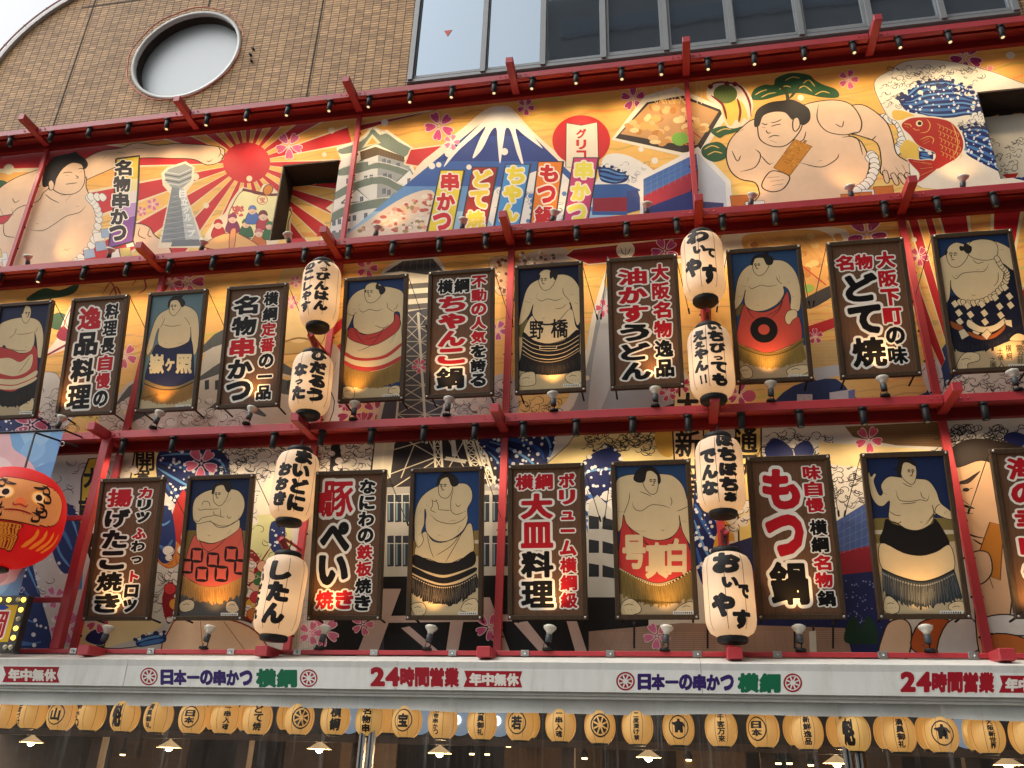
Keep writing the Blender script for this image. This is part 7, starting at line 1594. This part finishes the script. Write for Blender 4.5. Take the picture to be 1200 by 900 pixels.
# --- crossed arms, coin pattern apron
P = Picture([(110, 40), (490, 30), (435, 862), (35, 868)]); P.bg((26, 38, 68), (78, 74, 70), 600)
P.a((112, 92, 48), (100, 380), (160, 350), (430, 350), (445, 400), (430, 640), (90, 640), out=False)
P.a((192, 84, 68), (150, 375), (180, 410), (260, 425), (340, 380), (410, 330), (430, 420), (445, 560), (430, 620), (330, 660), (220, 672), (140, 640), (88, 600), (110, 480))
P.a(SKIN, (165, 400), (160, 330), (180, 280), (380, 270), (408, 330), (370, 370), (310, 405), (250, 424), (190, 412))
P.a(SKIN, (140, 280), (138, 210), (160, 160), (230, 122), (330, 115), (395, 125), (430, 170), (432, 230), (400, 290), (330, 330), (280, 330), (240, 300), (170, 312), (150, 300))
P.a(SKIN, (255, 140), (258, 185), (285, 210), (310, 200), (335, 160), (340, 120), (315, 88), (270, 98)); P.a(HAIR, (246, 140), (256, 100), (285, 78), (325, 68), (350, 75), (358, 110), (342, 134), (326, 120), (310, 92), (270, 102), (258, 138)); P.face(282, 148, 28, -1)
P.l((190, 210), (200, 185), (230, 190), (238, 222)); P.l((165, 222), (180, 235), (210, 230), (240, 230), (300, 226)); P.l((140, 285), (170, 300), (190, 280), (235, 270), (285, 262)); P.l((235, 292), (260, 310), (300, 325), (350, 320), (400, 285)); P.l((298, 230), (300, 270), (320, 275)); P.l((335, 265), (345, 282), (360, 272)); P.l((258, 240), (262, 260), (300, 272)); P.l((330, 190), (360, 165)); P.l((224, 374), (240, 384)); P.l((240, 374), (226, 384)); P.l((405, 262), (395, 300)); P.l((340, 372), (360, 345)); P.l((175, 395), (200, 450), (245, 480)); P.l((330, 395), (280, 445), (205, 485)); P.l((425, 370), (400, 440))
for cx, cy, r in ((165, 492, 33), (258, 518, 33), (362, 485, 35), (108, 555, 33), (195, 600, 34), (308, 597, 36), (418, 558, 35)):
    for k in range(4):
        a = math.pi / 2 * k + .05; ca, sa = math.cos(a), math.sin(a)
        P.p.poly([(cx + (u * ca - v * sa) * r, cy + (u * sa + v * ca) * r * 1.15) for u, v in ((.95, -.95), (1.12, -.4), (1.12, .4), (.95, .95), (.72, .45), (.72, -.45))], (34, 18, 18), 3)
    for sx in (-1, 1):
        for sy_ in (-1, 1): P.p.disc((cx + sx * r * .86, cy + sy_ * r), 6, 6, (34, 18, 18), 8)
P.fringe([(88, 610), (150, 648), (230, 672), (330, 658), (432, 612)], [(76, 720), (150, 755), (240, 770), (330, 762), (425, 715)], (168, 120, 62), (104, 70, 30), 60, jag=22, w=1.3)
P.a((204, 178, 140), (70, 770), (110, 745), (152, 758), (148, 800), (100, 818), (72, 805)); P.a((204, 178, 140), (335, 790), (345, 760), (385, 752), (412, 800), (380, 820), (345, 812)); P.toes(112,782,38,-1); P.toes(374,782,36); P.plate(308, 820, 406, 838)
P.hang(-5.48, LO, 'framed picture of a wrestler with crossed arms in a coin patterned red apron')

# --- black fringe, cream drape
P = Picture([(52, 40), (443, 28), (443, 862), (33, 862)]); P.bg((36, 62, 106), (192, 170, 130), 500)
P.a((132, 106, 56), (380, 390), (440, 390), (440, 500), (390, 505), out=False); P.a((132, 106, 56), (60, 440), (90, 440), (80, 540), (56, 540), out=False); P.a((200, 180, 144), (390, 430), (440, 430), (440, 446), (392, 446), out=False)
P.a((206, 182, 138), (130, 380), (170, 430), (230, 440), (320, 400), (360, 340), (384, 360), (390, 500), (320, 530), (240, 560), (150, 530), (78, 510), (90, 440))
P.a(SKIN, (74, 380), (74, 300), (90, 230), (130, 175), (200, 135), (300, 122), (350, 125), (378, 160), (380, 210), (356, 260), (358, 320), (330, 380), (260, 430), (190, 432), (142, 390), (132, 340), (136, 290), (128, 260), (126, 340), (112, 385), (122, 430), (95, 468), (76, 430))
P.a(SKIN, (200, 130), (204, 180), (225, 200), (255, 195), (276, 150), (270, 110), (245, 85), (210, 100)); P.a(HAIR, (192, 130), (200, 90), (230, 62), (270, 70), (300, 95), (306, 125), (285, 138), (268, 128), (250, 88), (215, 100), (204, 128)); P.face(228, 138, 29, -1)
P.l((160, 290), (190, 320), (230, 335), (280, 340), (330, 320), (352, 290)); P.l((200, 262), (230, 266), (266, 268)); P.l((166, 205), (170, 240), (160, 265), (190, 280)); P.l((185, 205), (200, 240), (200, 265)); P.l((282, 150), (268, 210), (270, 270), (300, 290), (350, 270)); P.l((292, 230), (305, 248), (320, 236)); P.l((165, 210), (180, 220), (195, 210)); P.l((100, 278), (108, 270)); P.l((96, 400), (110, 390)); P.l((80, 430), (95, 465)); P.l((200, 400), (214, 405)); P.l((135, 235), (150, 245)); P.l((300, 320), (260, 325)); P.l((140, 390), (160, 480), (180, 525)); P.l((328, 390), (280, 480), (240, 550)); P.l((320, 395), (270, 460), (190, 512)); P.l((320, 350), (305, 385))
P.a(BLK, (76, 506), (150, 535), (230, 552), (310, 540), (390, 488), (398, 560), (310, 600), (230, 618), (150, 600), (68, 562), out=False); P.a(BLK, (68, 572), (150, 612), (230, 632), (310, 612), (398, 576), (402, 600), (310, 646), (230, 664), (150, 644), (64, 604), out=False)
P.p.line([(64, 612), (150, 650), (230, 668), (310, 652), (404, 604)], LWD * 2, (190, 166, 128), 6, False)
P.fringe([(64, 616), (150, 658), (230, 676), (320, 660), (408, 610)], [(58, 720), (140, 765), (230, 785), (320, 772), (424, 690)], (36, 32, 30), (136, 122, 100), 80, jag=24, w=.7, band=(1.2, (30, 26, 24), (176, 156, 124), 10, 4))
P.a(SKIN, (60, 780), (110, 765), (138, 790), (130, 830), (80, 835)); P.a(SKIN, (326, 800), (350, 760), (400, 745), (420, 780), (415, 820), (340, 815)); P.toes(98,800,36,-1); P.toes(372,785,40); P.plate(312, 818, 414, 834)
P.hang(-2.565, LO, 'framed picture of a wrestler with hand on chest and a black fringed cream drape')

# --- red apron with large cream characters
P = Picture([(30, 38), (442, 30), (486, 865), (52, 865)]); P.bg((40, 66, 102), (178, 154, 118), 590)
P.a((186, 56, 52), (92, 320), (140, 380), (240, 440), (340, 440), (390, 370), (430, 470), (446, 600), (330, 660), (260, 672), (180, 645), (72, 590), (76, 440))
P.a(SKIN, (54, 300), (56, 150), (100, 112), (180, 104), (300, 105), (360, 120), (410, 180), (436, 300), (444, 420), (440, 470), (424, 450), (400, 400), (384, 320), (386, 380), (350, 430), (290, 450), (220, 440), (150, 400), (110, 360), (96, 315), (86, 380), (64, 400))
P.a(SKIN, (202, 110), (200, 160), (232, 205), (260, 208), (275, 180), (276, 120), (245, 88), (215, 92)); P.a(HAIR, (150, 125), (165, 90), (200, 68), (250, 70), (280, 100), (290, 140), (278, 155), (272, 110), (245, 84), (218, 92), (206, 140), (180, 148), (158, 140)); P.face(246, 145, 28, 1)
P.l((128, 200), (125, 240), (110, 280), (96, 315)); P.l((140, 250), (155, 285), (190, 296), (240, 266), (300, 270), (340, 285)); P.l((340, 225), (348, 250), (340, 270)); P.l((180, 195), (215, 208), (240, 222)); P.l((372, 300), (400, 290), (430, 275)); P.l((398, 350), (420, 356)); P.l((290, 395), (308, 402)); P.l((308, 394), (292, 403)); P.l((150, 400), (210, 402)); P.l((170, 410), (220, 470), (250, 490)); P.l((364, 440), (330, 490), (290, 540)); P.l((120, 375), (160, 430), (230, 480))
P.l((54, 300), (100, 300))
for ch, cx, cy, wd, ht in (('号', 150, 510, 122, 180), ('真', 268, 555, 118, 190), ('白', 372, 535, 100, 190)): P.p.text([(ch, (212, 186, 142), cx, cy, wd, -ht)], None, 0, .05)
P.fringe([(72, 596), (150, 640), (240, 680), (330, 676), (448, 608)], [(76, 735), (160, 780), (260, 798), (350, 795), (460, 755)], (128, 104, 54), (74, 58, 28), 80, jag=24, band=(2.6, (60, 46, 24), (206, 182, 130), 0, 5))
P.a(SKIN, (80, 835), (84, 780), (130, 752), (180, 790), (180, 825), (130, 840)); P.a(SKIN, (360, 840), (375, 800), (440, 770), (470, 800), (470, 838)); P.toes(128,796,46,-1); P.toes(425,805,42); P.plate(350, 820, 458, 838)
P.hang(-.17, LO, 'framed picture of a huge wrestler in a red apron bearing big cream characters')

# --- black and cream apron, hand raised
P = Picture([(35, 45), (480, 32), (595, 870), (120, 872)]); P.bg((30, 42, 76), (184, 164, 128), 480)
P.a((120, 104, 58), (95, 380), (160, 365), (440, 365), (500, 380), (510, 480), (105, 490), out=False); P.a((188, 178, 152), (100, 425), (500, 425), (505, 445), (102, 445), out=False)
P.a(BLK, (165, 370), (200, 395), (260, 410), (330, 425), (400, 395), (412, 370), (450, 420), (485, 500), (420, 530), (340, 552), (250, 540), (134, 490), (150, 420))
P.a(SKIN, (74, 160), (80, 135), (90, 160), (104, 145), (116, 150), (104, 185), (130, 250), (148, 240), (140, 200), (180, 160), (250, 165), (320, 170), (380, 180), (420, 230), (442, 290), (490, 330), (498, 372), (450, 360), (410, 335), (400, 300), (408, 350), (390, 395), (330, 425), (270, 420), (220, 390), (178, 370), (182, 300), (180, 280), (150, 305), (118, 298), (88, 250))
P.a(SKIN, (244, 110), (246, 160), (285, 196), (310, 190), (322, 140), (310, 96), (270, 82)); P.a(HAIR, (200, 120), (220, 118), (232, 85), (230, 65), (280, 68), (312, 92), (316, 108), (280, 90), (252, 96), (240, 150), (226, 158), (222, 130)); P.face(290, 138, 28, 1)
P.l((215, 225), (232, 275), (290, 282), (340, 275), (372, 280), (385, 250)); P.l((240, 295), (290, 292), (320, 285)); P.l((250, 190), (275, 205), (300, 210)); P.l((340, 235), (350, 262), (368, 270)); P.l((150, 240), (170, 250)); P.l((412, 335), (420, 310), (440, 295)); P.l((180, 330), (210, 350), (240, 352)); P.l((190, 385), (230, 390), (240, 380)); P.l((335, 382), (352, 388)); P.l((352, 382), (336, 388)); P.l((470, 330), (460, 345))
P.a((210, 184, 138), (134, 490), (250, 538), (340, 552), (420, 532), (488, 500), (510, 615), (430, 660), (350, 682), (260, 668), (140, 615))
P.fringe([(138, 618), (220, 655), (330, 682), (420, 665), (510, 622)], [(142, 740), (220, 790), (330, 820), (430, 808), (550, 765)], (52, 56, 58), (120, 122, 120), 80, jag=22, w=.8, band=(2.4, (34, 36, 38), (120, 122, 120), 20, 5))
P.a(SKIN, (150, 835), (150, 770), (180, 755), (225, 800), (215, 840)); P.a(SKIN, (480, 820), (490, 790), (545, 780), (560, 815), (550, 845)); P.toes(186,800,36,-1); P.toes(522,815,36); P.plate(434, 828, 552, 846)
P.hang(2.565, LO, 'framed picture of a wrestler with one hand raised in a black and cream apron')

# ---------------------------------------------------------------- bulbs under every sign
for px, py, who in ((126, 741, 'the fried octopus ball sign'), (246, 739, 'the crossed arm wrestler'), (381, 739, 'the pork character sign'), (505, 739, 'the black fringed cream draped wrestler'), (644, 739, 'the big platter sign'), (781, 739, 'the wrestler with big cream characters'), (936, 741, 'the offal hotpot sign'), (1085, 741, 'the wrestler in black and cream'), (1212, 745, 'the sea and mountain sign')):
    p = on_wall(px, py - 4, -.44); flood(p[0], -.44, 3.172, 'white reflector bulb below ' + who, (p[0], -.46, 4.2), 20, (RAD(-6), RAD(6)))
for px, py, who in ((72, 494, "the proud fine dishes sign"), (187, 487, 'the navy aproned wrestler'), (295, 482, 'the famous skewers sign'), (416, 476, 'the balding wrestler with red sash'), (526, 470, 'the wrestlers hotpot sign'), (648, 465, 'the wrestler in the black banded apron'), (768, 460, 'the noodle sign'), (903, 455, 'the wrestler with a black ring'), (1034, 448, 'the miso stew sign'), (1186, 438, 'the wrestler with paper streamers')):
    p = on_wall(px, py - 4, -.42); flood(p[0], -.42, 6.015, 'white reflector bulb below ' + who, (p[0], -.47, 7.0), 20, (RAD(-6), RAD(10 if px < 300 else 0)))
for px, py, who in ((36, 297, 'the belly of the wrestler with outstretched arm'), (132, 288, 'the purple skewer banner picture'), (240, 281, 'the treasure ship picture'), (340, 268, 'the recessed opening with the castle'), (443, 262, 'the castle picture'), (543, 255, 'the yellow and red banner pictures'), (649, 247, 'the red and orange banner pictures'), (758, 240, 'the blue building picture'), (880, 227, 'the knee of the wrestler holding a skewer'), (995, 219, 'the belly of the wrestler holding a skewer'), (1126, 205, 'the red carp picture')):
    p = on_wall(px, py - 4, -.30); flood(p[0], -.30, 8.885, 'white reflector bulb below ' + who, (p[0] + (.15 if px != 36 else .9), 0, 9.6), 9 if px != 36 else 20, (RAD(18), RAD(22 if px < 300 else 6)))
bpy.data.objects.remove(_fo)
